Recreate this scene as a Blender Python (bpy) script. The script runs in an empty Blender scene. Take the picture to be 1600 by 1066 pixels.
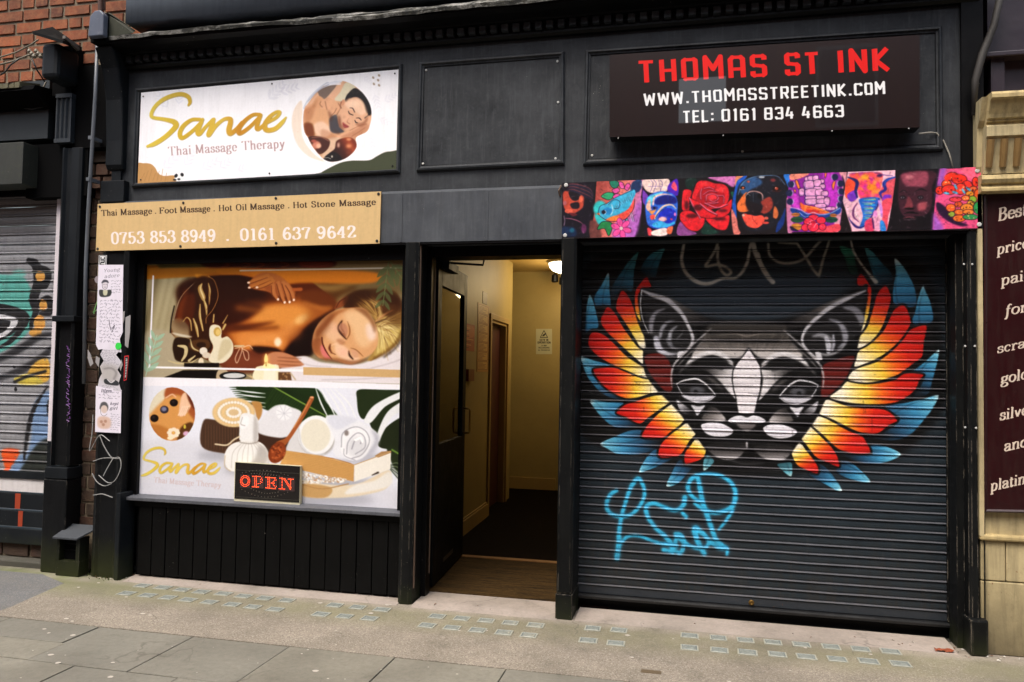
import bpy, math, random
import numpy as np
from mathutils import Matrix, Vector
SC=bpy.context.scene; COL=SC.collection
# ---------------------------------------------------------------- camera numbers (measured from the street)
CX,CY,CZ=0.82,-5.0,1.532; YAW,PIT,ROL,FPX=-.226,.040,.017,1227.2
_F=np.array([math.sin(YAW)*math.cos(PIT),math.cos(YAW)*math.cos(PIT),math.sin(PIT)])
_R=np.array([math.cos(YAW),-math.sin(YAW),0.]); _U=np.cross(_R,_F)
_R2=_R*math.cos(ROL)+_U*math.sin(ROL); _U2=-_R*math.sin(ROL)+_U*math.cos(ROL)
_C=np.array([CX,CY,CZ])
def at(px,py,y=0.):
    "point of the photograph -> place on the upright plane y"
    d=_F+_R2*(px-800)/FPX-_U2*(py-533)/FPX
    return _C+d*((y-CY)/d[1])
def gnd(px,py,z=0.):
    d=_F+_R2*(px-800)/FPX-_U2*(py-533)/FPX
    return _C+d*((z-CZ)/d[2])
def proj(x,y,z):
    d=np.array([x,y,z])-_C; w=d@_F
    return 800+FPX*(d@_R2)/w, 533-FPX*(d@_U2)/w
# ---------------------------------------------------------------- a small painter for flat print and spray paint
def homog(src,dst):
    A=[];b=[]
    for (x,y),(u,v) in zip(src,dst):
        A.append([x,y,1,0,0,0,-u*x,-u*y]); b.append(u)
        A.append([0,0,0,x,y,1,-v*x,-v*y]); b.append(v)
    h=np.linalg.solve(np.array(A,float),np.array(b,float)); return np.append(h,1).reshape(3,3)
def catmull(P,closed=False,n=6):
    P=np.asarray(P,float); m=len(P)
    if m<3: return P
    out=[]
    rng_=range(m) if closed else range(m-1)
    for i in rng_:
        p0=P[(i-1)%m] if closed or i>0 else 2*P[0]-P[1]
        p1=P[i]; p2=P[(i+1)%m]
        p3=P[(i+2)%m] if closed or i+2<m else 2*P[-1]-P[-2]
        for t in np.linspace(0,1,n,endpoint=False):
            out.append(.5*((2*p1)+(-p0+p2)*t+(2*p0-5*p1+4*p2-p3)*t*t+(-p0+3*p1-3*p2+p3)*t**3))
    if not closed: out.append(P[-1])
    return np.array(out)
def boxblur(m,r):
    for ax in (0,1):
        for _ in range(2):
            k=max(1,int(round(r*.85)))
            p=np.pad(m,[(k+1,k) if a==ax else (0,0) for a in (0,1)],mode='edge')
            c=np.cumsum(p,axis=ax)
            n=2*k+1
            a=np.take(c,range(n,c.shape[ax]),axis=ax); b=np.take(c,range(0,c.shape[ax]-n),axis=ax)
            m=(a-b)/n
    return m
def boxblur3(im,r): return np.stack([boxblur(im[...,i],r) for i in range(3)],-1).astype(np.float32)
class Art:
    def __init__(s,name,W,H,bg,quad):
        s.name,s.W,s.H=name,W,H
        s.img=np.empty((H,W,3),np.float32); s.img[:]=np.array(bg,np.float32)/255
        s.M=homog(quad,[(0,0),(W,0),(W,H),(0,H)])
        q=np.array(quad,float); s.sc=W/(.5*(np.linalg.norm(q[1]-q[0])+np.linalg.norm(q[2]-q[3])))
        s.v(0,0,1); s.clip=None
    def v(s,ox,oy,k): s.o=(ox,oy); s.k=k; return s
    def T(s,P):
        P=np.asarray(P,float).reshape(-1,2); x=s.o[0]+P[:,0]*s.k; y=s.o[1]+P[:,1]*s.k
        q=s.M@np.stack([x,y,np.ones_like(x)]); return (q[:2]/q[2]).T
    def _comp(s,x0,y0,m,col,a,stops,g):
        H,W=m.shape; reg=s.img[y0:y0+H,x0:x0+W]
        if stops is not None:
            p0,p1=s.T(g); d=p1-p0; L=(d@d)+1e-9
            yy,xx=np.mgrid[y0:y0+H,x0:x0+W]
            t=np.clip(((xx-p0[0])*d[0]+(yy-p0[1])*d[1])/L,0,1)
            ts=[q[0] for q in stops]; cs=np.array([q[1] for q in stops],float)/255
            c=np.stack([np.interp(t,ts,cs[:,i]) for i in range(3)],-1)
        else: c=np.array(col,np.float32)/255
        mm=m*a
        if s.clip is not None: mm=mm*s.clip[y0:y0+H,x0:x0+W]
        reg[:]=reg*(1-mm[...,None])+c*mm[...,None]
    def mask(s,P,blur=0):
        pad=int(blur*2.2)+2
        x0=max(0,int(P[:,0].min())-pad); x1=min(s.W,int(P[:,0].max())+pad+2)
        y0=max(0,int(P[:,1].min())-pad); y1=min(s.H,int(P[:,1].max())+pad+2)
        if x1<=x0 or y1<=y0: return None
        h,w=(y1-y0)*2,(x1-x0)*2
        ins=np.zeros((h,w),bool); xs=(np.arange(w)+.5)/2+x0; ys=(np.arange(h)+.5)/2+y0
        n=len(P)
        for i in range(n):
            xa,ya=P[i]; xb,yb=P[(i+1)%n]
            if ya==yb: continue
            lo,hi=(ya,yb) if ya<yb else (yb,ya)
            r0=max(0,int(math.ceil((lo-y0)*2-.5))); r1=min(h,int(math.ceil((hi-y0)*2-.5)))
            if r1<=r0: continue
            xc=xa+(ys[r0:r1]-ya)*(xb-xa)/(yb-ya)
            ins[r0:r1]^=xs[None,:]>xc[:,None]
        m=ins.reshape(h//2,2,w//2,2).mean((1,3)).astype(np.float32)
        if blur>.4: m=boxblur(m,blur)
        return x0,y0,m
    def p(s,P,col=None,b=0,sm=True,a=1,st=None,g=None):
        "filled shape; b blur and all lengths in the current view's units"
        Q=s.T(catmull(P,True) if sm and len(P)>2 else P)
        r=s.mask(Q,b*s.k*s.sc)
        if r: s._comp(r[0],r[1],r[2],col,a,st,g)
        return s
    def e(s,cx,cy,rx,ry,col=None,b=0,a=1,rot=0,st=None,g=None):
        t=np.linspace(0,2*math.pi,28,endpoint=False); c,q=math.cos(math.radians(rot)),math.sin(math.radians(rot))
        x=rx*np.cos(t); y=ry*np.sin(t)
        return s.p(np.stack([cx+x*c-y*q,cy+x*q+y*c],-1),col,b,False,a,st,g)
    def l(s,P,w,col=None,b=0,sm=True,a=1,closed=False,st=None,g=None,nib=None):
        "line; w one width or one per point"
        P=np.asarray(P,float); 
        ww=np.full(len(P),w,float) if np.isscalar(w) else np.asarray(w,float)
        if closed and not sm: P=np.vstack([P,P[:1]]); ww=np.append(ww,ww[0])
        if sm and len(P)>2:
            ww=catmull(np.stack([ww,ww*0],-1),closed)[:,0]; P=catmull(P,closed)
            if closed: P=np.vstack([P,P[:1]]); ww=np.append(ww,ww[0])
        Q=s.T(P); ww=ww*s.k*s.sc; bl=b*s.k*s.sc
        return s._line(Q,ww,col,bl,a,st,g,nib)
    def _line(s,Q,ww,col,bl,a,st=None,g=None,nib=None,flat=False):
        pad=int(ww.max()/2+bl*2.2)+2
        x0=max(0,int(Q[:,0].min())-pad); x1=min(s.W,int(Q[:,0].max())+pad+2)
        y0=max(0,int(Q[:,1].min())-pad); y1=min(s.H,int(Q[:,1].max())+pad+2)
        if x1<=x0 or y1<=y0: return s
        m=np.zeros((y1-y0,x1-x0),np.float32)
        for i in range(len(Q)-1):
            ax,ay=Q[i]; bx,by=Q[i+1]; wa,wb=ww[i],ww[i+1]
            dx,dy=bx-ax,by-ay; L=dx*dx+dy*dy
            if nib is not None:
                f=nib+(1-nib)*abs(dy)/(math.sqrt(L)+1e-9); wa*=f; wb*=f
            q=int(max(wa,wb)/2)+2
            u0=max(x0,int(min(ax,bx))-q); u1=min(x1,int(max(ax,bx))+q+2); v0=max(y0,int(min(ay,by))-q); v1=min(y1,int(max(ay,by))+q+2)
            if u1<=u0 or v1<=v0: continue
            yy,xx=np.mgrid[v0:v1,u0:u1]; xx=xx+.5; yy=yy+.5
            t0=((xx-ax)*dx+(yy-ay)*dy)/(L+1e-9); t=np.clip(t0,0,1)
            d=np.hypot(xx-ax-t*dx,yy-ay-t*dy)
            mm=np.clip((wa+(wb-wa)*t)/2-d+.5,0,1)
            if flat:
                ln=math.sqrt(L)
                if i==0: mm*=np.clip(t0*ln+.5,0,1)
                if i==len(Q)-2: mm*=np.clip((1-t0)*ln+.5,0,1)
            sub=m[v0-y0:v1-y0,u0-x0:u1-x0]; np.maximum(sub,mm,out=sub)
        if bl>.4: m=boxblur(m,bl)
        s._comp(x0,y0,m,col,a,st,g); return s
    def setclip(s,P=None,sm=True):
        if P is None: s.clip=None; return s
        c=np.zeros((s.H,s.W),np.float32); r=s.mask(s.T(catmull(P,True) if sm else P))
        c[r[1]:r[1]+r[2].shape[0],r[0]:r[0]+r[2].shape[1]]=r[2]; s.clip=c; return s
    def noise(s,amp=.03,scale=6,seed=0,rgb=False):
        r=np.random.default_rng(seed); h,w=s.H//scale+3,s.W//scale+3
        n=r.normal(0,1,(h,w)).repeat(scale,0).repeat(scale,1)[:s.H,:s.W]; n=boxblur(n,scale/2)
        s.img*=(1+amp*n)[...,None]; return s
    def text(s,t,p0,p1,h,font='serif',col=(0,0,0),w=.15,nib=.3,slant=0,b=0,a=1,st=None,g=None,sp=0.08):
        "words along p0-p1 (baseline, in view units), capital height h"
        tot=sum(glyph(c,font)[0]+sp for c in t)-sp
        p0=np.array(p0,float); p1=np.array(p1,float); d=(p1-p0); sx=np.linalg.norm(d)/tot; d=d/np.linalg.norm(d); up=np.array([d[1],-d[0]])
        if up[1]>0: up=-up
        x=0
        for c in t:
            adv,str_=glyph(c,font)
            for sm,P in str_:
                P=np.array(P,float)
                if sm: P=catmull(P,sm==2)
                if sm==2: P=np.vstack([P,P[:1]])
                Q=p0+np.outer((x+P[:,0])*sx+P[:,1]*slant*h,d)+np.outer(P[:,1]*h,up)
                Q=s.T(Q); s._line(Q,np.full(len(Q),w*h*s.k*s.sc),col,b*s.k*s.sc,a,st,g,nib,sm!=2)
            x+=adv+sp
        return s
def _parse(txt):
    G={}
    for ln in txt.strip().splitlines():
        f=ln.split('|'); ch=f[0] or ' '; adv=float(f[1]); L=[]
        for q in f[2:]:
            q=q.strip()
            if not q: continue
            sm={'L':0,'S':1,'O':2}[q[0]]; n=[float(v) for v in q[1:].split()]
            L.append((sm,list(zip(n[0::2],n[1::2]))))
        G[ch]=(adv,L)
    return G
# letters as pen paths: x y pairs, capital height 1 (L straight, S curved, O closed curve)
SERIF=_parse('''
 |.3|
.|.26|L.13 0 .13 .15
T|.78|L.39 .98 .39 .02|L.04 .97 .74 .97|L.05 .97 .03 .8|L.73 .97 .75 .8|L.25 .01 .53 .01
h|.62|L.14 1 .14 .02|L.02 .99 .14 .99|L.02 .01 .26 .01|S.14 .48 .28 .63 .42 .62 .48 .48 .48 .02|L.36 .01 .6 .01
a|.56|S.09 .5 .12 .6 .26 .65 .4 .58 .42 .42 .42 .14 .46 .02 .56 .05|S.42 .4 .22 .34 .08 .18 .16 .02 .32 .03 .42 .14
i|.3|L.15 .64 .15 .02|L.04 .63 .15 .63|L.03 .01 .27 .01|L.15 .82 .15 .97
M|.94|L.14 .98 .14 .02|L.14 .98 .45 .05|L.45 .05 .78 .98|L.78 .98 .78 .02|L.02 .98 .16 .98|L.78 .98 .92 .98|L.02 .01 .26 .01|L.66 .01 .92 .01
s|.46|S.38 .48 .34 .62 .2 .64 .09 .55 .12 .42 .26 .35 .38 .26 .39 .1 .25 .01 .1 .05 .06 .2
g|.56|O.26 .64 .42 .54 .4 .32 .26 .24 .12 .34 .1 .54|S.4 .58 .46 .66 .55 .64|S.16 .27 .08 .16 .16 .08 .36 .06 .48 -.04 .46 -.2 .26 -.28 .08 -.22 .06 -.08 .18 .04
e|.52|S.09 .36 .46 .37 .42 .57 .27 .65 .12 .54 .08 .32 .14 .08 .3 .01 .46 .12
F|.66|L.16 .98 .16 .02|L.03 .98 .62 .98|L.62 .98 .63 .78|L.16 .52 .44 .52|L.44 .62 .44 .42|L.03 .01 .32 .01
o|.56|O.28 .65 .47 .52 .48 .2 .28 .01 .08 .2 .09 .52
t|.36|S.16 .86 .16 .12 .22 .02 .34 .08|L.02 .64 .32 .64
H|.86|L.16 .98 .16 .02|L.7 .98 .7 .02|L.16 .51 .7 .51|L.03 .98 .3 .98|L.57 .98 .84 .98|L.03 .01 .3 .01|L.57 .01 .84 .01
O|.82|O.41 1 .68 .82 .72 .5 .67 .17 .41 0 .15 .17 .1 .5 .14 .82
l|.3|L.15 1 .15 .02|L.04 .99 .15 .99|L.03 .01 .27 .01
S|.6|S.5 .74 .46 .94 .28 1 .12 .9 .12 .68 .3 .54 .5 .4 .52 .14 .32 0 .12 .06 .07 .28
n|.62|L.14 .64 .14 .02|L.02 .63 .14 .63|L.02 .01 .26 .01|S.14 .48 .28 .63 .42 .62 .48 .48 .48 .02|L.36 .01 .6 .01
r|.44|L.14 .64 .14 .02|L.02 .63 .14 .63|L.02 .01 .28 .01|S.14 .44 .24 .6 .34 .64 .4 .56
p|.6|L.14 .64 .14 -.3|L.02 .63 .14 .63|L.02 -.3 .27 -.3|S.14 .5 .28 .64 .46 .55 .5 .32 .44 .08 .28 0 .14 .12
y|.56|L.08 .64 .28 .04|S.48 .64 .28 .04 .2 -.2 .08 -.28 .04 -.2|L.0 .63 .2 .63|L.38 .63 .56 .63
0|.6|O.3 1 .49 .84 .52 .5 .48 .15 .3 0 .12 .15 .08 .5 .11 .84
1|.5|L.27 .98 .27 .02|L.1 .9 .27 .98|L.1 .01 .44 .01
2|.6|S.1 .74 .16 .94 .32 1 .48 .88 .46 .64 .28 .38 .08 .04|L.08 .04 .52 .04|L.52 .04 .53 .24
3|.6|S.1 .78 .16 .95 .32 1 .47 .86 .44 .62 .26 .54|S.26 .54 .48 .44 .52 .22 .4 .04 .22 0 .08 .1 .08 .24
4|.6|L.4 .98 .4 .02|L.4 .98 .04 .3|L.04 .3 .56 .3|L.26 .01 .54 .01
5|.6|L.12 .97 .48 .97|L.13 .97 .12 .52|S.12 .52 .28 .62 .48 .5 .5 .22 .34 .02 .14 .04 .08 .2
6|.6|S.46 .86 .34 1 .18 .84 .1 .5 .14 .14 .32 0 .5 .14 .5 .42 .34 .58 .12 .4
7|.58|L.06 .96 .52 .96|L.06 .96 .05 .76|S.52 .96 .34 .5 .26 .02
8|.6|O.3 1 .47 .88 .46 .66 .3 .54 .13 .66 .13 .88|O.3 .54 .5 .38 .5 .14 .3 0 .1 .14 .1 .38
9|.6|S.14 .14 .26 0 .42 .16 .5 .5 .46 .86 .28 1 .1 .86 .1 .58 .26 .42 .48 .6
B|.66|L.16 .98 .16 .02|S.04 .98 .4 .98 .52 .78 .4 .56 .16 .54|S.16 .54 .46 .5 .58 .28 .44 .03 .04 .01
Y|.7|L.06 .98 .35 .5|L.64 .98 .35 .5|L.35 .5 .35 .02
I|.4|L.2 .98 .2 .02|L.06 .98 .34 .98|L.06 .01 .34 .01
k|.6|L.14 1 .14 .02|L.46 .62 .14 .28|L.24 .38 .52 .02
c|.5|S.42 .5 .36 .63 .24 .64 .1 .5 .09 .2 .24 .01 .42 .12
d|.6|L.46 1 .46 .1|S.46 .1 .5 .0 .58 .04|S.46 .54 .3 .65 .12 .52 .09 .2 .24 .01 .46 .14
f|.38|S.4 .94 .3 1 .2 .88 .16 .6 .14 0 .08 -.24 -.04 -.26|L.04 .64 .34 .64
v|.54|L.08 .64 .26 .02|L.26 .02 .46 .64
u|.6|S.12 .64 .12 .14 .24 .01 .44 .14|L.46 .64 .46 .1|L.46 .1 .56 .04
m|.9|L.12 .64 .12 .02|S.12 .46 .28 .64 .4 .54 .4 .02|S.4 .46 .56 .64 .7 .54 .7 .02
''')
TECH=_parse('''
 |.5|
.|.24|L.12 0 .12 .17
:|.24|L.12 .1 .12 .27|L.12 .56 .12 .73
T|.62|L.02 .93 .6 .93|L.31 .93 .31 0
H|.64|L.08 1 .08 0|L.56 1 .56 0|L.08 .5 .56 .5
O|.64|L.08 .12 .08 .88 .14 .94 .5 .94 .56 .88 .56 .12 .5 .06 .14 .06 .08 .12
M|.78|L.08 0 .08 1 .39 .46 .7 1 .7 0
A|.66|L.08 0 .08 .84 .16 .94 .5 .94 .58 .84 .58 0|L.08 .4 .58 .4
S|.64|L.56 .76 .56 .88 .5 .94 .14 .94 .08 .88 .08 .6 .14 .53 .5 .47 .56 .4 .56 .12 .5 .06 .14 .06 .08 .12 .08 .26
I|.2|L.1 1 .1 0
N|.66|L.08 0 .08 .97 .58 .03 .58 1
K|.64|L.08 1 .08 0|L.56 1 .1 .48 .58 0
W|.86|L.06 1 .2 .04 .43 .8 .66 .04 .8 1
R|.64|L.08 0 .08 .94 .5 .94 .56 .88 .56 .56 .5 .47 .08 .47|L.34 .47 .58 0
E|.58|L.56 .94 .08 .94 .08 .06 .56 .06|L.08 .5 .5 .5
C|.62|L.56 .76 .56 .88 .5 .94 .14 .94 .08 .88 .08 .12 .14 .06 .5 .06 .56 .12 .56 .26
L|.56|L.08 1 .08 .06 .54 .06
0|.64|L.08 .12 .08 .88 .14 .94 .5 .94 .56 .88 .56 .12 .5 .06 .14 .06 .08 .12
1|.36|L.06 .86 .22 .94 .22 0
6|.64|L.54 .8 .54 .88 .48 .94 .14 .94 .08 .88 .08 .12 .14 .06 .5 .06 .56 .12 .56 .46 .5 .52 .08 .52
8|.64|L.12 .94 .52 .94 .55 .9 .55 .56 .5 .51 .14 .51 .09 .56 .09 .9 .12 .94|L.14 .51 .08 .46 .08 .12 .14 .06 .5 .06 .56 .12 .56 .46 .5 .51
3|.64|L.09 .8 .09 .9 .14 .94 .5 .94 .55 .9 .55 .56 .5 .51 .2 .51|L.5 .51 .56 .46 .56 .12 .5 .06 .14 .06 .08 .12 .08 .24
4|.64|L.24 1 .06 .3 .6 .3|L.44 .6 .44 0
P|.6|L.08 0 .08 .94 .5 .94 .56 .88 .56 .52 .5 .45 .08 .45
G|.64|L.56 .76 .56 .88 .5 .94 .14 .94 .08 .88 .08 .12 .14 .06 .5 .06 .56 .12 .56 .48 .34 .48
D|.64|L.08 .06 .08 .94 .46 .94 .56 .82 .56 .18 .46 .06 .08 .06
2|.64|L.08 .78 .08 .88 .14 .94 .5 .94 .56 .88 .56 .62 .1 .12 .1 .06 .58 .06
U|.64|L.08 1 .08 .12 .14 .06 .5 .06 .56 .12 .56 1
V|.62|L.05 1 .31 .02 .57 1
''')
def glyph(c,font):
    G=SERIF if font=='serif' else TECH
    return G.get(c,G['o'] if font=='serif' and c.islower() else G['O'])
# ---------------------------------------------------------------- camera, sky, sun, exposure
cam=bpy.data.cameras.new('camera'); cam.sensor_width=36; cam.lens=36*FPX/1600; cam.clip_end=600; cam.clip_start=.05
camo=bpy.data.objects.new('camera',cam); COL.objects.link(camo)
_m=Matrix(((_R2[0],_U2[0],-_F[0],CX),(_R2[1],_U2[1],-_F[1],CY),(_R2[2],_U2[2],-_F[2],CZ),(0,0,0,1))); camo.matrix_world=_m
SC.camera=camo
SUN_EL,SUN_AZ=62,200          # degrees; azimuth clockwise from +y, the light comes over the roofs across the street
w=bpy.data.worlds.new('World'); SC.world=w; w.use_nodes=True; nt=w.node_tree
bg=nt.nodes['Background']; sk=nt.nodes.new('ShaderNodeTexSky'); sk.sky_type='NISHITA'; sk.sun_disc=False
sk.sun_elevation=math.radians(SUN_EL); sk.sun_rotation=math.radians(SUN_AZ); sk.air_density=1.6; sk.dust_density=5; sk.ozone_density=1.2
nt.links.new(sk.outputs[0],bg.inputs[0]); bg.inputs[1].default_value=.12
sl=bpy.data.lights.new('sun','SUN'); sl.energy=1.1; sl.angle=math.radians(24); sl.color=(1,.965,.92)
so=bpy.data.objects.new('sun',sl); COL.objects.link(so)
_d=Vector((math.sin(math.radians(SUN_AZ))*math.cos(math.radians(SUN_EL)),math.cos(math.radians(SUN_AZ))*math.cos(math.radians(SUN_EL)),math.sin(math.radians(SUN_EL))))
so.rotation_euler=_d.to_track_quat('Z','Y').to_euler(); so.location=(0,-6,12)
vs=SC.view_settings; vs.view_transform='Standard'; vs.look='None'; vs.gamma=1; vs.exposure=1.33; vs.use_curve_mapping=False
SC.cycles.use_denoising=True; SC.cycles.max_bounces=8; SC.cycles.diffuse_bounces=4; SC.cycles.sample_clamp_indirect=6
# ---------------------------------------------------------------- building helpers
class MB:
    def __init__(s): s.v=[];s.f=[];s.uv=[];s.m=[]
    def face(s,P,uv=None,m=0):
        n=len(s.v); s.v+= [tuple(map(float,p)) for p in P]; s.f.append(tuple(range(n,n+len(P)))); s.uv.append(uv or [(0,0)]*len(P)); s.m.append(m); return s
    def box(s,x0,x1,y0,y1,z0,z1,m=0):
        if x0>x1:x0,x1=x1,x0
        if y0>y1:y0,y1=y1,y0
        if z0>z1:z0,z1=z1,z0
        P=[(x,y,z) for z in(z0,z1) for y in(y0,y1) for x in(x0,x1)]
        n=len(s.v); s.v+=P
        for q in ((0,1,5,4),(2,6,7,3),(0,4,6,2),(1,3,7,5),(4,5,7,6),(0,2,3,1)): s.f.append(tuple(n+i for i in q)); s.uv.append([(0,0)]*4); s.m.append(m)
        return s
    def hexa(s,A,B,m=0):
        "two loops of 4 points (front A clockwise seen from the street, back B)"
        n=len(s.v); s.v+=[tuple(map(float,p)) for p in list(A)+list(B)]
        for q in ((3,2,1,0),(4,5,6,7),(0,1,5,4),(1,2,6,5),(2,3,7,6),(3,0,4,7)): s.f.append(tuple(n+i for i in q)); s.uv.append([(0,0)]*4); s.m.append(m)
        return s
    def prism(s,prof,a,b,axis='x',m=0,closed=True):
        "extrude profile; axis x: prof=(y,z); axis z: prof=(x,y); axis y: prof=(x,z)"
        def P(t,p): return (t,p[0],p[1]) if axis=='x' else ((p[0],p[1],t) if axis=='z' else (p[0],t,p[1]))
        k=len(prof); n=len(s.v); s.v+=[P(a,p) for p in prof]+[P(b,p) for p in prof]
        for i in range(k if closed else k-1): j=(i+1)%k; s.f.append((n+i,n+j,n+k+j,n+k+i)); s.uv.append([(0,0)]*4); s.m.append(m)
        if closed:
            s.f.append(tuple(n+i for i in range(k))[::-1]); s.uv.append([(0,0)]*k); s.m.append(m)
            s.f.append(tuple(n+k+i for i in range(k))); s.uv.append([(0,0)]*k); s.m.append(m)
        return s
    def tube(s,pts,r,n=8,m=0,cap=True):
        pts=[Vector(p) for p in pts]; rr=r if hasattr(r,'__len__') else [r]*len(pts); base=len(s.v)
        for i,p in enumerate(pts):
            d=(pts[min(i+1,len(pts)-1)]-pts[max(i-1,0)]).normalized(); u=d.orthogonal().normalized() if i==0 else (s._u-d*s._u.dot(d)).normalized(); s._u=u; w=d.cross(u)
            for k in range(n): t=2*math.pi*k/n; s.v.append(tuple(p+(u*math.cos(t)+w*math.sin(t))*rr[i]))
        for i in range(len(pts)-1):
            for k in range(n): a=base+i*n+k; b=base+i*n+(k+1)%n; s.f.append((a,b,b+n,a+n)); s.uv.append([(0,0)]*4); s.m.append(m)
        if cap:
            for q in (tuple(base+k for k in range(n))[::-1],tuple(base+(len(pts)-1)*n+k for k in range(n))): s.f.append(q); s.uv.append([(0,0)]*n); s.m.append(m)
        return s
    def lathe(s,c,prof,n=20,axis='z',m=0,sx=1,sy=1):
        base=len(s.v)
        for r,h in prof:
            for k in range(n):
                t=2*math.pi*k/n; a,b=r*math.cos(t)*sx,r*math.sin(t)*sy
                s.v.append((c[0]+a,c[1]+b,c[2]+h) if axis=='z' else (c[0]+a,c[1]+h,c[2]+b))
        for i in range(len(prof)-1):
            for k in range(n): a=base+i*n+k; b=base+i*n+(k+1)%n; s.f.append((a,b,b+n,a+n)); s.uv.append([(0,0)]*4); s.m.append(m)
        s.f.append(tuple(base+k for k in range(n))[::-1]); s.uv.append([(0,0)]*n); s.m.append(m)
        e=base+(len(prof)-1)*n; s.f.append(tuple(e+k for k in range(n))); s.uv.append([(0,0)]*n); s.m.append(m)
        return s
    def obj(s,name,mat,parent=None,bev=0,smooth=False):
        me=bpy.data.meshes.new(name); me.from_pydata(s.v,[],s.f)
        ul=me.uv_layers.new(name='UV'); i=0
        flat=[c for q in s.uv for t in q for c in t]; ul.data.foreach_set('uv',flat)
        mats=mat if isinstance(mat,(list,tuple)) else [mat]
        for q in mats: me.materials.append(q)
        if len(mats)>1: me.polygons.foreach_set('material_index',s.m)
        me.update()
        import bmesh
        bm=bmesh.new(); bm.from_mesh(me); bmesh.ops.remove_doubles(bm,verts=bm.verts,dist=1e-5); bmesh.ops.recalc_face_normals(bm,faces=bm.faces); bm.to_mesh(me); bm.free()
        if smooth:
            me.polygons.foreach_set('use_smooth',[True]*len(me.polygons)); 
        o=bpy.data.objects.new(name,me); COL.objects.link(o)
        if parent: o.parent=parent
        if bev:
            b=o.modifiers.new('bevel','BEVEL'); b.width=bev; b.segments=2; b.limit_method='ANGLE'; b.angle_limit=math.radians(35)
        return o
def tag(o,label,cat,group=None):
    o['label']=label; o['category']=cat
    if group: o['group']=group
    return o
def thing(name,label,cat,group=None):
    o=bpy.data.objects.new(name,None); COL.objects.link(o); o.empty_display_size=.1; return tag(o,label,cat,group)
def struct(o): o['kind']='structure'; return o
def bx(name,mat,parent,x0,x1,y0,y1,z0,z1,bev=0): return MB().box(x0,x1,y0,y1,z0,z1).obj(name,mat,parent,bev)
# ---------------------------------------------------------------- materials
def lin(c):
    c=[v/255 for v in c[:3]]; return tuple((v/12.92 if v<=.04045 else ((v+.055)/1.055)**2.4) for v in c)+(1,)
class NT:
    def __init__(s,name):
        s.m=bpy.data.materials.new(name); s.m.use_nodes=True; s.t=s.m.node_tree; s.b=s.t.nodes['Principled BSDF']; s.L=s.t.links.new; s._p=None
    def n(s,t,**k):
        q=s.t.nodes.new('ShaderNode'+t)
        for a,b in k.items():
            if a in q.inputs: q.inputs[a].default_value=b
            else: setattr(q,a,b)
        return q
    @property
    def pos(s):
        if not s._p: s._p=s.n('NewGeometry').outputs['Position']
        return s._p
    def noise(s,scale,det=4,rough=.6,stretch=None,lo=0,hi=1,vec=None):
        v=vec or s.pos
        if stretch:
            mp=s.n('Mapping'); mp.inputs['Scale'].default_value=stretch; s.L(v,mp.inputs[0]); v=mp.outputs[0]
        q=s.n('TexNoise',Scale=scale,Detail=det,Roughness=rough); s.L(v,q.inputs['Vector'])
        return s.ramp(q.outputs[0],lo,hi)
    def ramp(s,v,lo,hi,a=0,b=1):
        r=s.n('MapRange'); r.inputs[1].default_value=lo; r.inputs[2].default_value=hi; r.inputs[3].default_value=a; r.inputs[4].default_value=b; s.L(v,r.inputs[0]); return r.outputs[0]
    def mix(s,f,a,b,mode='MIX'):
        q=s.n('Mix',data_type='RGBA',blend_type=mode)
        for i,v in ((0,f),(6,a),(7,b)):
            if hasattr(v,'links') or hasattr(v,'is_linked'): s.L(v,q.inputs[i])
            else: q.inputs[i].default_value=v if i==0 or len(v)==4 else lin(v)
        return q.outputs[2]
    def math(s,op,a,b=0):
        q=s.n('Math',operation=op)
        for i,v in ((0,a),(1,b)):
            if hasattr(v,'is_linked'): s.L(v,q.inputs[i])
            else: q.inputs[i].default_value=v
        return q.outputs[0]
    def bump(s,h,st=.3,dist=.01):
        q=s.n('Bump',Strength=st,Distance=dist); s.L(h,q.inputs['Height'])
        if s.b.inputs['Normal'].is_linked: s.L(s.b.inputs['Normal'].links[0].from_socket,q.inputs['Normal'])
        s.L(q.outputs[0],s.b.inputs['Normal'])
    def col(s,c):
        if hasattr(c,'is_linked'): s.L(c,s.b.inputs['Base Color'])
        else: s.b.inputs['Base Color'].default_value=c if len(c)==4 else lin(c)
    def rough(s,r):
        if hasattr(r,'is_linked'): s.L(r,s.b.inputs['Roughness'])
        else: s.b.inputs['Roughness'].default_value=r
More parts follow.
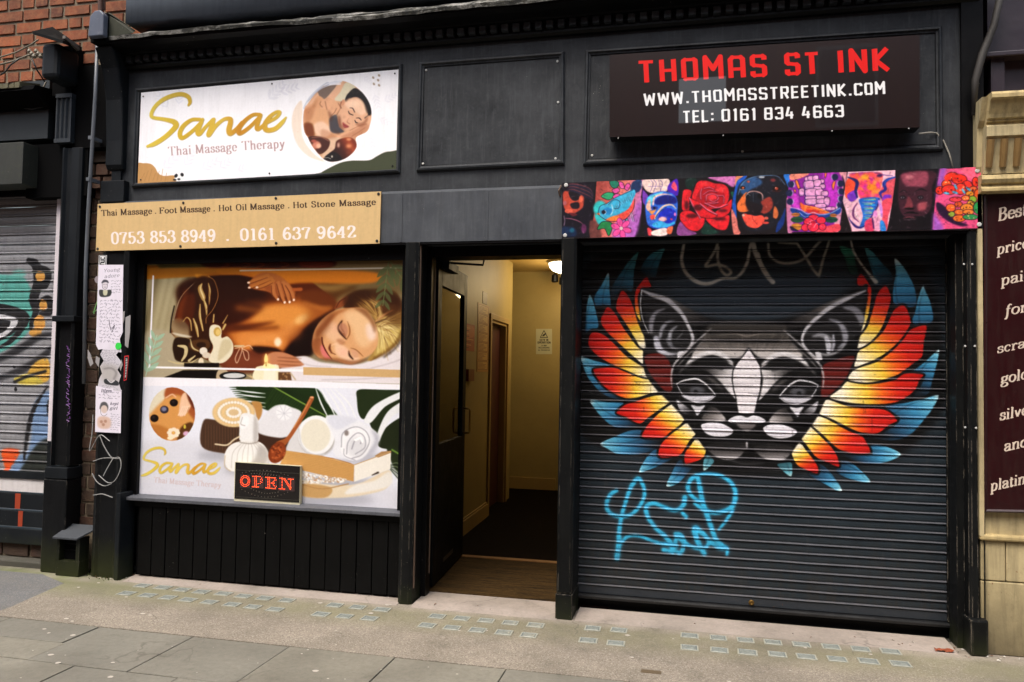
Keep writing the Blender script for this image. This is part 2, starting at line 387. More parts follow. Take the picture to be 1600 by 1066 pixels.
def paint(name,c,rough=.5,dust=(74,74,70),chips=0.,mott=.5,streak=.4,bump=.15,chipc=(150,146,138),spec=.5,low=None,edge=0,cloud=0):
    "old brushed paint: mottling, vertical streaks, dust, small chips; low=(height,colour) grime from the ground"
    t=NT(name); c=lin(c); d=tuple(v*.55 for v in c[:3])+(1,); u=tuple(min(1,v*1.6+.004) for v in c[:3])+(1,)
    a=t.mix(t.math('MULTIPLY',t.noise(3,5,.65,None,.3,.75),mott),c,u)
    a=t.mix(t.math('MULTIPLY',t.noise(4,4,.6,(9,9,.6),.45,.8),streak),a,d)
    a=t.mix(t.math('MULTIPLY',t.noise(22,4,.7,None,.55,.85),.35),a,lin(dust))
    if cloud:
        a=t.mix(t.math('MULTIPLY',t.noise(1.7,6,.7,None,.38,.75),cloud),a,lin(dust)); a=t.mix(t.math('MULTIPLY',t.noise(9,5,.7,(5,5,.35),.52,.8),cloud*.8),a,lin(dust))
    if chips:
        n1=t.noise(75,3,.6,None,.72-.03*chips,.74-.03*chips); n2=t.noise(2.6,3,.6,(1,1,1),.52,.66)
        a=t.mix(t.math('MULTIPLY',n1,n2),a,lin(chipc))
    if edge:
        bv=t.n('Bevel',samples=4); bv.inputs['Radius'].default_value=.009; ge=t.n('NewGeometry'); dt=t.n('VectorMath',operation='DOT_PRODUCT'); t.L(bv.outputs[0],dt.inputs[0]); t.L(ge.outputs['Normal'],dt.inputs[1])
        em=t.math('MULTIPLY',t.ramp(dt.outputs['Value'],.985,.93),t.noise(18,5,.75,(1,1,.35),.50,.56)); a=t.mix(t.math('MULTIPLY',em,edge),a,lin(chipc))
    if low:
        sp=t.n('SeparateXYZ'); t.L(t.pos,sp.inputs[0]); z=t.math('ADD',sp.outputs[2],t.math('MULTIPLY',t.noise(7,4,.6),.25))
        a=t.mix(t.ramp(z,low[0],.05,0,.85),a,lin(low[1]))
    t.col(a); t.rough(t.ramp(t.noise(9,4),0,1,rough-.12,rough+.15)); t.b.inputs['Specular IOR Level'].default_value=spec
    t.bump(t.noise(40,4,.6,(1,1,.5)),bump,.004); t.bump(t.noise(5,3),.15,.01)
    return t.m
def plain(name,c,rough=.6,metal=0,spec=.5,var=.15,sc=30):
    t=NT(name); c=lin(c); t.col(t.mix(t.math('MULTIPLY',t.noise(sc,4),var*2),c,tuple(v*.55 for v in c[:3])+(1,))); t.rough(rough); t.b.inputs['Metallic'].default_value=metal; t.b.inputs['Specular IOR Level'].default_value=spec; return t.m
def emit(name,c,st):
    t=NT(name); t.b.inputs['Base Color'].default_value=(0.02,.02,.02,1); t.b.inputs['Emission Color'].default_value=lin(c); t.b.inputs['Emission Strength'].default_value=st; return t.m
def artmat(A,rough=.4,spec=.5,dirt=.12,coat=0,coatr=.05,bump=0,chips=0,ledge=0,ior=1.5,grime=0):
    "print or spray paint: the drawn picture as base colour, with dust and streaks over it"
    im=bpy.data.images.new(A.name,A.W,A.H); px=np.ones((A.H,A.W,4),np.float32); px[...,:3]=np.clip(A.img,0,1)[::-1]
    im.pixels.foreach_set(px.ravel()); im.update(); im.pack()
    t=NT(A.name); q=t.n('TexImage'); q.image=im; q.extension='EXTEND'; uv=t.n('UVMap'); uv.uv_map='UV'; t.L(uv.outputs[0],q.inputs[0])
    a=q.outputs[0]
    a=t.mix(t.math('MULTIPLY',t.noise(5,5,.6,(6,6,.8),.45,.8),dirt),a,lin((70,66,58)))
    a=t.mix(t.math('MULTIPLY',t.noise(40,4,.7,None,.55,.8),dirt*.6),a,lin((90,86,80)))
    if chips: a=t.mix(t.math('MULTIPLY',t.noise(30,4,.7,(1,1,2.5),.66,.70),chips),a,lin((24,24,26)))
    if grime:
        sz=t.n('SeparateXYZ'); t.L(t.pos,sz.inputs[0]); gz=t.math('ADD',sz.outputs[2],t.math('MULTIPLY',t.noise(3,5,.7),.5)); a=t.mix(t.math('MULTIPLY',t.math('MULTIPLY',t.ramp(gz,1.0,.25),t.noise(11,5,.7,(3,3,.5),.35,.7)),grime),a,lin((50,44,36)))
        a=t.mix(t.math('MULTIPLY',t.noise(6,5,.75,(5,5,.35),.6,.78),.35*grime),a,lin((84,80,76)))
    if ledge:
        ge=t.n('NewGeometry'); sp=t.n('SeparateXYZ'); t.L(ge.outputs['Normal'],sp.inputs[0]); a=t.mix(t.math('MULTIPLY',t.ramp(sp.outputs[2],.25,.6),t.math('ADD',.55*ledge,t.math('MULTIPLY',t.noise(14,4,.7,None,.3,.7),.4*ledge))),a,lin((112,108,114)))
    t.b.inputs['Coat IOR'].default_value=ior
    t.col(a); t.rough(rough); t.b.inputs['Specular IOR Level'].default_value=spec; t.b.inputs['Coat Weight'].default_value=coat; t.b.inputs['Coat Roughness'].default_value=coatr
    if bump: t.bump(t.noise(60,4),bump,.003)
    return t.m
def board(name,art,mat,side,Q,yf,th,label=None,cat=None,group=None,parent=None,bev=0,flat=True):
    "a flat board whose front corners sit on plane yf where the photograph shows them"
    F=[at(*p,yf) for p in Q]; B=[p+np.array([0,th,0]) for p in F]
    m=MB(); m.face([F[3],F[2],F[1],F[0]],[(0,0),(1,0),(1,1),(0,1)],0)
    for i in range(4): j=(i+1)%4; m.face([F[i],F[j],B[j],B[i]],None,1)
    m.face(B,None,1)
    o=m.obj(name,[mat,side],parent)
    if label: tag(o,label,cat,group)
    return o
def screws(parent,pts,y,r,mat,name='screw'):
    me=None
    for p in pts:
        c=at(*p,y) if len(p)==2 else p
        if me is None:
            o=MB().lathe((0,0,0),[(r,0),(r,-.002),(r*.7,-.004)],10,'y').obj(name,mat,parent); me=o.data
        else: o=bpy.data.objects.new(name,me); COL.objects.link(o); o.parent=parent
        o.location=tuple(c)
# ---------------------------------------------------------------- ground, road, pavement
def ground_mat(name,c1,c2,c3,sc=60,moss=0,agg=0,rough=.85,objvar=0.):
    t=NT(name)
    a=t.mix(t.noise(2.3,6,.6,None,.3,.7),lin(c1),lin(c2))
    a=t.mix(t.math('MULTIPLY',t.noise(sc,5,.75,None,.4,.75),.55),a,lin(c3))
    if agg:
        v=t.n('TexVoronoi',Scale=170.); t.L(t.pos,v.inputs['Vector']); sp=t.n('SeparateColor'); t.L(v.outputs['Color'],sp.inputs[0])
        a=t.mix(t.math('MULTIPLY',t.ramp(sp.outputs[0],.6,.95),agg),a,lin((176,166,152))); a=t.mix(t.math('MULTIPLY',t.ramp(sp.outputs[1],.7,.98),agg),a,lin((70,62,56)))
    if objvar:
        oi=t.n('ObjectInfo'); a=t.mix(t.ramp(oi.outputs['Random'],0,1,0,objvar),a,lin((88,90,88)))
    if moss:
        sp=t.n('SeparateXYZ'); t.L(t.pos,sp.inputs[0])
        f=t.math('MULTIPLY',t.ramp(t.math('ADD',sp.outputs[1],t.math('MULTIPLY',t.noise(5,4),.3)),-.42,.05),t.ramp(t.math('ADD',sp.outputs[0],t.math('MULTIPLY',t.noise(2,3),1.0)),-1.6,-3.2,0.12,1))
        a=t.mix(t.math('MULTIPLY',f,t.noise(12,6,.75,None,.15,.5)),a,lin((86,98,44)))
        f4=t.math('MULTIPLY',t.math('MULTIPLY',t.ramp(sp.outputs[1],-.62,-.40),t.ramp(sp.outputs[1],-.08,-.2)),t.noise(3.5,6,.75,None,.2,.6)); a=t.mix(t.math('MULTIPLY',f4,.6),a,lin((112,110,80)))
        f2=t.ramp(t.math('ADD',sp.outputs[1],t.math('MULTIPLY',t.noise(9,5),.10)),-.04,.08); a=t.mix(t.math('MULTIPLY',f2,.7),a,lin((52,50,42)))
        f3=t.math('MULTIPLY',t.ramp(sp.outputs[1],-.22,-.14),t.ramp(t.noise(6,5),.3,.6)); a=t.mix(t.math('MULTIPLY',f3,.5),a,lin((158,146,136)))
    a=t.mix(t.math('MULTIPLY',t.noise(1.1,5,.7,None,.42,.72),.5),a,lin((84,78,68)))
    cr=t.n('TexVoronoi',Scale=.9,feature='DISTANCE_TO_EDGE'); wv=t.n('VectorMath',operation='ADD'); nz=t.n('TexNoise',Scale=5.); t.L(t.pos,nz.inputs['Vector']); t.L(t.pos,wv.inputs[0]); sc=t.n('VectorMath',operation='SCALE'); sc.inputs['Scale'].default_value=.25; t.L(nz.outputs['Color'],sc.inputs[0]); t.L(sc.outputs[0],wv.inputs[1]); t.L(wv.outputs[0],cr.inputs['Vector'])
    a=t.mix(t.math('MULTIPLY',t.math('MULTIPLY',t.ramp(cr.outputs['Distance'],.006,.001),t.noise(2,3,.6,None,.5,.6)),.5),a,lin((70,64,56)))
    a=t.mix(t.math('MULTIPLY',t.noise(4.5,6,.8,None,.56,.70),.4),a,lin((76,72,60)))
    a=t.mix(t.math('MULTIPLY',t.noise(14,5,.8,None,.62,.68),.35),a,lin((66,62,54)))
    t.col(a); t.rough(rough); t.bump(t.noise(90,5,.75),.5,.003); t.bump(t.noise(9,4),.25,.008)
    return t.m
M_con=ground_mat('apron_concrete',(139,129,115),(120,112,98),(90,84,72),70,moss=1,agg=.55)
M_flag=ground_mat('flag_stone',(130,125,111),(112,108,95),(84,82,71),30,objvar=.3,rough=.8)
M_old=ground_mat('old_asphalt',(104,104,102),(92,94,96),(70,72,74),80,agg=.25)
M_road=ground_mat('road_asphalt',(66,66,66),(56,56,58),(40,40,42),90,agg=.3)
M_joint=plain('joint_dirt',(52,50,42),.95)
struct(MB().face([(-300,-300,-.14),(300,-300,-.14),(300,300,-.14),(-300,300,-.14)]).obj('ground',M_road))
struct(MB().box(-40,40,-7.2,-2.75,-.22,-.13).obj('road',M_road))
struct(MB().box(-40,40,-11,-7.35,-.2,.0).obj('far_pavement',M_flag))
pav=struct(MB().box(-12,9,-2.6,.5,-.2,-.012).obj('pavement',M_joint))
ap=struct(MB().box(-3.36,6,-.975,.12,-.1,0).obj('concrete_apron',M_con))
MB().prism([(-12,-.1),(-3.8,-.1),(-3.47,-.26),(-3.345,-.9),(-3.37,-.975),(-12,-.975)],-.1,-.001,'z').obj('asphalt_patch',M_old,pav)
MB().prism([(-3.8,-.098),(-3.47,-.258),(-3.363,-.81),(-3.363,.5),(-12,.5),(-12,-.098)],-.1,-.0015,'z').obj('mossy_strip',M_con,pav)
rows=[(-.98,-1.262,[-8,-4.4,-3.78,-3.18,-2.56]),(-1.266,-1.52,[-8,-4.1,-3.5,-2.97,-2.53]),(-.98,-1.52,[-2.555,-1.935,-1.335,-.715,-.105,.505,1.12,1.74,2.36,3.0,6]),
      (-1.524,-2.06,[-8,-3.4,-2.8,-2.24,-1.64,-1.02,-.4,.2,.82,1.44,2.05,6]),(-2.064,-2.6,[-8,-3.1,-2.5,-1.9,-1.3,-.7,-.1,.5,1.1,1.7,2.3,6])]
rr=random.Random(3)
for y1,y0,xs in rows:
    for a,b in zip(xs,xs[1:]):
        z=rr.uniform(-.0015,.0015)
        MB().box(a+.003,b-.003,y0+.003,y1-.002,-.06,z).obj('flag_stone',M_flag,pav,.003)
for i in range(14): MB().box(-7+i*.92,-7+i*.92+.914,-2.755,-2.605,-.2,-.002).obj('kerb_stone',M_flag,pav,.01)
# glass pavement lights
t=NT('pavement_glass'); t.col(t.mix(t.noise(60,3),lin((154,158,150)),lin((96,102,96)))); t.rough(.22); t.b.inputs['Specular IOR Level'].default_value=.9; t.bump(t.noise(50,3),.3,.003); M_gl=t.m
t=NT('glass_rim'); t.col(t.mix(t.noise(70,4),lin((164,164,152)),lin((118,118,104)))); t.rough(.6); M_gr=t.m
gme=None
X1=[-2.91,-2.745,-2.585,-2.428,-2.265,-2.103,-1.945,-1.783,-1.432,-1.27,-1.106,-.723,-.565,-.408,-.252,-.098,.248,.408,.819,.977,1.134,1.289,1.445,1.6,1.76,1.92]
for i,x in enumerate(X1):
    for row in (0,1):
        yc=(-.165-.05*min(1,(x+2.91)/1.4)-(.035 if -.8<x<0 else 0)+(.06*max(0,(x-.2)/1.7))) if row==0 else (-.355-.055*min(1,(x+2.91)/1.4)-(.03 if -.8<x<.5 else 0)+(.06*max(0,(x-.6)/1.3)))
        if gme is None:
            m=MB(); W,D=.051,.043
            def ring(a,za,b,zb,mi):
                A=[(-W*a,-D*a,za),(W*a,-D*a,za),(W*a,D*a,za),(-W*a,D*a,za)]; B=[(-W*b,-D*b,zb),(W*b,-D*b,zb),(W*b,D*b,zb),(-W*b,D*b,zb)]
                for k in range(4): m.face([A[k],A[(k+1)%4],B[(k+1)%4],B[k]],None,mi)
            ring(1.0,-.01,1.0,.004,0); ring(1.0,.004,.84,.0045,0); ring(.84,.0045,.78,.0015,2); ring(.78,.0015,.70,.0042,1); ring(.70,.0042,.5,.0055,1); m.face([(-W*.5,-D*.5,.0055),(W*.5,-D*.5,.0055),(W*.5,D*.5,.0055),(-W*.5,D*.5,.0055)],None,1)
            o=m.obj('glass_block',[M_gr,M_gl,plain('glass_gutter',(112,120,118),.6)],ap); gme=o.data
        else: o=bpy.data.objects.new('glass_block',gme); COL.objects.link(o); o.parent=ap
        o.location=(x+(row*.03 if x<-1.5 else 0)+rr.uniform(-.004,.004),yc+rr.uniform(-.004,.004),0); o.rotation_euler=(0,0,rr.uniform(-.03,.03)); o.scale=(rr.uniform(.95,1.05),rr.uniform(.95,1.05),1)
# concrete fillet in front of the stall riser and doorway
M_fil=ground_mat('smooth_cement',(160,148,138),(146,136,126),(120,112,104),50)
MB().prism([(-.11,.0005),(-.03,.012),(.1,.02),(.1,-.02),(-.11,-.02)],-3.12,-1.05,'x').obj('cement_fillet',M_fil,ap)
MB().prism([(-.12,.0007),(-.02,.012),(.22,.014),(.22,-.02),(-.12,-.02)],-.95,.01,'x').obj('cement_fillet',M_fil,ap)
MB().prism([(-.10,.0007),(.0,.010),(.15,.014),(.15,-.02),(-.10,-.02)],.12,2.28,'x').obj('cement_fillet',M_fil,ap)
tag(MB().box(.573,.677,-.84,-.80,.0,.003).obj('metal_plate',plain('plate_brass',(96,82,62),.5)),'small flat rusty metal cover set in the pavement concrete','metal cover')
M_gum=plain('chewing_gum',(178,170,158),.9)
m=MB(); r_=random.Random(11)
for i in range(190):
    x,y=r_.uniform(-4.2,2.4),r_.uniform(-2.3,-.1); s=r_.choice([.003,.004,.005,.007,.012,.017]); n=7; ph=r_.random()*6
    P=[(x+math.cos(ph+k/n*6.283)*s*r_.uniform(.7,1.2),y+math.sin(ph+k/n*6.283)*s*.8,.0022) for k in range(n)]; m.face(P)
g=m.obj('gum_spots',M_gum); g['kind']='stuff'; tag(g,'pale trodden chewing gum spots and specks dotted over the paving','gum')
# leaves, grit and litter along the foot of the wall
M_lf=plain('dead_leaf',(92,60,34),.9); M_lf2=plain('litter_orange',(130,62,30),.8); M_lf3=plain('litter_white',(190,186,176),.8); M_moss=plain('moss',(62,72,30),1.,var=.4)
m=MB()
for i in range(170):
    t_=r_.random(); 
    if t_<.55: x=r_.uniform(-4.9,-3.0); y=.02+(-3.2-x)*.22*(x<-3.25)+r_.uniform(-.14,.03)
    elif t_<.8: x=r_.uniform(-3.05,2.3); y=r_.uniform(-.06,.03)
    else: x=r_.gauss(2.4,.12); y=r_.gauss(-.05,.08)
    s=r_.uniform(.004,.016); a=r_.random()*6; z=.003+r_.random()*.006; c,q=math.cos(a)*s,math.sin(a)*s
    m.face([(x-c,y-q,z),(x+q*.5,y-c*.5,z+r_.random()*.008),(x+c,y+q,z+.001),(x-q*.5,y+c*.5,z+r_.random()*.006)],None,r_.choice([0,0,0,1,2]) if x>2 else r_.choice([0,0,0,0,2]))
g=m.obj('leaf_litter',[M_lf,M_lf2,M_lf3]); g['kind']='stuff'; tag(g,'scattered dead leaves and grit along the foot of the shopfronts','litter')
m=MB()
for i in range(900):
    x=r_.uniform(-5.0,-3.15); base=.03+(-3.3-x)*.30 if x<-3.3 else .0
    y=base+r_.uniform(-.09,.05)-abs(r_.gauss(0,.03)); h=r_.uniform(.004,.02)*(1 if y<base-.03 else 1.6); s=r_.uniform(.004,.01); a=r_.random()*6
    m.face([(x-math.cos(a)*s,y-math.sin(a)*s,0),(x+math.cos(a)*s,y+math.sin(a)*s,0),(x+r_.uniform(-s,s),y+r_.uniform(-s,s),h)])
g=m.obj('moss_tufts',M_moss); g['kind']='stuff'; tag(g,'green moss tufts growing at the foot of the left pilasters','moss')
for (px,py,w,h,mt,lb) in ((1420,1022,.06,.02,M_lf2,'crumpled orange wrapper lying by the right pilaster foot'),(1466,1020,.05,.03,M_lf3,'torn white paper scrap beside the orange wrapper')):
    c=gnd(px+55,py-3); m=MB(); n=7
    P=[[(c[0]+(i/n-.5)*w*1.6,c[1]+(j/3-.5)*h*1.6,.004+r_.random()*.016) for j in range(4)] for i in range(n+1)]
    for i in range(n):
        for j in range(3): m.face([P[i][j],P[i+1][j],P[i+1][j+1],P[i][j+1]])
    tag(m.obj('litter_scrap',mt),lb,'litter')
# ---------------------------------------------------------------- spray-painted cat and wings on the roller shutter
SHY=.22                                                    # plane of the big shutter
SHX0,SHX1,SHZ0,SHZ1=.02,2.34,.0,2.46
def rectquad(x0,x1,z0,z1,y): return [proj(x0,y,z1),proj(x1,y,z1),proj(x1,y,z0),proj(x0,y,z0)]
RED,ORA,YEL,CRM=(206,34,22),(236,104,30),(240,200,66),(246,238,216)
FST=[(0,(196,26,20)),(.28,(212,40,22)),(.48,ORA),(.68,YEL),(.86,(246,226,150)),(1,CRM)]
BST=[(0,(214,236,240)),(.1,(120,196,222)),(.4,(66,146,186)),(.72,(38,84,116)),(1,(22,32,42))]
TST=[(0,(84,150,150)),(.5,(52,116,142)),(1,(20,36,46))]
BLK=(5,5,6)
def art_mural():
    A=Art('mural',1044,1107,(40,51,59),rectquad(SHX0,SHX1,SHZ0,SHZ1,SHY))
    M1=lambda:A.v(900,370,.18762); M2=lambda:A.v(1180,370,.18762); M3=lambda:A.v(900,560,.18762); M4=lambda:A.v(1180,560,.18762); M5=lambda:A.v(1030,500,.16886); M6=lambda:A.v(920,700,.18762)
    r=np.random.default_rng(5)
    A.noise(.035,24,1)
    # black overspray the picture sits on, and painted shade below the box
    A.v(890,370,.38125)
    A.p([(60,150),(220,60),(380,20),(420,150),(330,200),(560,320),(880,330),(1180,190),(1090,30),(1330,60),(1480,180),(1530,470),(1530,700),(1350,900),(1100,950),(860,980),(560,970),(300,900),(60,820),(30,520)],(9,10,11),b=16,a=.95)
    A.p([(420,215),(560,330),(880,330),(1110,225),(1000,170),(500,180)],(46,57,67),b=10,a=.85)
    A.p([(0,-80),(1560,-80),(1560,60),(1440,40),(1100,90),(700,110),(300,60),(0,60)],(12,13,14),b=14,a=.85)  # shade of the shutter box painted into the upper slats
    def blue(P,g,st=BST,w=7):
        A.p(P,(0,0,0),st=st,g=g); A.l(P,w,BLK,closed=True,a=.8,b=1)
        t,q=np.array(g[0],float),np.array(g[1],float); n=np.array([-(q-t)[1],(q-t)[0]])*.1
        A.l([t+(q-t)*.12,t+(q-t)*.45+n*.6,q],[2,7,2],(16,28,38),b=2.5,a=.55)
    def fea(P,g,ol=15):
        A.p(P,(0,0,0),st=FST,g=g); A.l(P,ol,BLK,closed=True)
    M1()
    blue([(740,95),(640,130),(565,205),(535,290),(600,330),(660,345),(692,240),(720,160)],((735,95),(590,340)),TST)
    blue([(522,122),(440,200),(370,300),(310,390),(285,480),(330,530),(400,440),(470,455),(486,300),(506,200)],((520,125),(340,520)),TST)
    blue([(272,296),(205,410),(150,500),(168,580),(240,570),(292,600),(282,440)],((270,300),(230,760)))
    blue([(115,478),(90,560),(78,690),(80,800),(130,770),(190,745),(152,560)],((115,470),(125,1050)))
    M3()
    blue([(40,-18),(60,70),(90,150),(150,230),(220,295),(330,345),(440,345),(300,290),(200,210),(135,95),(330,70),(150,15)],((45,-10),(420,300)))
    blue([(115,345),(160,430),(220,500),(300,565),(400,585),(560,560),(430,500),(330,455),(400,370),(260,360)],((125,350),(520,560)))
    blue([(198,710),(320,650),(450,600),(560,600),(560,670),(700,685),(650,765),(520,802),(350,800),(260,755)],((200,710),(660,640)))
    blue([(522,952),(560,860),(640,765),(690,760),(700,825),(850,810),(720,885),(600,935)],((525,950),(780,780)))
    blue([(750,1066),(790,960),(850,850),(890,845),(910,890),(1000,885),(960,930),(850,1046)],((755,1060),(920,860)))
    blue([(1062,938),(1058,860),(1090,800),(1152,852),(1120,902)],((1062,930),(1120,780)),[(0,(190,220,220)),(.3,(100,170,186)),(1,(40,80,90))])
    M2()
    blue([(700,78),(740,180),(790,310),(860,320),(840,220),(812,110)],((705,90),(860,330)),[(0,(60,140,112)),(1,(20,44,42))])
    blue([(908,88),(938,190),(980,320),(1000,410),(1136,400),(1136,300),(1060,220),(980,125)],((915,90),(1080,400)),TST)
    blue([(1158,176),(1168,300),(1150,400),(1146,545),(1240,590),(1340,570),(1334,440),(1292,340),(1230,240)],((1170,200),(1250,780)))
    blue([(1396,400),(1350,520),(1330,620),(1300,710),(1360,740),(1480,705),(1466,560),(1420,450)],((1396,400),(1390,900)))
    M4()
    blue([(1530,-78),(1430,10),(1350,75),(1250,140),(1400,130),(1380,220),(1310,335),(1440,300),(1475,200),(1502,100),(1526,0)],((1528,-60),(1300,250)))
    blue([(1528,305),(1400,335),(1250,368),(1080,395),(1130,450),(1200,512),(1040,632),(940,640),(1050,685),(1180,682),(1300,632),(1420,500),(1492,400)],((1528,310),(1000,560)))
    blue([(1218,800),(1080,728),(960,720),(960,790),(710,780),(840,862),(1000,877),(1100,865)],((1215,800),(780,780)))
    blue([(962,1032),(880,930),(790,862),(700,850),(680,900),(680,955),(800,1012)],((960,1030),(660,840)))
    blue([(724,1090),(640,960),(550,880),(510,900),(440,965),(560,1040),(690,1110)],((722,1085),(520,880)))
    blue([(292,988),(180,890),(240,866),(302,866),(312,930)],((292,985),(250,850)),[(0,(190,220,220)),(.3,(100,170,186)),(1,(40,80,90))])
    # feathers, drawn from the bottom of the wings upward
    M3()
    fea([(905,885),(900,790),(950,720),(1000,662),(1060,715),(1088,770),(1060,835),(980,872)],((930,880),(1030,690)))
    fea([(693,828),(692,730),(760,650),(850,580),(925,535),(995,590),(1004,632),(950,692),(905,770),(850,820)],((720,830),(930,560)))
    fea([(550,665),(560,600),(600,540),(690,450),(812,372),(862,440),(908,508),(865,565),(790,620),(720,668)],((590,680),(820,410)))
    fea([(330,455),(400,385),(480,357),(600,318),(700,300),(780,318),(826,347),(760,390),(680,445),(605,500),(530,550),(420,500)],((380,500),(790,330)))
    fea([(138,92),(200,75),(320,72),(430,108),(520,148),(610,160),(665,222),(715,277),(620,300),(500,335),(400,335),(300,290),(220,230),(165,160)],((160,170),(660,230)))
    M1()
    fea([(96,870),(110,815),(155,785),(240,815),(330,895),(420,985),(520,1055),(610,1110),(620,1175),(540,1170),(420,1122),(300,1070),(200,1015),(140,965),(102,915)],((110,860),(590,1130)))
    fea([(262,578),(220,640),(200,690),(212,742),(260,805),(330,872),(420,955),(500,1025),(560,1066),(565,990),(562,945),(520,915),(460,838),(390,738),(330,632)],((225,640),(545,1020)))
    fea([(385,440),(342,510),(328,600),(370,670),(430,760),(490,860),(530,922),(580,932),(604,865),(560,800),(515,690),(482,580),(440,490)],((370,460),(570,900)))
    fea([(588,328),(530,390),(492,450),(485,560),(500,650),(535,710),(575,770),(610,815),(612,800),(565,730),(540,640),(530,560),(536,470),(548,432),(630,422),(615,375)],((560,350),(580,800)),9)
    M4()
    fea([(522,965),(524,890),(440,775),(362,685),(320,745),(298,795),(338,885),(420,935)],((500,960),(350,740)))
    fea([(702,908),(692,820),(640,735),(520,615),(440,540),(385,600),(356,645),(420,725),(500,825),(600,875)],((690,880),(430,600)))
    fea([(964,765),(935,700),(890,640),(780,598),(640,520),(520,462),(475,495),(436,532),(560,645),(680,755),(800,795),(950,797)],((930,760),(510,510)))
    fea([(1190,515),(1080,422),(850,402),(740,382),(605,338),(560,375),(512,455),(640,515),(800,595),(900,628),(1020,632),(1120,562)],((1140,520),(600,420)))
    fea([(1405,132),(1250,120),(1150,175),(1000,205),(880,205),(768,185),(700,250),(612,328),(760,373),(950,390),(1150,378),(1262,330),(1342,260),(1372,190)],((1370,180),(720,280)))
    M2()
    fea([(1432,735),(1290,768),(1220,858),(1130,950),(1010,1035),(860,1085),(800,1120),(765,1190),(850,1216),(960,1220),(1080,1195),(1200,1150),(1310,1070),(1396,1000),(1412,880)],((1400,850),(830,1140)))
    fea([(1226,560),(1150,605),(1110,685),(1060,782),(980,862),(862,942),(835,1010),(822,1090),(930,1060),(1020,1020),(1130,945),(1230,845),(1296,740),(1300,690),(1272,600)],((1240,620),(870,1030)))
    fea([(1082,400),(1010,470),(985,560),(955,660),(925,750),(856,845),(848,935),(930,905),(1010,835),(1070,740),(1112,620),(1138,520),(1122,450)],((1085,430),(880,900)))
    fea([(888,306),(846,345),(850,405),(890,415),(930,400),(925,480),(912,600),(898,700),(876,795),(910,765),(945,660),(968,520),(972,440),(955,396)],((890,330),(895,780)),9)
    # head
    A.v(890,370,.38125)
    A.p([(292,225),(440,290),(560,350),(720,352),(880,350),(1050,278),(1215,212),(1190,400),(1160,520),(1100,600),(1052,655),(1020,730),(950,830),(905,885),(850,915),(730,928),(620,915),(552,865),(510,800),(430,700),(350,620),(305,545),(312,450),(290,330)],BLK,b=2)
    M3(); A.p([(575,-20),(700,-40),(775,20),(800,120),(800,265),(745,275),(660,190),(595,90)],(104,26,20),b=3)
    M4(); A.p([(560,70),(640,20),(820,-20),(800,70),(745,180),(640,290),(590,325),(548,315),(552,200)],(104,26,20),b=3)
    # ears
    M1(); 
    A.p([(545,440),(560,600),(600,760),(720,960),(850,1000),(950,900),(960,800),(900,660),(800,560),(640,480)],(34,33,34),b=6)
    A.p([(620,470),(760,500),(880,560),(1000,630),(1110,700),(980,740),(900,660),(800,570)],None,b=8,st=[(0,(150,148,148)),(.5,(92,88,86)),(1,(30,28,28))],g=((650,480),(1080,720)),a=.95)
    A.l([(548,446),(640,488),(760,530),(870,630),(930,730),(972,835),(958,905),(905,965),(860,1000)],[14,34,44,36,30,30,26,22,20],(198,196,200),b=2)
    A.l([(548,446),(537,560),(556,690),(604,800)],[12,10,8,10],(226,224,226),b=1)
    A.l([(625,790),(630,700),(668,630),(740,600)],[36,44,30,10],(150,148,156),b=8,a=.95)
    A.l([(668,850),(690,930),(760,975),(850,975)],[54,60,34,8],(196,196,206),b=6)
    A.l([(780,850),(790,790),(840,745)],[34,28,10],(180,180,188),b=6,a=.9)
    A.l([(700,840),(715,770),(760,715),(820,700)],[26,34,26,8],(150,150,158),b=6)
    A.l([(770,860),(800,920),(870,940)],[50,30,6],(150,150,158),b=8,a=.7)
    A.l([(840,850),(880,810),(900,760)],[14,12,4],(120,118,122),b=5,a=.8)
    A.p([(850,960),(905,955),(880,1000),(845,1010)],(224,222,226),b=2)
    M2()
    A.p([(915,445),(760,520),(560,650),(400,780),(400,900),(520,1000),(640,1000),(780,880),(880,780),(905,600)],(34,33,34),b=6)
    A.p([(890,455),(760,490),(600,550),(440,630),(300,700),(250,780),(330,760),(450,730),(560,640),(740,530)],None,b=8,st=[(0,(170,168,168)),(.5,(104,99,96)),(1,(36,34,34))],g=((880,460),(270,760)),a=.95)
    A.l([(918,450),(800,502),(650,575),(545,650),(435,755),(393,835),(400,900),(450,960),(530,1030)],[14,28,36,34,28,22,22,20,16],(206,204,208),b=2)
    A.l([(740,590),(830,610),(880,680),(880,730)],[20,54,56,20],(140,139,146),b=8)
    A.l([(620,690),(700,720),(745,800),(745,880),(690,930)],[16,34,50,36,10],(150,150,158),b=7)
    A.l([(480,830),(560,820),(640,870)],[18,46,40],(136,135,140),b=8)
    A.l([(590,840),(610,900),(610,960)],[30,46,34],(196,196,204),b=5)
    A.l([(650,820),(655,890),(640,950)],[16,24,20],(170,170,178),b=5)
    A.l([(520,965),(600,985),(700,950),(760,880)],[16,20,22,8],(140,139,142),b=4)
    A.p([(500,960),(540,965),(560,1020),(520,1030)],(210,208,212),b=3)
    # forehead
    M5()
    A.p([(520,20),(1120,20),(1180,110),(1230,210),(1330,340),(1180,350),(930,350),(828,262),(740,350),(450,330),(300,350),(380,200)],None,b=6,st=[(0,(52,49,47)),(.3,(66,62,58)),(.62,(96,90,86)),(.85,(186,180,176)),(1,(222,218,216))],g=((830,20),(830,350)))
    for i in range(70):
        x=r.uniform(420,1240); x2=815+(x-815)*.86; y=r.uniform(60,240)
        A.l([(x,y),(x2,y+r.uniform(40,110))],[6,3],(28,26,25) if r.random()<.6 else (150,142,136),b=3,a=.45)
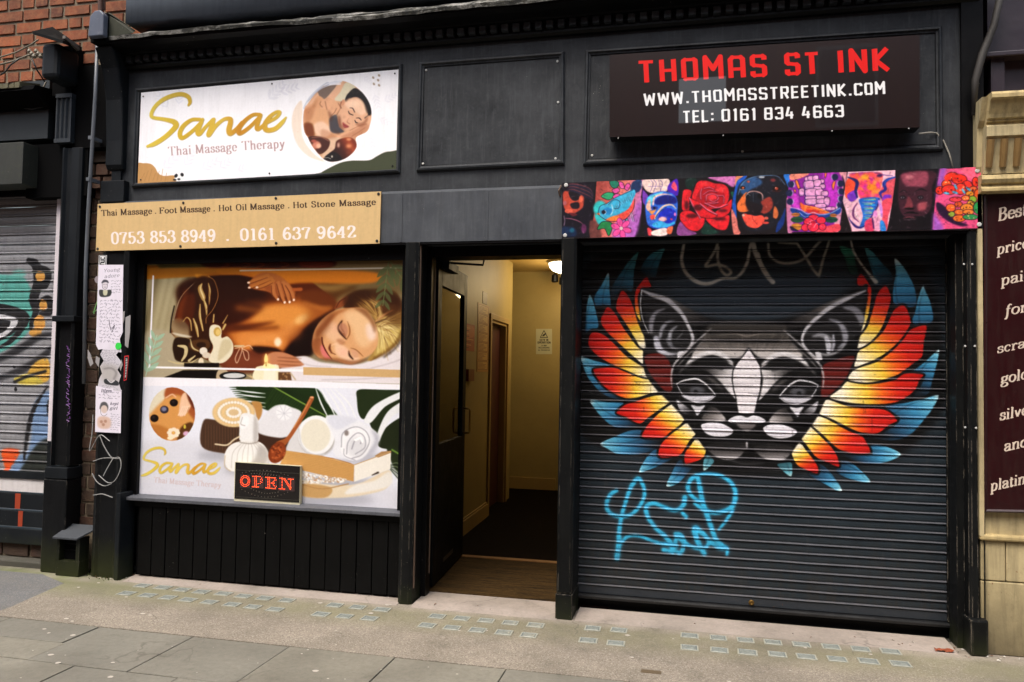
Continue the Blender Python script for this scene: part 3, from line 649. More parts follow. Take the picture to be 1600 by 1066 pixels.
    A.l([(560,140),(700,128),(815,150),(940,128),(1080,140)],[3,8,14,8,3],(150,140,132),b=3,a=.8)
    A.l([(560,185),(820,200),(1090,190)],26,(20,19,19),b=10,a=.6)
    for sg in (0,1):
        X=(lambda P:[(x,y) for x,y in P]) if sg==0 else (lambda P:[(1632-x,y+14) for x,y in P])
        A.l(X([(250,420),(300,370),(380,330),(480,302),(590,330),(680,400)]),[16,40,46,44,46,20],(222,219,220),b=7,a=.95)
        A.p(X([(585,470),(600,395),(690,420),(672,540),(700,690),(712,735),(640,665),(560,570),(450,480),(372,440),(470,430)]),None,b=5,st=[(0,(226,222,224)),(.42,(190,186,186)),(1,(46,44,44))],g=(X([(690,560)])[0],X([(430,470)])[0]))
        A.p(X([(362,410),(395,355),(480,326),(560,345),(640,402),(692,442),(560,452),(440,446),(368,436)]),(17,17,18),b=4)
        A.p(X([(390,440),(560,450),(690,470),(600,500),(480,490)]),None,b=8,st=[(0,(40,38,38)),(1,(200,196,196))],g=(X([(420,450)])[0],X([(660,490)])[0]),a=.7)
        A.l(X([(250,470),(330,500),(450,560),(560,640),(640,720)]),[30,50,60,60,40],(22,21,22),b=12,a=.9)
        A.l(X([(430,520),(520,580),(590,650)]),[8,40,10],(104,100,98),b=10,a=.8)
        A.l(X([(118,620),(112,520),(135,420),(200,340),(300,240),(400,150),(480,80)]),[10,16,20,20,16,16,8],(176,172,174),b=3)
        A.l(X([(170,430),(260,330),(350,250),(430,170)]),[12,18,14,6],(120,116,116),b=4,a=.9)
        A.l(X([(300,400),(230,440),(180,500)]),[10,30,10],(110,106,106),b=8,a=.7)
        # eye
        A.e(*X([(340,660)])[0],165,95,(26,25,26),b=8)
        A.p(X([(205,690),(300,704),(420,702),(512,700),(450,745),(345,762),(255,735)]),(206,204,212),b=3)
        A.e(*X([(350,655)])[0],72,44,(92,92,98),b=14,a=.9)
        A.e(*X([(338,668)])[0],20,22,(20,20,22),b=4)
        A.l(X([(215,620),(300,596),(400,610),(470,660)]),[8,20,20,8],(10,10,12),b=4)
        A.l(X([(160,592),(225,562),(335,545),(400,572),(450,612),(520,692)]),[10,15,18,17,14,11],(226,224,228),b=1)
        A.l(X([(162,595),(205,672),(275,738),(370,768),(460,748),(520,705)]),[9,9,8,8,8,9],(206,204,210),b=1)
        A.p(X([(295,788),(360,800),(425,790),(395,835),(352,886),(325,840)]),(214,212,218),b=3)
        A.p(X([(160,738),(225,780),(290,835),(262,870),(205,852),(175,800)]),None,b=4,st=[(0,(196,194,200)),(1,(50,48,50))],g=(X([(190,780)])[0],X([(290,860)])[0]))
        A.p(X([(468,800),(540,825),(590,880),(614,932),(500,935),(395,925),(420,860)]),None,b=5,st=[(0,(44,42,42)),(.5,(120,114,112)),(1,(206,200,200))],g=(X([(480,800)])[0],X([(560,935)])[0]))
    M5()
    A.p([(828,262),(850,300),(900,365),(936,430),(946,520),(936,650),(906,740),(880,860),(808,866),(735,862),(715,740),(690,650),(674,560),(682,470),(712,410),(765,345)],(228,223,226),b=1,sm=False)
    A.l([(828,262),(765,345),(712,410),(682,470),(676,560),(690,650),(715,740)],9,BLK,sm=False)
    A.l([(832,262),(900,365),(936,430),(946,520),(936,650),(912,745)],9,BLK,sm=False)
    A.p([(636,932),(690,895),(760,886),(812,902),(870,884),(940,900),(988,936),(930,952),(690,954)],(226,224,230),b=1)
    A.p([(715,958),(895,958),(835,1030),(790,1030)],(112,106,106),b=6)
    M3()
    A.p([(1040,560),(1070,542),(1130,534),(1220,545),(1312,602),(1268,645),(1180,652),(1110,640),(1062,606)],(228,225,232),b=1)
    A.p([(1085,730),(1200,700),(1420,715),(1405,770),(1335,838),(1205,838),(1130,795)],None,b=5,st=[(0,(26,25,26)),(.6,(96,92,92)),(1,(214,210,212))],g=((1260,715),(1265,845)))
    M4()
    A.p([(65,590),(90,562),(140,550),(240,556),(348,606),(302,652),(200,668),(110,642)],(228,225,232),b=1)
    A.p([(-10,735),(150,710),(305,735),(292,792),(235,848),(100,843),(20,795)],None,b=5,st=[(0,(26,25,26)),(.6,(96,92,92)),(1,(214,210,212))],g=((150,720),(155,850)))
    M3(); A.l([(1280,850),(1400,880),(1560,875)],[10,16,10],(90,88,90),b=6,a=.7)
    A.l([(1422,700),(1424,745)],16,(190,186,188),b=3)
    # grey tag along the top
    GT=(176,170,160)
    M1()
    A.l([(905,30),(890,110),(880,200),(915,300),(1000,372),(1100,392),(1220,350),(1340,338),(1420,230),(1450,80),(1470,30)],[22,30,30,32,36,34,26,26,28,24,20],GT,b=2)
    A.l([(1185,20),(1170,90),(1120,180),(1080,248),(1180,232),(1262,262),(1290,300),(1250,320),(1205,270),(1180,180),(1185,90)],26,(160,154,142),b=2)
    A.l([(1475,60),(1500,150),(1550,250),(1610,345)],[44,40,36,36],GT,b=2)
    M2()
    A.l([(20,140),(50,240),(100,330),(148,378)],[34,34,34,40],GT,b=3)
    A.l([(108,60),(120,150),(195,212),(300,220),(410,180),(510,70),(560,20)],24,(150,144,134),b=2)
    A.l([(190,52),(350,58),(410,150),(480,270),(530,332),(565,190),(605,70),(620,10)],[12,20,22,22,24,22,20,16],(156,150,138),b=2,sm=False)
    A.l([(795,20),(815,110),(870,210),(940,300),(1005,378)],[16,20,20,22,36],GT,b=3)
    # blue tag
    CY_=(66,186,226)
    M6()
    def tag(P,w): A.l(P,np.array(w)*1.55 if not np.isscalar(w) else w*1.55,CY_,b=9,a=.4); A.l(P,w,CY_,b=3.5)
    tag([(232,352),(180,390),(150,460),(165,530),(240,568),(340,560),(420,490),(462,400),(455,320),(410,255),(350,330),(310,440),(275,560),(255,680),(250,800),(235,920)],[30,34,36,34,30,30,30,30,30,36,34,32,32,36,44,44])
    tag([(270,790),(330,735),(430,735),(540,780),(650,805),(740,820)],[26,28,26,28,30,26])
    tag([(800,415),(785,480),(720,520),(620,490),(540,462),(480,490),(490,570),(560,670),(640,740),(690,810),(700,870)],[42,36,32,32,34,38,36,34,38,40,30])
    tag([(780,540),(810,575)],[28,34])
    tag([(960,460),(880,420),(825,340),(850,265),(900,240),(925,330),(945,440),(985,560),(1030,690),(1060,760),(1130,830)],[28,32,34,34,34,40,40,40,40,38,34])
    tag([(890,225),(1000,215),(1120,240),(1205,320),(1220,420),(1180,500),(1060,540),(950,510),(880,460)],[20,24,30,34,38,36,34,32,24])
    tag([(1200,520),(1140,610),(1080,685)],[26,24,18])
    tag([(620,850),(700,850),(740,720),(790,760),(770,870),(700,850)],[34,34,30,30,34,30])
    tag([(725,720),(800,790),(880,830),(960,835),(1000,770),(890,670),(900,760),(960,880)],[40,34,30,30,32,50,44,40])
    tag([(1010,780),(1090,830),(1150,835),(1150,890)],[40,40,34,22])
    # overspray specks, scuffs, short runs
    A.v(890,370,.38125)
    for i in range(900):
        x,y=r.normal(730,420),r.normal(560,330); q=r.random(); A.e(x,y,r.uniform(.8,2.2),r.uniform(.8,2.),(12,12,14) if q<.6 else (150,146,140),a=r.uniform(.3,.8))
    for i in range(46):
        x,y=r.uniform(20,1500),r.uniform(250,1560); A.l([(x,y),(x+r.uniform(10,70),y+r.uniform(-3,6)),(x+r.uniform(60,130),y+r.uniform(-3,6))],[.5,r.uniform(1,3.5),.5],(14,14,15),a=.7)
    for i in range(16):
        x,y=r.uniform(150,1350),r.uniform(500,900); A.l([(x,y),(x+1,y+r.uniform(20,60))],[3,1.2],(10,10,12),a=.5)
    A.noise(.03,3,4); A.img=boxblur3(np.clip(A.img,0,1),1.0)**1.12
    return A
# ---------------------------------------------------------------- the white massage sign, the tan number board, the black studio sign
Q_SAN=[(220.6,145),(622.7,108.7),(618.8,266),(215.1,286.6)]
Q_TAN=[(152.6,319),(595.4,299.2),(593,380.5),(149.6,392.5)]
Q_INK=[(952.5,86),(1437,54.7),(1437,199),(952.5,214.4)]
Q_BAN=[(878,286),(1533,261),(1535,357.5),(878,372.8)]
Q_WIN=[(227.5,413),(633,406.5),(627,801),(213.7,772.5)]
Q_MAR=[(1541,283),(1665,276),(1665,800),(1541,797)]
GOLD=[(0,(226,206,96)),(.3,(214,184,66)),(.55,(224,196,92)),(.68,(206,152,44)),(.85,(214,176,70)),(1,(226,204,96))]
def sanae_word(A,P,b=0,k=1.):
    "brush lettering; P maps the reference outline into the view"
    for p,w in [([(530,222),(546,190),(530,140),(470,112),(390,120),(290,160),(210,225),(168,300),(180,342),(290,362),(380,385),(408,420),(380,465),(300,540),(200,605),(128,632)],[20,34,40,44,44,44,40,38,34,38,50,58,54,50,48,26]),
        ([(640,365),(560,370),(480,430),(445,505),(470,550),(560,490),(650,400),(668,368),(640,440),(618,490),(640,510),(700,440),(770,368)],[34,38,46,46,42,38,36,34,40,44,44,34,34]),
        ([(780,365),(760,430),(730,520),(800,430),(880,366),(940,362),(945,400),(930,470),(945,508),(1000,470),(1060,400)],[34,48,50,40,36,44,50,54,52,42,38]),
        ([(1236,318),(1170,322),(1090,380),(1030,460),(1040,508),(1130,450),(1220,360),(1246,326),(1220,400),(1208,450),(1225,465),(1280,420),(1340,350)],[32,36,42,48,44,38,36,34,40,44,40,34,34]),
        ([(1300,408),(1400,350),(1436,300),(1400,296),(1330,350),(1285,430),(1310,476),(1390,462),(1460,400),(1500,348)],[30,34,34,34,42,50,48,46,40,14])]:
        Q=[P(x,y) for x,y in p]; w=np.array(w,float)*k
        A.l([(x+3*k,y+5*k) for x,y in Q],w*1.04,(150,128,52),b=b+2*k,a=.7)
        A.l(Q,w,st=GOLD,g=(P(130,400),P(1500,400)),b=b)
def sprig(A,x,y,L,ang,col,a=.5,n=4,w=.16):
    c,s=math.cos(ang),math.sin(ang); A.l([(x,y),(x+c*L,y+s*L)],L*.02,col,a=a)
    for i in range(n):
        for sd in (-1,1):
            t=(i+.6)/n*L; bx,by=x+c*t,y+s*t; an=ang+sd*.7; l=L*(.42-.05*i)
            q=(math.cos(an),math.sin(an)); m=(-q[1],q[0])
            A.p([(bx,by),(bx+q[0]*l*.5+m[0]*l*w,by+q[1]*l*.5+m[1]*l*w),(bx+q[0]*l,by+q[1]*l),(bx+q[0]*l*.5-m[0]*l*w,by+q[1]*l*.5-m[1]*l*w)],col,a=a)
def art_sanae():
    rr0=np.random.default_rng(12)
    A=Art('massage_sign',1000,390,(247,246,250),Q_SAN)
    A.p([(700,90),(1000,90),(1000,400),(400,400)],(246,243,243),b=40,a=.8,sm=False)
    A.v(210,130,.15625)
    for q in [(340,260,170,-2.2),(430,230,150,-1.4),(260,870,230,-.7),(480,850,200,-1.0),(640,870,200,-.5),(820,860,180,-.6),(1000,880,160,-.4)]:
        sprig(A,*q,(220,222,234),.5,4,.13)
    sprig(A,1310,180,240,-.8,(222,222,232),.5,5); sprig(A,1420,100,200,-.3,(216,214,226),.5,4)
    A.p([(25,1010),(25,815),(90,802),(160,810),(205,850),(235,905),(290,930),(380,925),(400,950),(385,1010)],(204,164,112))
    for i in range(7): A.l([(60+i*40,980),(100+i*36,900-(i%3)*20)],5,(178,138,92),a=.8)
    A.e(440,950,48,38,(240,240,240)); A.e(408,928,15,20,(30,30,34),rot=30); A.e(468,918,15,18,(30,30,34),rot=-30); A.e(436,962,14,9,(30,30,34)); A.e(395,968,16,9,(30,30,34))
    sanae_word(A,lambda x,y:(x,y))
    A.text('Thai Massage',(335,728),(1010,684),90,'serif',(190,164,164),w=.155,nib=.25)
    A.text('Therapy',(1062,676),(1490,650),90,'serif',(190,164,164),w=.155,nib=.25)
    A.v(440,110,.15008)
    for q in [(960,240,150,1.3),(1050,330,160,-.5),(1000,500,150,.4),(900,680,160,1.2),(840,60,120,.7)]: sprig(A,*q,(228,227,236),.5,4)
    # beige ring behind the round picture
    A.p([(190,320),(120,400),(90,520),(100,640),(150,780),(240,880),(340,930),(440,950),(330,880),(220,740),(190,600),(200,450)],(240,222,206),b=3)
    C=[(575,112),(470,135),(370,205),(280,300),(225,400),(208,520),(222,640),(262,710),(300,790),(370,875),(430,930),(520,955),(640,925),(730,860),(772,790),(768,700),(880,640),(915,560),(930,470),(915,370),(860,270),(770,180),(670,125)]
    A.p([(x-14,y-8) for x,y in C[1:5]]+[(x+10,y+10) for x,y in C[4:0:-1]],(206,210,222))
    A.setclip(C)
    A.p(C,(220,178,144))
    A.p([(220,400),(380,230),(480,170),(640,130),(560,330),(480,420),(340,420),(240,470)],(232,190,160),b=6)      # arm
    A.p([(365,215),(440,170),(560,150),(480,260),(410,320),(370,250)],(140,122,112),b=4)
    A.p([(200,420),(240,300),(380,180),(575,140),(600,110),(300,90)],(226,228,236),b=3)
    A.l([(235,370),(350,225),(470,160),(600,145)],14,(240,240,246),b=2); A.l([(250,340),(370,210),(480,150)],6,(120,130,170),b=2,a=.7)
    A.p([(660,130),(760,180),(700,230),(650,320),(620,330),(540,310),(600,230)],(224,216,192),b=4)
    A.p([(220,420),(300,350),(370,270),(440,330),(390,400),(320,420),(290,520),(240,560),(225,480)],(226,178,140),b=4)
    for x in (0,38,74): A.l([(245+x,420),(250+x,470),(262+x,520)],26,(222,172,134),b=3); 
    for x in (0,38): A.l([(266+x,440),(270+x,520)],5,(150,96,66),b=2,a=.8)
    A.p([(390,340),(470,290),(550,330),(600,390),(560,440),(500,510),(470,440),(420,400)],(230,184,150),b=4)
    for q in ([(395,330),(385,360),(410,390)],[(440,330),(450,380),(460,420)],[(500,480),(540,440),(560,400)],[(580,350),(600,400),(560,470)]): A.l(q,6,(140,86,62),b=2,a=.8)
    A.p([(225,540),(300,420),(440,410),(500,480),(520,560),(640,640),(560,720),(420,700),(340,690),(240,690)],(226,180,142),b=5)
    A.p([(330,560),(420,540),(500,620),(470,690),(370,690),(310,620)],(240,208,184),b=14)
    A.p([(220,560),(300,560),(325,640),(320,690),(240,680)],(140,80,44),b=8)
    A.p([(490,500),(560,470),(590,580),(640,640),(560,660),(500,640),(485,570)],(92,88,94),b=5)
    # head
    A.p([(690,240),(760,190),(850,260),(915,360),(930,450),(880,430),(840,350),(780,290),(700,300),(650,330),(660,280)],(30,24,28),b=3)
    A.p([(650,320),(690,290),(780,280),(850,330),(890,420),(880,500),(830,560),(760,600),(680,625),(630,625),(590,570),(572,500),(590,430),(620,370)],(228,186,156),b=3)
    A.p([(650,340),(780,300),(850,350),(880,430),(820,470),(740,420),(680,400)],(240,206,180),b=10)
    A.l([(850,300),(900,400),(905,470),(870,500)],26,(46,32,34),b=4)
    A.e(628,340,18,34,(220,166,134),rot=15,b=2); A.l([(612,330),(600,370),(610,400)],8,(150,98,76),b=2)
    A.l([(700,395),(730,400),(752,440)],[5,9,6],(64,40,36),b=1); A.l([(684,428),(698,455),(735,470)],[5,10,6],(50,32,32),b=1)
    A.l([(768,500),(800,500),(822,522)],[5,9,6],(64,40,36),b=1); A.l([(752,522),(765,545),(785,550)],[5,10,6],(50,32,32),b=1)
    A.l([(690,500),(672,540),(700,562)],[3,6,5],(170,110,88),b=3)
    A.p([(625,545),(650,560),(692,590),(650,605),(628,585)],(178,92,88),b=2); A.l([(632,565),(655,582),(682,594)],4,(120,50,52),b=1)
    A.p([(600,500),(600,580),(640,620),(590,590)],(186,134,106),b=6)
    A.p([(560,690),(680,640),(800,560),(900,470),(930,520),(900,600),(800,640),(740,700),(640,730)],(232,188,156),b=5)
    for q in ([(720,690),(800,640),(860,600)],[(760,720),(830,650)],[(700,630),(800,580),(880,560)]): A.l(q,6,(170,116,86),b=3,a=.8)
    A.p([(470,720),(560,700),(620,720),(560,780),(540,830),(470,880),(400,920),(420,860)],(226,196,170),b=4)
    A.p([(262,700),(380,692),(470,720),(490,760),(460,830),(380,875),(320,800)],(92,52,42),b=3); A.l([(300,705),(400,700),(480,740)],7,(180,130,112),b=2)
    A.e(350,780,44,40,(216,150,128),b=6); A.e(372,790,26,24,(240,196,170),b=5); A.e(320,740,30,16,(190,110,94),b=6)
    A.p([(560,740),(640,705),(720,705),(772,760),(770,830),(700,900),(600,940),(450,950),(480,870),(540,820)],None,b=3,st=[(0,(44,24,26)),(.45,(96,46,34)),(.75,(176,88,54)),(1,(120,52,36))],g=((500,900),(780,740)))
    A.e(690,790,30,22,(230,160,120),b=14); A.e(580,780,14,30,(220,180,160),b=8)
    A.p([(440,900),(500,860),(560,860),(620,930),(520,950),(430,935)],(36,28,30),b=3); A.l([(430,915),(470,912),(500,925)],6,(220,220,210),b=1); A.e(512,900,10,14,(220,214,200),b=2)
    A.e(690,720,26,16,(226,160,120),b=5)
    # deeper photographic tones: hair strands, cheek and neck shade, finger gaps
    for i in range(26): t=i/26; A.l([(700+t*60,300-t*70),(800+t*50,250-t*10),(880+t*40,360+t*20),(905+t*12,450)],[2,4,4,2],(14,10,12) if i%3 else (96,76,70),b=2,a=.5)
    A.p([(690,240),(760,195),(850,262),(920,370),(930,460),(880,440),(845,340),(780,285),(700,296),(655,330)],(18,13,16),b=6,a=.6)
    A.p([(580,470),(572,530),(600,590),(650,625),(610,560),(600,500)],(120,70,50),b=12,a=.7); A.p([(760,560),(840,540),(890,480),(880,540),(820,590)],(150,96,70),b=10,a=.6)
    A.p([(640,440),(700,460),(690,520),(650,520)],(236,190,160),b=16,a=.6); A.e(740,350,60,36,(250,220,196),b=18,a=.7)
    A.p([(225,420),(300,380),(360,300),(330,420),(290,520),(236,560)],(176,116,80),b=14,a=.4); A.p([(470,420),(520,500),(500,560),(560,660),(600,660),(520,600)],(110,66,48),b=12,a=.6)
    A.p([(600,700),(720,640),(860,560),(900,600),(760,700)],(170,110,80),b=14,a=.4); A.p([(400,620),(480,640),(560,700),(480,720),(400,700)],(180,124,92),b=14,a=.4)
    for i in range(60): A.e(rr0.uniform(230,900),rr0.uniform(160,900),rr0.uniform(8,26),rr0.uniform(6,18),(250,214,186) if i%2 else (120,76,56),b=9,a=.10)
    A.setclip()
    A.p([(400,1066),(470,1025),(600,965),(720,942),(900,938),(980,900),(1060,858),(1130,845),(1260,850),(1260,1075),(400,1080)],(86,92,70))
    for x,y in ((948,78),(1010,55),(1000,105),(955,145),(1010,158)): A.e(x,y,15,11,(186,170,154),rot=50)
    A.noise(.008,3,2); A.img=boxblur3(A.img,.8); A.img=np.where(A.img.min(2,keepdims=True)<.80,A.img**1.3,A.img)
    return A
def art_tan():
    A=Art('number_board',1000,190,(208,176,124),Q_TAN)
    A.v(140,280,.3); K=(58,40,28); W=(238,226,220)
    for t,a,b in (('Thai',62,143),('Massage',160,322),('.',336,346),('Foot',360,452),('Massage',468,624),('.',640,650),('Hot',668,738),('Oil',758,815),('Massage',832,1010),('.',1028,1038),('Hot',1056,1130),('Stone',1152,1276),('Massage',1298,1490)):
        y=lambda x:192-(x-62)*(58/1428.)
        A.text(t,(a,y(a)),(b,y(b)),31 if t!='Massage' else 32,'serif',K,w=.2,nib=.36)
    for t,a,b in (('0753',112,284),('853',314,444),('8949',474,652),('.',706,724),('0161',780,962),('637',1002,1148),('9642',1182,1386)):
        y=lambda x:338-(x-112)*(34/1274.)
        A.text(t,(a,y(a)),(b,y(b)),60,'serif',W,w=.215,nib=.3)
    A.noise(.012,4,3)
    return A
def art_ink():
    A=Art('studio_sign',1100,330,(26,17,17),Q_INK)
    A.v(900,0,.4375)
    def row(t,p0,p1,h,col,w,x0=None): A.text(t,p0,p1,h,'tech',col,w=w,nib=None,sp=.16)
    R=(218,26,22)
    for t,p0,p1 in (('THOMAS',(222,297),(672,275)),('ST',(740,272),(860,266)),('INK',(930,262),(1118,252))): A.text(t,p0,p1,79,'tech',R,w=.24,nib=.66,sp=.24)
    A.text('WWW.THOMASSTREETINK.COM',(240,378),(1100,337),42,'tech',(232,232,232),w=.22,nib=.7,sp=.22)
    for t,p0,p1 in (('TEL:',(376,441),(484,436)),('0161',(512,435),(634,431)),('834',(664,429),(770,425)),('4663',(800,424),(950,418))): A.text(t,p0,p1,42,'tech',(232,232,232),w=.22,nib=.7,sp=.22)
    return A
def art_maroon():
    A=Art('gold_buyer_board',330,1300,(38,6,9),Q_MAR)
    A.v(1530,290,.47909); C=(206,190,172)
    W=[('Best',60,118,40,96),('price',57,228,34,104),('paid',70,330,34,104),('for',84,430,34,70),('scrap',58,552,30,120),('gold',70,652,34,90),('silver',66,770,34,112),('and',80,870,34,78),('platinum',36,998,34,176)]
    for t,x,y,h,wd in W:
        A.text(t,(x,y),(x+wd,y-wd*.22),h,'serif',C,w=.2,nib=.34,slant=.28,sp=.02)
    A.noise(.05,5,3)
    return A
# ---------------------------------------------------------------- the big window print: massage picture above, spa still life below
def art_window():
    A=Art('window_print',1080,1010,(226,226,238),Q_WIN)
    r=np.random.default_rng(3)
    W1=lambda:A.v(220,400,.18767); W2=lambda:A.v(420,400,.18755); W3=lambda:A.v(210,590,.19696); W4=lambda:A.v(420,590,.20638)
    Z=lambda:A.v(200,390,.275); Y=lambda:A.v(200,580,.275)
    # ---- upper picture
    Z(); A.p([(60,50),(1600,50),(1600,790),(50,745)],(150,138,108),sm=False)
    A.setclip([(60,50),(1600,50),(1600,762),(50,722)],False)
    A.p([(80,60),(400,60),(420,160),(300,240),(240,470),(100,480)],(160,148,116),b=10)
    for x0 in (120,170,210,250,300): A.l([(x0+60,90),(x0+10,300),(x0-30,480)],26,(190,180,146) if x0%20 else (112,100,72),b=12,a=.6)
    A.p([(100,470),(250,470),(330,520),(300,620),(320,720),(60,720)],(178,166,140),b=12)
    A.p([(1140,60),(1600,60),(1560,250),(1300,240),(1180,300),(1000,200)],(150,128,88),b=14)
    A.p([(1000,170),(1300,200),(1220,260),(1140,300),(1040,240)],(106,70,30),b=16)
    A.l([(900,170),(1150,220),(1350,150)],40,(182,150,90),b=14,a=.6)
    # back and shoulders
    A.p([(255,420),(300,280),(400,165),(560,120),(900,110),(1100,230),(1180,320),(1120,420),(1060,520),(960,620),(700,680),(540,660),(400,600),(250,480)],(104,48,14),b=4)
    A.p([(300,190),(640,110),(760,190),(760,340),(560,420),(420,380),(300,330)],(62,24,8),b=18)
    A.p([(300,290),(380,250),(360,420),(290,440),(270,390)],(122,58,20),b=12)
    A.p([(680,300),(900,300),(1000,260),(1150,320),(1120,400),(960,460),(880,560),(720,590),(600,540),(560,440),(620,380)],(196,116,48),b=24)
    A.p([(760,330),(1000,330),(1060,380),(960,430),(820,440),(700,400)],(216,140,62),b=20)
    A.p([(640,470),(820,470),(900,520),(860,580),(700,580),(620,540)],(214,134,62),b=18)
    A.p([(540,300),(760,320),(700,380),(600,430),(520,420)],(74,28,8),b=16)
    A.p([(560,430),(700,420),(840,410),(700,450),(560,470)],(96,42,12),b=12,a=.8)
    A.e(985,395,46,22,(232,178,106),b=12,rot=-30); A.e(850,525,20,26,(250,224,190),b=7)
    A.p([(985,470),(1060,400),(1180,340),(1100,420),(1060,500),(1050,590),(1000,610),(890,600),(920,540)],(36,14,8),b=10)
    A.p([(980,250),(1080,230),(1180,290),(1160,330),(1000,300)],(120,64,24),b=12)
    A.p([(540,590),(700,570),(820,590),(880,640),(820,690),(560,690)],(130,66,40),b=10)
    A.p([(740,590),(820,580),(880,600),(840,560),(700,550)],(50,20,8),b=8)
    # towels
    A.p([(240,420),(300,390),(380,480),(440,560),(360,600),(280,520)],(168,146,112),b=6); A.l([(262,320),(245,400),(240,470)],7,(40,30,22),b=2)
    A.l([(400,165),(300,270),(258,400)],4,(220,212,190),b=1.5)
    A.p([(900,640),(1000,605),(1100,640),(1300,650),(1400,610),(1500,540),(1580,450),(1580,770),(880,770)],(226,218,220),b=5)
    for q in ([(1350,680),(1500,640),(1570,610)],[(1100,740),(1300,735),(1500,720)],[(960,640),(1050,660),(1150,665)]): A.l(q,6,(190,178,180),b=3,a=.7)
    # head
    W2()
    A.p([(620,360),(700,300),(820,280),(950,275),(1060,300),(1110,420),(1120,560),(1090,660),(1010,760),(920,830),(840,870),(880,760),(900,640),(860,500),(760,430),(640,450)],(128,92,48),b=5)
    A.p([(625,380),(720,300),(840,290),(840,380),(760,420),(650,450)],(84,48,20),b=12)
    A.p([(880,480),(980,430),(1100,480),(1120,640),(1060,740),(960,810),(850,868),(820,860),(880,780),(905,680),(900,580)],(176,142,78),b=6)
    A.p([(930,600),(1090,560),(1100,640),(1030,730),(930,800),(880,830),(910,720)],(206,180,104),b=10)
    for i in range(90):
        t=r.random(); x0=700+t*260; y0=310+r.random()*90
        A.l([(x0,y0),(x0+60+r.random()*50,y0+70),(890+r.random()*40,500+r.random()*60)],[2,5,3],[(206,172,98),(166,124,64),(96,58,26),(226,200,136)][i%4],b=1.5,a=.5)
    for i in range(120):
        an=r.uniform(-.9,1.6); L=r.uniform(120,260)
        x=905+r.uniform(-20,20); y=560+r.uniform(-20,60)
        A.l([(x,y),(x+math.cos(an)*L*.5+14,y+math.sin(an)*L*.5),(x+math.cos(an)*L,y+math.sin(an)*L+30)],[3,6,3],[(222,196,120),(232,212,150),(120,80,40),(170,130,70),(240,226,170)][i%5],b=1.5,a=.55)
    A.p([(960,300),(1060,320),(1110,400),(1060,480),(980,500),(930,440)],(82,44,22),b=12,a=.75)
    A.l([(890,545),(960,490),(1030,450)],[10,14,8],(196,140,96),b=4,a=.8); A.l([(885,560),(930,540),(990,520)],[8,10,5],(70,38,20),b=4,a=.8)
    A.p([(380,620),(450,520),(560,450),(700,430),(800,440),(850,500),(900,600),(910,720),(870,800),(800,850),(700,895),(640,895),(560,870),(500,860),(420,850),(372,790),(362,720)],(216,162,112),b=5)
    A.p([(640,470),(760,460),(840,520),(880,600),(870,700),(800,760),(730,720),(690,600),(640,540)],(228,184,136),b=20)
    A.p([(820,560),(880,600),(890,680),(840,700),(810,630)],(236,206,186),b=16)
    A.p([(430,560),(520,540),(580,620),(620,700),(540,720),(470,660),(420,640)],(226,180,140),b=16)
    A.p([(370,700),(430,690),(440,780),(440,840),(390,820),(364,770)],(188,120,72),b=10)
    A.p([(395,620),(470,540),(560,460),(660,440),(560,500),(470,600),(400,680)],(170,104,56),b=12,a=.8)
    A.p([(560,720),(640,760),(690,820),(760,850),(700,885),(600,850),(550,790)],(232,190,154),b=12)
    # ear
    A.p([(545,440),(560,400),(600,360),(650,335),(660,370),(620,420),(570,440)],(150,86,48),b=4); A.l([(560,430),(590,380),(640,350)],6,(90,44,22),b=3)
    # features
    A.l([(655,545),(672,600),(672,650),(650,692)],[3,9,9,4],(150,96,56),b=3)
    A.p([(600,560),(640,570),(660,620),(640,670),(600,650),(582,610)],(196,138,104),b=8)
    A.l([(610,540),(580,592),(592,634),(645,694)],[8,18,16,6],(48,24,16),b=5); A.p([(600,556),(584,600),(600,640),(640,680),(630,640),(612,600)],(150,96,70),b=6,a=.8)
    A.l([(600,560),(590,600),(620,640)],4,(240,200,170),b=2,a=.6)
    A.l([(680,765),(720,778),(760,810),(785,835)],[3,9,8,4],(156,102,62),b=3)
    A.l([(665,790),(672,825),(700,858)],[7,15,9],(60,32,22),b=4); A.p([(690,780),(740,800),(740,840),(700,840)],(212,160,124),b=8)
    A.l([(640,700),(590,720),(545,735),(512,750)],[4,8,10,6],(234,190,150),b=5)
    A.l([(512,735),(505,770),(520,805)],[8,18,10],(120,64,40),b=5); A.l([(520,805),(555,820)],[8,5],(130,76,50),b=3)
    A.l([(430,700),(424,770),(440,830),(480,862)],22,(176,112,74),b=10,a=.7); A.p([(440,740),(470,770),(500,830),(520,855),(470,850),(438,810),(428,770)],(214,120,112),b=4)
    A.l([(442,680),(448,730),(480,800),(525,860)],[10,10,8,4],(90,34,22),b=3)
    A.l([(365,700),(372,790),(420,850),(560,878),(690,902),(820,860)],[5,6,5,5,6,5],(150,92,60),b=4,a=.7)
    # photographic modelling over the face, hair and back
    W2()
    A.p([(380,640),(450,540),(540,460),(520,560),(470,640),(420,720),(400,820),(368,760)],(120,66,36),b=26,a=.55)
    A.p([(420,850),(560,880),(700,900),(820,850),(700,870),(560,850)],(130,76,46),b=10,a=.55)
    A.p([(700,430),(800,440),(850,500),(890,580),(880,640),(840,540),(760,470)],(110,66,36),b=12,a=.55)
    A.p([(560,700),(600,690),(640,720),(600,740)],(176,116,80),b=10,a=.6); A.e(560,600,40,40,(226,170,140),b=20,a=.5); A.e(620,800,46,34,(236,176,150),b=18,a=.6)
    A.p([(620,360),(720,290),(900,275),(1040,300),(1100,400),(1060,430),(940,380),(800,360),(660,430)],(70,38,16),b=18,a=.75)
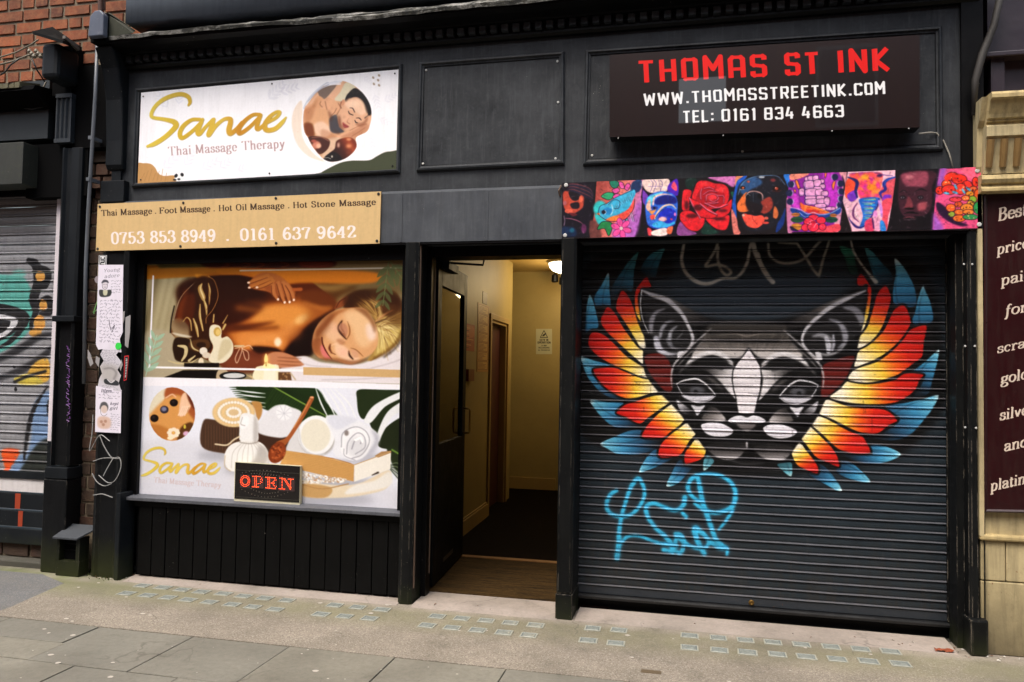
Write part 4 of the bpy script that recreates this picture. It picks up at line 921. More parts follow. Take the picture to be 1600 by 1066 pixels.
    A.p([(960,420),(1060,400),(1120,480),(1100,600),(1010,560)],(96,60,28),b=20,a=.5); A.l([(1110,620),(1060,720),(980,800),(880,850)],24,(110,78,34),b=9,a=.6)
    A.l([(1120,500),(1124,640),(1060,760),(960,840)],16,(40,26,16),b=6,a=.5)
    Z()
    A.p([(255,420),(300,280),(400,165),(640,130),(860,220),(760,330),(560,400),(400,470)],(58,24,8),b=26,a=.4)
    A.p([(560,600),(700,590),(900,640),(820,690),(560,690)],(84,40,20),b=14,a=.4); A.p([(900,250),(1100,240),(1190,300),(1120,400),(1000,440),(1000,330)],(120,62,22),b=22,a=.4)
    A.p([(1140,62),(1600,62),(1600,250),(1300,220),(1100,160)],(96,78,46),b=24,a=.4)
    Z()
    # rim light along the back, shoulder blade and spine, softly blended
    A.l([(620,330),(760,345),(900,330),(1010,350)],34,(222,146,66),b=20,a=.5); A.l([(1000,300),(1090,330),(1150,330)],20,(200,128,60),b=12,a=.55); A.l([(700,520),(800,500),(890,470),(930,420)],30,(232,158,84),b=18,a=.5)
    A.l([(600,440),(720,452),(850,440)],16,(92,44,14),b=12,a=.6); A.l([(330,230),(300,330),(290,400)],24,(150,78,32),b=14,a=.6); A.e(930,470,60,46,(206,132,66),b=24,a=.5)
    A.p([(560,600),(700,600),(780,620),(760,670),(560,680)],(150,84,54),b=18,a=.6)
    # hands on back
    W1()
    A.p([(660,110),(1120,110),(1120,200),(980,190),(820,160),(660,150)],(196,112,26),b=6)
    Z()
    A.p([(700,120),(980,110),(1400,130),(1380,190),(1000,190),(860,200),(760,170)],(204,120,30),b=8)
    A.p([(690,180),(760,130),(860,150),(940,230),(930,260),(800,240),(700,220)],(178,106,52),b=5)
    A.p([(770,210),(850,180),(930,220),(945,280),(900,270),(830,260)],(160,90,46),b=5)
    for P in ([(820,200),(825,250),(850,285)],[(850,190),(870,260),(888,302)],[(880,190),(900,250),(916,300)],[(900,200),(925,240),(940,288)]):
        A.l(P,[26,24,16],(188,116,64),b=3); A.l([(p[0]-9,p[1]+4) for p in P],[3,4,3],(90,42,18),b=2,a=.8); A.e(P[-1][0],P[-1][1]-2,6,7,(244,228,218),b=1.5,rot=20)
    for P in ([(790,150),(720,175),(684,188)],[(810,165),(740,195),(688,216)],[(820,180),(770,205),(732,215)]):
        A.l(P,[24,20,14],(190,118,56),b=3); A.e(P[-1][0]-2,P[-1][1],8,6,(240,214,196),b=1.5)
        A.l([(p[0],p[1]+9) for p in P],[3,4,3],(90,42,18),b=2,a=.7)
    A.l([(940,228),(980,226)],20,(178,96,46),b=4)
    # right hand at the table
    A.p([(790,600),(850,580),(930,600),(985,640),(990,660),(860,672),(780,650)],(196,132,94),b=4)
    for y in (612,632,652): A.l([(850,y),(930,y+6),(985,y+8)],[4,6,3],(140,84,54),b=3,a=.8)
    # top shelf glow, reflection
    A.p([(90,90),(640,90),(640,140),(90,170)],(178,110,20),b=5,a=.9,sm=False); A.p([(150,70),(440,70),(440,100),(180,106)],(110,104,64),b=6,sm=False)
    A.p([(440,62),(780,62),(1140,62),(1140,100),(800,104),(640,100),(450,100)],(76,30,10),b=6); A.p([(980,66),(1150,70),(1140,100),(990,100)],(118,50,18),b=5)
    for x in (500,620,700,840): A.l([(x,66),(x+70,86),(x+30,100)],6,(150,80,30),b=3,a=.7)
    A.p([(380,140),(460,150),(440,180),(400,170)],(210,140,40),b=5)
    # dried flowers
    A.p([(370,190),(430,150),(480,190),(440,330),(480,480),(420,600),(360,560),(350,430),(390,330)],(70,36,14),b=8)
    W1()
    for P,w in [([(505,230),(490,270),(515,340),(520,370)],[10,40,44,14]),([(558,225),(570,290),(566,400)],[6,20,8]),([(520,360),(540,420),(545,490)],[14,24,8]),([(490,400),(490,500),(515,620)],[8,22,14]),([(435,520),(460,590),(475,670)],[12,26,14]),([(605,485),(600,550)],[12,14]),([(720,490),(680,560)],[5,12]),([(700,570),(680,610)],[22,18]),([(350,545),(380,510),(410,540),(420,620)],[6,8,12,8])]:
        A.l(P,w,(176,142,84),b=2); A.l([(x+3,y) for x,y in P],np.array(w)*.3,(226,204,150),b=2,a=.9)
    A.l([(560,170),(610,210),(640,330),(600,440),(545,510),(540,560)],5,(206,160,96),b=1); A.l([(545,450),(575,360),(560,260)],4,(120,70,30),b=1)
    A.p([(265,740),(290,680),(370,680),(440,700),(560,690),(590,760),(520,830),(420,880),(300,870),(270,800)],(56,34,16),b=5)
    A.p([(400,720),(480,690),(560,700),(570,760),(480,800),(410,770)],(100,66,34),b=5); A.e(500,740,40,24,(60,34,16),b=4)
    for P,w in [([(310,745),(370,760),(370,820),(340,870)],[16,34,30,16]),([(400,870),(450,830)],[24,12]),([(230,870),(300,890),(400,890),(480,850)],[8,14,14,6]),([(410,690),(430,760),(480,790)],[6,14,8])]: A.l(P,w,(204,186,140),b=2)
    A.l([(262,640),(340,660),(420,672)],[10,20,10],(206,196,176),b=4)
    A.p([(570,600),(600,570),(650,580),(670,620),(670,680),(720,670),(765,730),(760,810),(700,880),(620,895),(560,860),(600,760),(570,680)],(224,214,186),b=3)
    A.p([(680,700),(740,700),(755,760),(700,830),(640,870),(650,780)],(206,192,156),b=8); A.e(634,630,30,38,(196,160,80),b=2); A.e(640,634,20,26,(222,190,112),b=3)
    A.e(520,790,34,32,(222,212,196),b=3); A.e(545,825,36,26,(214,200,180),b=3); A.e(500,880,22,34,(226,210,180),b=2)
    A.l([(780,750),(855,748)],[16,12],(206,186,146),b=1)
    for P in ([(780,770),(840,760),(830,820),(800,890),(785,850),(820,770)],[(840,770),(890,800),(895,860),(870,860),(848,790)],[(850,760),(900,745),(930,775)]): A.l(P,6,(228,196,170),b=1)
    # table edge, bowl, candle
    A.p([(190,1010),(350,950),(640,950),(640,1020),(200,1015)],(22,16,12),b=2,sm=False); A.p([(360,890),(650,890),(650,925),(360,925)],(30,20,14),b=3,sm=False)
    A.p([(640,955),(720,955),(700,1030),(630,1030)],(190,170,140),b=3); A.e(765,998,112,36,(28,26,24),b=1); A.e(775,996,92,22,(206,206,204),b=1)
    for i in range(5): A.l([(880+i*14,990+i%2*10),(930,1010+i*5)],5,(210,180,130),b=1)
    A.p([(950,940),(1000,915),(1119,905),(1150,930),(1150,1040),(945,1030)],(234,226,190),b=2)
    W2(); A.p([(-40,930),(60,905),(60,1040),(-48,1040)],(238,232,208),b=2,sm=False); A.p([(-40,900),(0,895),(60,930),(-40,935)],(250,240,180),b=3)
    A.p([(78,968),(180,968),(190,1036),(78,1036)],(120,86,56),b=2,sm=False); A.l([(180,975),(220,1030)],12,(200,180,150),b=1)
    for i in range(12): A.e(90+r.random()*90,975+r.random()*55,7,5,(176,140,100),b=1)
    Z(); A.p([(783,590),(794,625),(784,656),(773,625)],(255,238,170),b=2); A.l([(783,640),(784,662)],4,(60,40,20)); A.e(784,628,16,40,(255,200,90),b=12,a=.5)
    # white frame lines, leaves, tan bar
    A.l([(634,120),(1560,104)],9,(206,196,182),a=.9,sm=False); A.l([(143,150),(122,664)],10,(236,232,240),sm=False); A.l([(120,666),(995,688)],12,(240,238,240),sm=False); A.l([(1563,320),(1560,690)],8,(240,238,244),sm=False)
    A.p([(995,668),(1600,682),(1600,726),(995,712)],(206,170,118),sm=False)
    A.setclip()
    GL=(140,164,136)
    for (x,y,L,an) in ((100,715,240,-1.3),(1480,70,250,1.7),(1490,70,240,.95)):
        c,s=math.cos(an),math.sin(an); A.l([(x,y),(x+c*L,y+s*L)],5,(176,206,180) if x<500 else (120,134,92))
        for i in range(5):
            for sd in (-1,1):
                t=(.1+i*.19)*L; bx,by=x+c*t,y+s*t; a2=an+sd*.65; l=L*(.36-.02*i); q=(math.cos(a2),math.sin(a2)); m=(-q[1],q[0])
                A.p([(bx,by),(bx+q[0]*l*.5+m[0]*l*.16,by+q[1]*l*.5+m[1]*l*.16),(bx+q[0]*l,by+q[1]*l),(bx+q[0]*l*.5-m[0]*l*.16,by+q[1]*l*.5-m[1]*l*.16)],(158,194,168) if x<500 else (106,116,78),a=.8)
    Z(); A.p([(50,720),(1600,764),(1600,800),(50,800)],(238,236,242),sm=False)
    # ---- lower picture
    Y(); A.p([(50,80),(1600,100),(1600,860),(40,740)],(224,226,236),sm=False)
    A.p([(40,420),(600,420),(1600,700),(1600,860),(40,760)],(214,214,222),b=30)
    for i in range(14): y=430+i*26; A.l([(60,y),(500,y+20)],8,(206,208,220),b=6,a=.4)
    A.setclip([(60,78),(1565,104),(1565,812),(50,702)],False)
    GR=(44,66,30)
    A.p([(620,85),(860,90),(1060,95),(1130,180),(1200,270),(1180,320),(1000,310),(900,260),(760,210),(680,150)],GR,b=3)
    for i in range(9): y=92+i*12; A.p([(570+i*9,y),(700,y-6),(820,y),(700,y+6)],GR,b=1,a=.9)
    for i in range(22):
        t=i/22; A.l([(830+t*300,95+t*165),(760+t*300+r.uniform(-20,20),200+t*90)],4,(74,104,44),b=1.5,a=.6); A.l([(830+t*300,95+t*165),(900+t*240,100+t*90)],4,(30,48,22),b=1.5,a=.6)
    A.l([(820,86),(980,175),(1140,262)],[7,9,5],(130,156,76),b=1)
    for x in (1075,1105,1130,1155,1180): A.l([(x-10,96),(x+20+ (x-1075)*.5,180),(x+60+(x-1075)*.5,262)],[4,9,5],(232,234,236),b=1)
    for y in (128,150,182,204): A.l([(610,y-20),(700,y-8),(780,y)],[3,9,3],(230,232,236),b=1)
    A.p([(1310,104),(1450,104),(1560,108),(1480,150),(1390,210),(1340,270),(1310,240),(1300,160)],(52,66,36),b=2)
    A.p([(1370,270),(1420,210),(1560,140),(1570,200),(1480,260),(1440,340),(1400,350)],(50,62,34),b=2)
    A.p([(1430,360),(1500,290),(1570,270),(1570,430),(1470,440),(1420,420)],(48,58,32),b=2)
    A.p([(1340,280),(1400,190),(1560,110),(1570,140),(1460,200),(1380,290)],(228,230,232),b=1)
    A.l([(1570,190),(1490,240),(1440,330),(1420,390)],[50,36,30,18],(226,228,230),b=1.5)
    A.p([(1470,430),(1520,430),(1570,470),(1570,600),(1520,560),(1490,500)],(52,64,36),b=3); A.l([(1500,445),(1560,480)],10,(120,150,70),b=2)
    for i in range(8): A.l([(1490,530+i*4),(1530,520+i*12),(1566,560+i*12)],4,(44,54,36) if i%2 else (140,150,130),b=1)
    # soft contact shadows on the cloth
    for q in ((520,480,130,30),(680,560,140,34),(1080,640,330,50),(1100,730,300,40),(1330,520,150,60),(900,420,120,50)): A.e(*q,(150,150,158),b=26,a=.55)
    # baskets
    A.p([(425,290),(480,275),(640,320),(640,480),(560,470),(420,430)],(98,72,54),b=3); A.p([(720,350),(900,375),(890,440),(820,470),(720,440)],(84,58,44),b=3)
    for i in range(26): x=432+i*8; A.l([(x,300+i*1.3),(x-2+(i%3)*2,430+i*1.6)],3,(134,104,80) if i%2 else (66,46,34),b=1.5,a=.6)
    A.e(600,235,122,84,(214,186,142),b=3); 
    for rr in (1.,.78,.56,.34):
        for i in range(int(34*rr)+4):
            t=i/(int(34*rr)+4)*6.283; A.e(600+math.cos(t)*108*rr,235+math.sin(t)*74*rr,8,8,(226,192,136) if rr in(1.,.56) else (238,232,222),b=1); 
    A.p([(700,175),(755,180),(760,240),(735,280),(720,220)],(188,140,80),b=3)
    # herbal pouches
    A.p([(740,300),(800,220),(860,190),(930,205),(985,235),(960,300),(900,370),(830,375),(740,350)],(222,221,224),b=3)
    A.e(885,235,46,44,(236,236,238),b=4); 
    for i in range(9): t=i*.7; A.l([(885,240),(885+math.cos(t)*44,235+math.sin(t)*42)],4,(196,196,202),b=2,a=.7)
    A.p([(640,250),(690,240),(735,270),(738,340),(730,400),(640,400),(632,330)],(232,231,229),b=2); A.e(660,290,26,40,(240,240,240),b=3,rot=20); A.l([(650,262),(640,300),(664,310)],4,(176,170,164),b=1)
    A.p([(630,400),(740,400),(790,450),(792,510),(740,555),(640,570),(570,560),(545,490),(570,430)],(233,231,227),b=2)
    A.p([(740,420),(790,450),(792,510),(740,555),(660,572),(700,520),(730,470)],(176,170,166),b=12,a=.8); A.p([(716,250),(738,300),(734,400),(710,400)],(186,180,176),b=7,a=.8)
    for x in range(-3,5): A.l([(685+x*10,402),(680+x*28,460),(675+x*30,550)],3.5,(190,184,176),b=1.5,a=.8)
    A.l([(632,405),(690,412),(738,402)],5,(166,156,146),b=1); A.l([(495,415),(560,420),(600,390),(632,372)],9,(222,204,172),b=1)
    A.l([(550,480),(548,540),(580,568)],5,(200,180,150),b=1)
    # jar
    A.p([(900,440),(960,320),(1000,280),(1040,300),(1020,440),(980,480)],(214,212,212),b=3)
    A.e(1074,372,106,112,(176,172,168),b=6); A.e(1068,362,104,112,(236,236,236),b=2); A.e(1064,364,84,92,(226,220,202),b=4); A.l([(968,330),(985,420),(1040,470),(1110,470)],8,(206,206,208),b=3)
    # towels rolled
    A.p([(1120,262),(1200,250),(1300,275),(1380,320),(1425,370),(1400,440),(1300,520),(1220,510),(1165,460),(1170,380)],(228,229,234),b=3)
    A.p([(1180,500),(1240,520),(1330,515),(1410,440),(1425,370),(1380,330),(1400,400),(1320,490),(1240,500)],(186,186,196),b=10)
    A.p([(1130,262),(1200,250),(1300,272),(1260,300),(1180,330)],(214,216,226),b=6)
    A.e(1290,410,86,98,(238,238,240),b=4,rot=20); A.e(1300,430,60,60,(206,206,210),b=16,rot=20,a=.7)
    for q,w in (([(1210,430),(1220,350),(1290,315),(1350,340),(1370,400),(1330,470),(1270,495)],5),([(1240,470),(1250,400),(1300,350),(1340,370),(1345,430),(1290,470)],5),([(1270,440),(1290,390),(1325,380),(1320,410)],7),([(1225,440),(1230,480),(1290,505)],4)): A.l(q,w,(166,164,172),b=1.5)
    A.e(1240,350,13,16,(150,140,136),b=3); A.l([(1290,390),(1320,378),(1330,400)],12,(250,250,250),b=1)
    # wooden tray and crate
    A.p([(900,600),(1100,640),(1300,640),(1480,560),(1480,650),(1400,690),(1200,720),(980,705)],(222,206,178),b=3); A.p([(976,640),(1150,660),(1120,718),(980,706)],(196,158,104),b=4)
    A.p([(1240,700),(1480,655),(1485,570),(1400,620),(1280,650)],(228,224,216),b=5)
    A.p([(895,450),(1100,480),(1284,530),(1280,626),(1100,590),(976,560),(860,530)],(204,158,96),sm=False,b=1)
    for i in range(10): A.l([(900,465+i*9),(1090,492+i*10),(1280,540+i*9)],2.5,(176,128,70),b=1.5,a=.6)
    A.p([(895,450),(1000,470),(1160,492),(1260,520),(1284,532),(1180,500),(1000,468)],(170,116,62),sm=False)
    A.p([(1284,532),(1494,455),(1490,555),(1284,628)],(232,227,216),sm=False); A.p([(1400,480),(1440,455),(1494,450),(1494,462),(1420,490)],(176,140,98),sm=False); A.l([(1284,532),(1494,455)],4,(196,160,110),sm=False)
    A.l([(1385,590),(1420,575)],[4,10],(70,56,40),b=1)
    for i in range(260):
        u=r.random(); v=r.random(); A.e(975+u*260,572+u*42+v*(66-u*50),5,4,[(236,232,224),(206,196,182),(246,244,240),(190,150,110)][i%4],b=.6,rot=r.random()*90)
    A.l([(975,640),(1100,668),(1250,640)],6,(180,140,90),b=2)
    # spoon
    A.l([(1042,155),(1000,235),(950,320),(905,385),(860,420)],[26,25,22,24,50],(170,98,52),b=1.5); A.l([(1034,160),(990,240),(940,320)],5,(214,150,96),b=2)
    A.e(845,462,46,64,(136,66,30),b=2,rot=28); A.e(848,458,36,52,(156,78,38),b=6,rot=28)
    for i in range(40): A.e(845+r.normal(0,18),458+r.normal(0,26),6,5,[(120,54,22),(190,104,58)][i%2],b=1,a=.8)
    A.e(1044,148,12,6,(222,160,120),b=1)
    A.setclip()
    # round inset
    O=[(250+131*math.cos(t),243+153*math.sin(t)) for t in np.linspace(0,6.283,28,endpoint=False)]
    A.setclip(O,False)
    A.p(O,(206,146,84),sm=False)
    A.p([(110,260),(120,180),(180,110),(230,95),(200,170),(150,240)],(222,212,186),b=3); A.p([(230,80),(330,90),(390,160),(385,300),(340,250),(300,170),(210,150)],(170,94,50),b=6)
    A.p([(120,250),(220,150),(300,140),(340,230),(380,290),(360,350),(250,330),(180,380),(120,300)],(212,152,84),b=8); A.p([(110,310),(160,300),(240,340),(200,400),(120,360)],(188,124,60),b=8)
    A.p([(300,150),(330,120),(360,180),(345,220),(320,250),(290,250)],(232,190,156),b=3)
    for i in range(4): A.l([(310+i*10,200),(300+i*10,225),(285+i*12,250)],7,(240,206,176),b=1.5); A.l([(316+i*10,205),(306+i*10,230)],2,(170,110,70),b=1)
    A.p([(330,90),(390,150),(390,230),(345,170)],(120,60,36),b=5); A.l([(215,150),(250,130),(270,145)],9,(224,176,140),b=2)
    for x,y in ((150,266),(260,178)): A.e(x,y,23,21,(34,22,20),b=2); A.e(x-4,y-5,8,5,(90,74,70),b=3)
    A.e(206,217,24,22,(66,60,76),b=2); A.e(204,214,15,13,(136,136,160),b=4)
    A.p([(300,320),(360,290),(380,340),(330,400),(280,400)],(110,72,34),b=5)
    for i in range(8): t=i*.8; A.e(258+math.cos(t)*24,350+math.sin(t)*20,14,11,(240,222,196),b=2)
    A.e(240,380,18,10,(244,224,190),b=2); A.e(258,350,8,7,(226,176,90),b=2); A.e(330,355,18,14,(216,170,200),b=3); A.e(322,315,7,12,(210,190,70),b=1)
    A.setclip()
    # logo
    W3(); sanae_word(A,lambda x,y:(48+(x-110)*.452,(y-640)*.452+780+(x-110)*.045+(0 if x>0 else 0)),k=.452)
    A.text('Thai Massage',(152,832),(466,858),44,'serif',(204,184,184),w=.14,nib=.25)
    A.text('Therapy',(488,858),(682,874),44,'serif',(204,184,184),w=.14,nib=.25)
    A.noise(.012,3,9); A.img=boxblur3(np.clip(A.img,0,1),1.3); g=1+.42*np.clip((.93-A.img.max(2,keepdims=True))*2.,0,1); A.img=A.img**(1+(g-1)*.8)
    return A
# ---------------------------------------------------------------- the strip of tattoo pictures and the smaller prints
def art_banner():
    A=Art('tattoo_banner',1500,228,(22,16,24),Q_BAN); r=np.random.default_rng(8)
    K=(20,14,34)
    T1=lambda:A.v(870,270,.125); T2=lambda:A.v(1050,265,.11875); T3=lambda:A.v(1220,260,.1125); T4=lambda:A.v(1370,255,.109375)
    T1()
    # 1 dark face
    A.p([(60,130),(480,110),(440,500),(400,800),(60,820)],(26,20,36),sm=False)
    A.p([(80,250),(140,230),(320,280),(340,360),(320,440),(240,500),(200,520),(110,470),(80,380)],(196,84,64),b=8)
    A.p([(150,240),(240,230),(300,290),(250,350),(180,330)],(30,22,34),b=6); A.p([(170,390),(270,370),(280,440),(200,450)],(40,26,38),b=6)
    A.e(300,330,22,40,(236,120,90),b=5); A.e(150,480,50,30,(226,110,86),b=6)
    for i in range(9): A.l([(90+i*8,160+i*9),(220,140+i*12),(400,190+i*16),(460,270+i*10)],[4,9,7,3],[(214,120,110),(90,60,90),(40,60,96)][i%3],b=2,a=.8)
    A.l([(110,570),(200,580),(300,620),(360,690)],[8,12,9,5],(196,120,140),b=3); A.l([(90,540),(100,600),(90,660)],8,(200,170,190),b=2); A.p([(150,500),(260,520),(200,545)],(110,40,50),b=4)
    A.e(100,380,24,30,(180,120,140),b=5,a=.6); A.p([(70,680),(220,690),(240,790),(80,790)],(26,50,84),b=12); A.e(190,720,30,30,(40,120,140),b=8,a=.7); A.e(340,700,34,60,(110,50,96),b=8)
    # 2 bluebird
    A.p([(500,110),(1090,80),(1060,500),(980,800),(420,810),(470,500)],None,sm=False,st=[(0,(176,84,76)),(.5,(226,132,122)),(1,(186,120,196))],g=((480,400),(1060,560)))
    A.p([(420,600),(520,640),(560,800),(420,810)],(120,70,66),b=12); A.p([(1000,400),(1060,400),(990,800),(700,800),(760,600),(940,560)],(184,110,196),b=16,a=.8)
    A.e(545,450,86,100,(60,196,196),b=14); A.p([(480,520),(620,600),(620,680),(520,640)],(60,190,190),b=10)
    for P,c in (([(665,110),(740,100),(790,130),(750,190),(690,180)],(40,136,110)),([(560,290),(620,250),(700,250),(720,290),(660,340),(590,320)],(60,170,120)),([(510,710),(560,620),(640,610),(700,640),(690,720),(650,790),(600,700)],(46,140,84)),([(850,630),(880,570),(900,610),(880,650)],(110,200,210)),([(890,700),(930,690),(920,730)],(110,200,210))):
        A.p(P,c); A.l(P,6,K,closed=True,b=1)
    for cx,cy,rr in ((840,190,1.),(745,250,.8)):
        pass
    for P in ([(780,120),(830,125),(850,190),(800,190)],[(850,190),(890,130),(925,160),(890,220)],[(700,210),(770,190),(790,230),(740,260),(705,240)],[(705,300),(740,262),(790,270),(780,300),(720,320)]):
        A.p(P,(232,96,170)); A.l(P,6,K,closed=True,b=1)
    A.p([(950,120),(1060,90),(1060,200),(980,260),(930,230)],(44,76,120),b=4)
    for i in range(9): A.l([(960+i*10,110),(940+i*12,240)],5,(30,40,80),b=1)
    A.p([(520,510),(545,420),(620,390),(700,330),(820,270),(960,210),(990,260),(960,330),(900,450),(800,520),(700,545),(600,580)],(74,180,214),b=1)
    A.p([(640,580),(760,530),(900,450),(980,330),(960,460),(880,560),(760,605),(680,600)],(232,92,80),b=2); A.p([(630,585),(700,545),(780,540),(740,600)],(240,140,70),b=4)
    for i in range(16): A.l([(720+i*15,470-i*10),(760+i*14,400-i*10)],4,(30,104,160) if i%2 else (170,226,236),b=1)
    A.l([(650,400),(720,340),(790,360),(780,440),(720,450)],5,K,b=1); A.e(640,480,60,46,(40,140,196),b=5); A.l([(690,400),(705,470),(680,530)],14,(190,226,240),b=2)
    A.e(590,492,28,26,(26,30,50),b=2); A.l([(605,470),(622,495),(600,520)],7,(220,230,236),b=1); A.p([(500,515),(535,500),(540,530)],(230,130,70)); 
    A.l([(520,510),(545,420),(640,380),(740,310),(960,215)],5,K,b=1); A.l([(520,520),(600,580),(700,610),(860,580),(960,460),(980,330)],6,K,b=1)
    for x in (920,940): A.l([(x,500),(x+30,610)],6,(200,214,230),b=1); A.l([(x+8,500),(x+38,610)],3,K,b=1)
    for i in range(6):
        t=i/6*6.283+.3; q=(810+math.cos(t)*78,695+math.sin(t)*78); A.e(q[0],q[1],56,34,(236,92,164),rot=math.degrees(t)); A.l([(q[0]+56*math.cos(t)*math.cos(u)-34*math.sin(t)*math.sin(u),q[1]+56*math.sin(t)*math.cos(u)+34*math.cos(t)*math.sin(u)) for u in np.linspace(0,6.283,12)],5,(110,20,80),b=1)
    A.e(810,695,22,22,(226,206,196),b=2)
    # 3 blue dog
    A.p([(1090,80),(1540,60),(1540,780),(1110,790),(1060,300)],(24,14,36),sm=False)
    A.p([(1100,85),(1400,75),(1380,230),(1180,250),(1090,180)],(238,212,204),b=3)
    for x in (1180,1220,1300): A.l([(x,90),(x+30,140),(x-4,240)],5,(96,70,150),b=1)
    A.l([(1150,170),(1320,170)],4,(96,70,150)); A.l([(1280,90),(1310,240)],4,(96,70,150))
    A.p([(1400,240),(1400,160),(1470,90),(1520,90),(1530,240),(1500,290)],(90,40,190),b=2); A.p([(1440,180),(1470,110),(1510,170),(1500,230)],(236,90,120),b=3)
    A.p([(1080,220),(1120,250),(1150,300),(1120,400),(1080,360)],(130,70,180),b=3)
    A.p([(1110,420),(1130,320),(1200,260),(1330,230),(1450,260),(1510,330),(1520,480),(1480,640),(1380,700),(1240,700),(1140,640)],(60,120,220),b=3)
    A.p([(1140,320),(1220,270),(1340,240),(1300,270),(1220,320),(1190,400),(1150,420)],(110,210,236),b=4); A.l([(1210,400),(1230,310),(1330,270),(1450,280)],[20,24,22,8],(250,206,196),b=4)
    A.p([(1260,320),(1380,280),(1490,310),(1500,380),(1400,390),(1290,400),(1230,380)],(24,34,130),b=10); A.p([(1120,420),(1170,330),(1180,420),(1200,450),(1150,480)],(240,190,170),b=4)
    A.e(1225,440,44,24,(50,70,160),b=3); A.e(1225,440,16,14,(10,14,40),b=1); A.p([(1160,480),(1210,470),(1250,460),(1200,520)],(240,160,90),b=2); A.p([(1170,540),(1220,520),(1240,560),(1190,590)],(236,90,80),b=2)
    A.l([(1230,580),(1260,510),(1340,420),(1440,400),(1500,450)],[14,22,24,20,8],(240,206,180),b=2); A.l([(1240,560),(1290,490),(1380,430)],5,K,b=1)
    A.p([(1280,520),(1380,440),(1480,470),(1500,560),(1440,620),(1300,620)],(34,54,190),b=6); A.e(1330,580,54,30,(250,190,190),b=8); A.e(1440,580,16,12,(226,60,90),b=2); A.e(1485,520,14,24,(226,130,200),b=3)
    A.p([(1200,640),(1300,600),(1400,640),(1480,610),(1470,650),(1340,690),(1230,680)],(70,180,232),b=4); A.l([(1130,640),(1220,690),(1380,690),(1490,640)],10,(30,40,150),b=2)
    A.p([(1140,690),(1190,710),(1190,780),(1150,780)],(230,80,90),b=2); A.p([(1200,730),(1370,690),(1380,780),(1210,785)],(250,226,220),b=2); A.p([(1390,690),(1460,670),(1440,760),(1390,760)],(236,120,80),b=3)
    # 4 rose
    T2(); A.p([(110,115),(850,90),(830,400),(740,840),(60,860)],(22,14,22),sm=False)
    A.p([(490,100),(850,92),(820,230),(720,180),(600,150)],(214,130,190),b=10); A.p([(80,860),(120,680),(240,780),(330,850)],(150,84,150),b=5); A.p([(190,130),(330,120),(280,250),(200,240)],(20,50,44),b=6); A.p([(440,700),(560,780),(620,840),(400,845)],(20,60,50),b=6); A.p([(780,300),(820,290),(810,370)],(30,90,70),b=3)
    RD=(222,40,52)
    for P in ([(150,300),(200,260),(270,290),(240,420),(230,540),(140,520)],[(110,640),(130,560),(250,540),(380,620),(440,640),(420,740),(340,810),(230,790),(150,710)],[(450,640),(560,620),(760,600),(730,780),(620,790),(520,730)],[(700,470),(800,390),(770,560),(640,640),(500,630),(600,540)],[(270,390),(300,260),(350,160),(460,145),(570,180),(680,190),(750,250),(760,380),(700,480),(520,520),(380,480)],[(230,370),(300,400),(420,450),(600,590),(540,640),(380,620),(300,520)]):
        A.p(P,RD,b=1); A.l(P,7,(70,8,24),closed=True,b=2)
    A.p([(330,400),(380,260),(480,220),(620,260),(700,320),(690,430),(600,500),(440,470)],(176,24,40),b=6)
    for P,w in (([(390,390),(385,320),(400,250)],10),([(430,250),(500,235),(560,260)],8),([(420,330),(500,280),(600,290)],8),([(460,410),(465,340),(540,320),(620,340),(690,350),(690,440)],8),([(500,400),(560,420),(620,380),(600,340)],8),([(470,440),(560,440),(620,430)],9),([(380,450),(480,530),(600,590)],13),([(440,440),(600,500),(740,455)],11),([(235,370),(300,500),(380,640)],10)):
        A.l([(x,y+8) for x,y in P],w*1.5,(80,8,26),b=5,a=.8); A.l(P,w,(244,150,176),b=2)
    for q in ((200,470,30,60),(270,610,80,30),(680,540,60,24),(640,650,80,22),(350,500,60,40)): A.e(*q,(60,8,24),b=14,a=.75)
    A.e(540,365,60,34,(226,60,70),b=6); A.e(650,260,70,40,(232,60,66),b=14); A.e(440,190,60,24,(232,60,66),b=10)
    # 5 black and tan dog
    A.p([(855,85),(1560,65),(1540,830),(870,845),(830,520)],(28,20,26),sm=False)
    A.p([(855,90),(1000,85),(900,160),(850,260)],(226,150,110),b=3); A.p([(850,200),(900,120),(1000,80),(880,260),(850,400),(860,640),(800,480)],(30,96,190),b=4); A.p([(1480,70),(1560,68),(1550,240),(1500,140)],(50,130,214),b=4)
    A.p([(790,520),(860,640),(880,760),(910,840),(820,845)],(220,130,120),b=4); A.p([(1400,700),(1500,500),(1480,720),(1380,830)],(24,60,130),b=6)
    A.p([(880,420),(870,260),(940,150),(1080,90),(1300,70),(1460,130),(1520,300),(1490,520),(1400,700),(1260,790),(1000,800),(900,620)],(30,30,42),b=6)
    A.p([(900,220),(980,130),(1120,100),(1200,180),(1060,260),(940,330)],(54,92,136),b=12); A.l([(880,330),(940,180),(1080,100),(1240,80),(1400,90),(1500,200)],8,(130,176,214),b=3,a=.9)
    A.p([(900,400),(950,330),(1000,300),(980,420),(1040,520),(960,560),(880,540),(866,460)],(232,124,64),b=5); A.p([(1180,420),(1300,360),(1340,470),(1280,560),(1180,580),(1200,480)],(160,66,56),b=10); A.p([(1360,480),(1410,560),(1390,640),(1340,620)],(206,116,70),b=5)
    A.p([(980,420),(1100,440),(1200,480),(1160,560),(1020,540)],(34,22,30),b=8)
    A.p([(930,600),(1000,580),(1100,610),(1190,600),(1230,650),(1200,720),(1120,770),(1000,740)],(246,96,78),b=4); A.l([(1060,600),(1080,660),(1130,720)],6,(150,36,40),b=3)
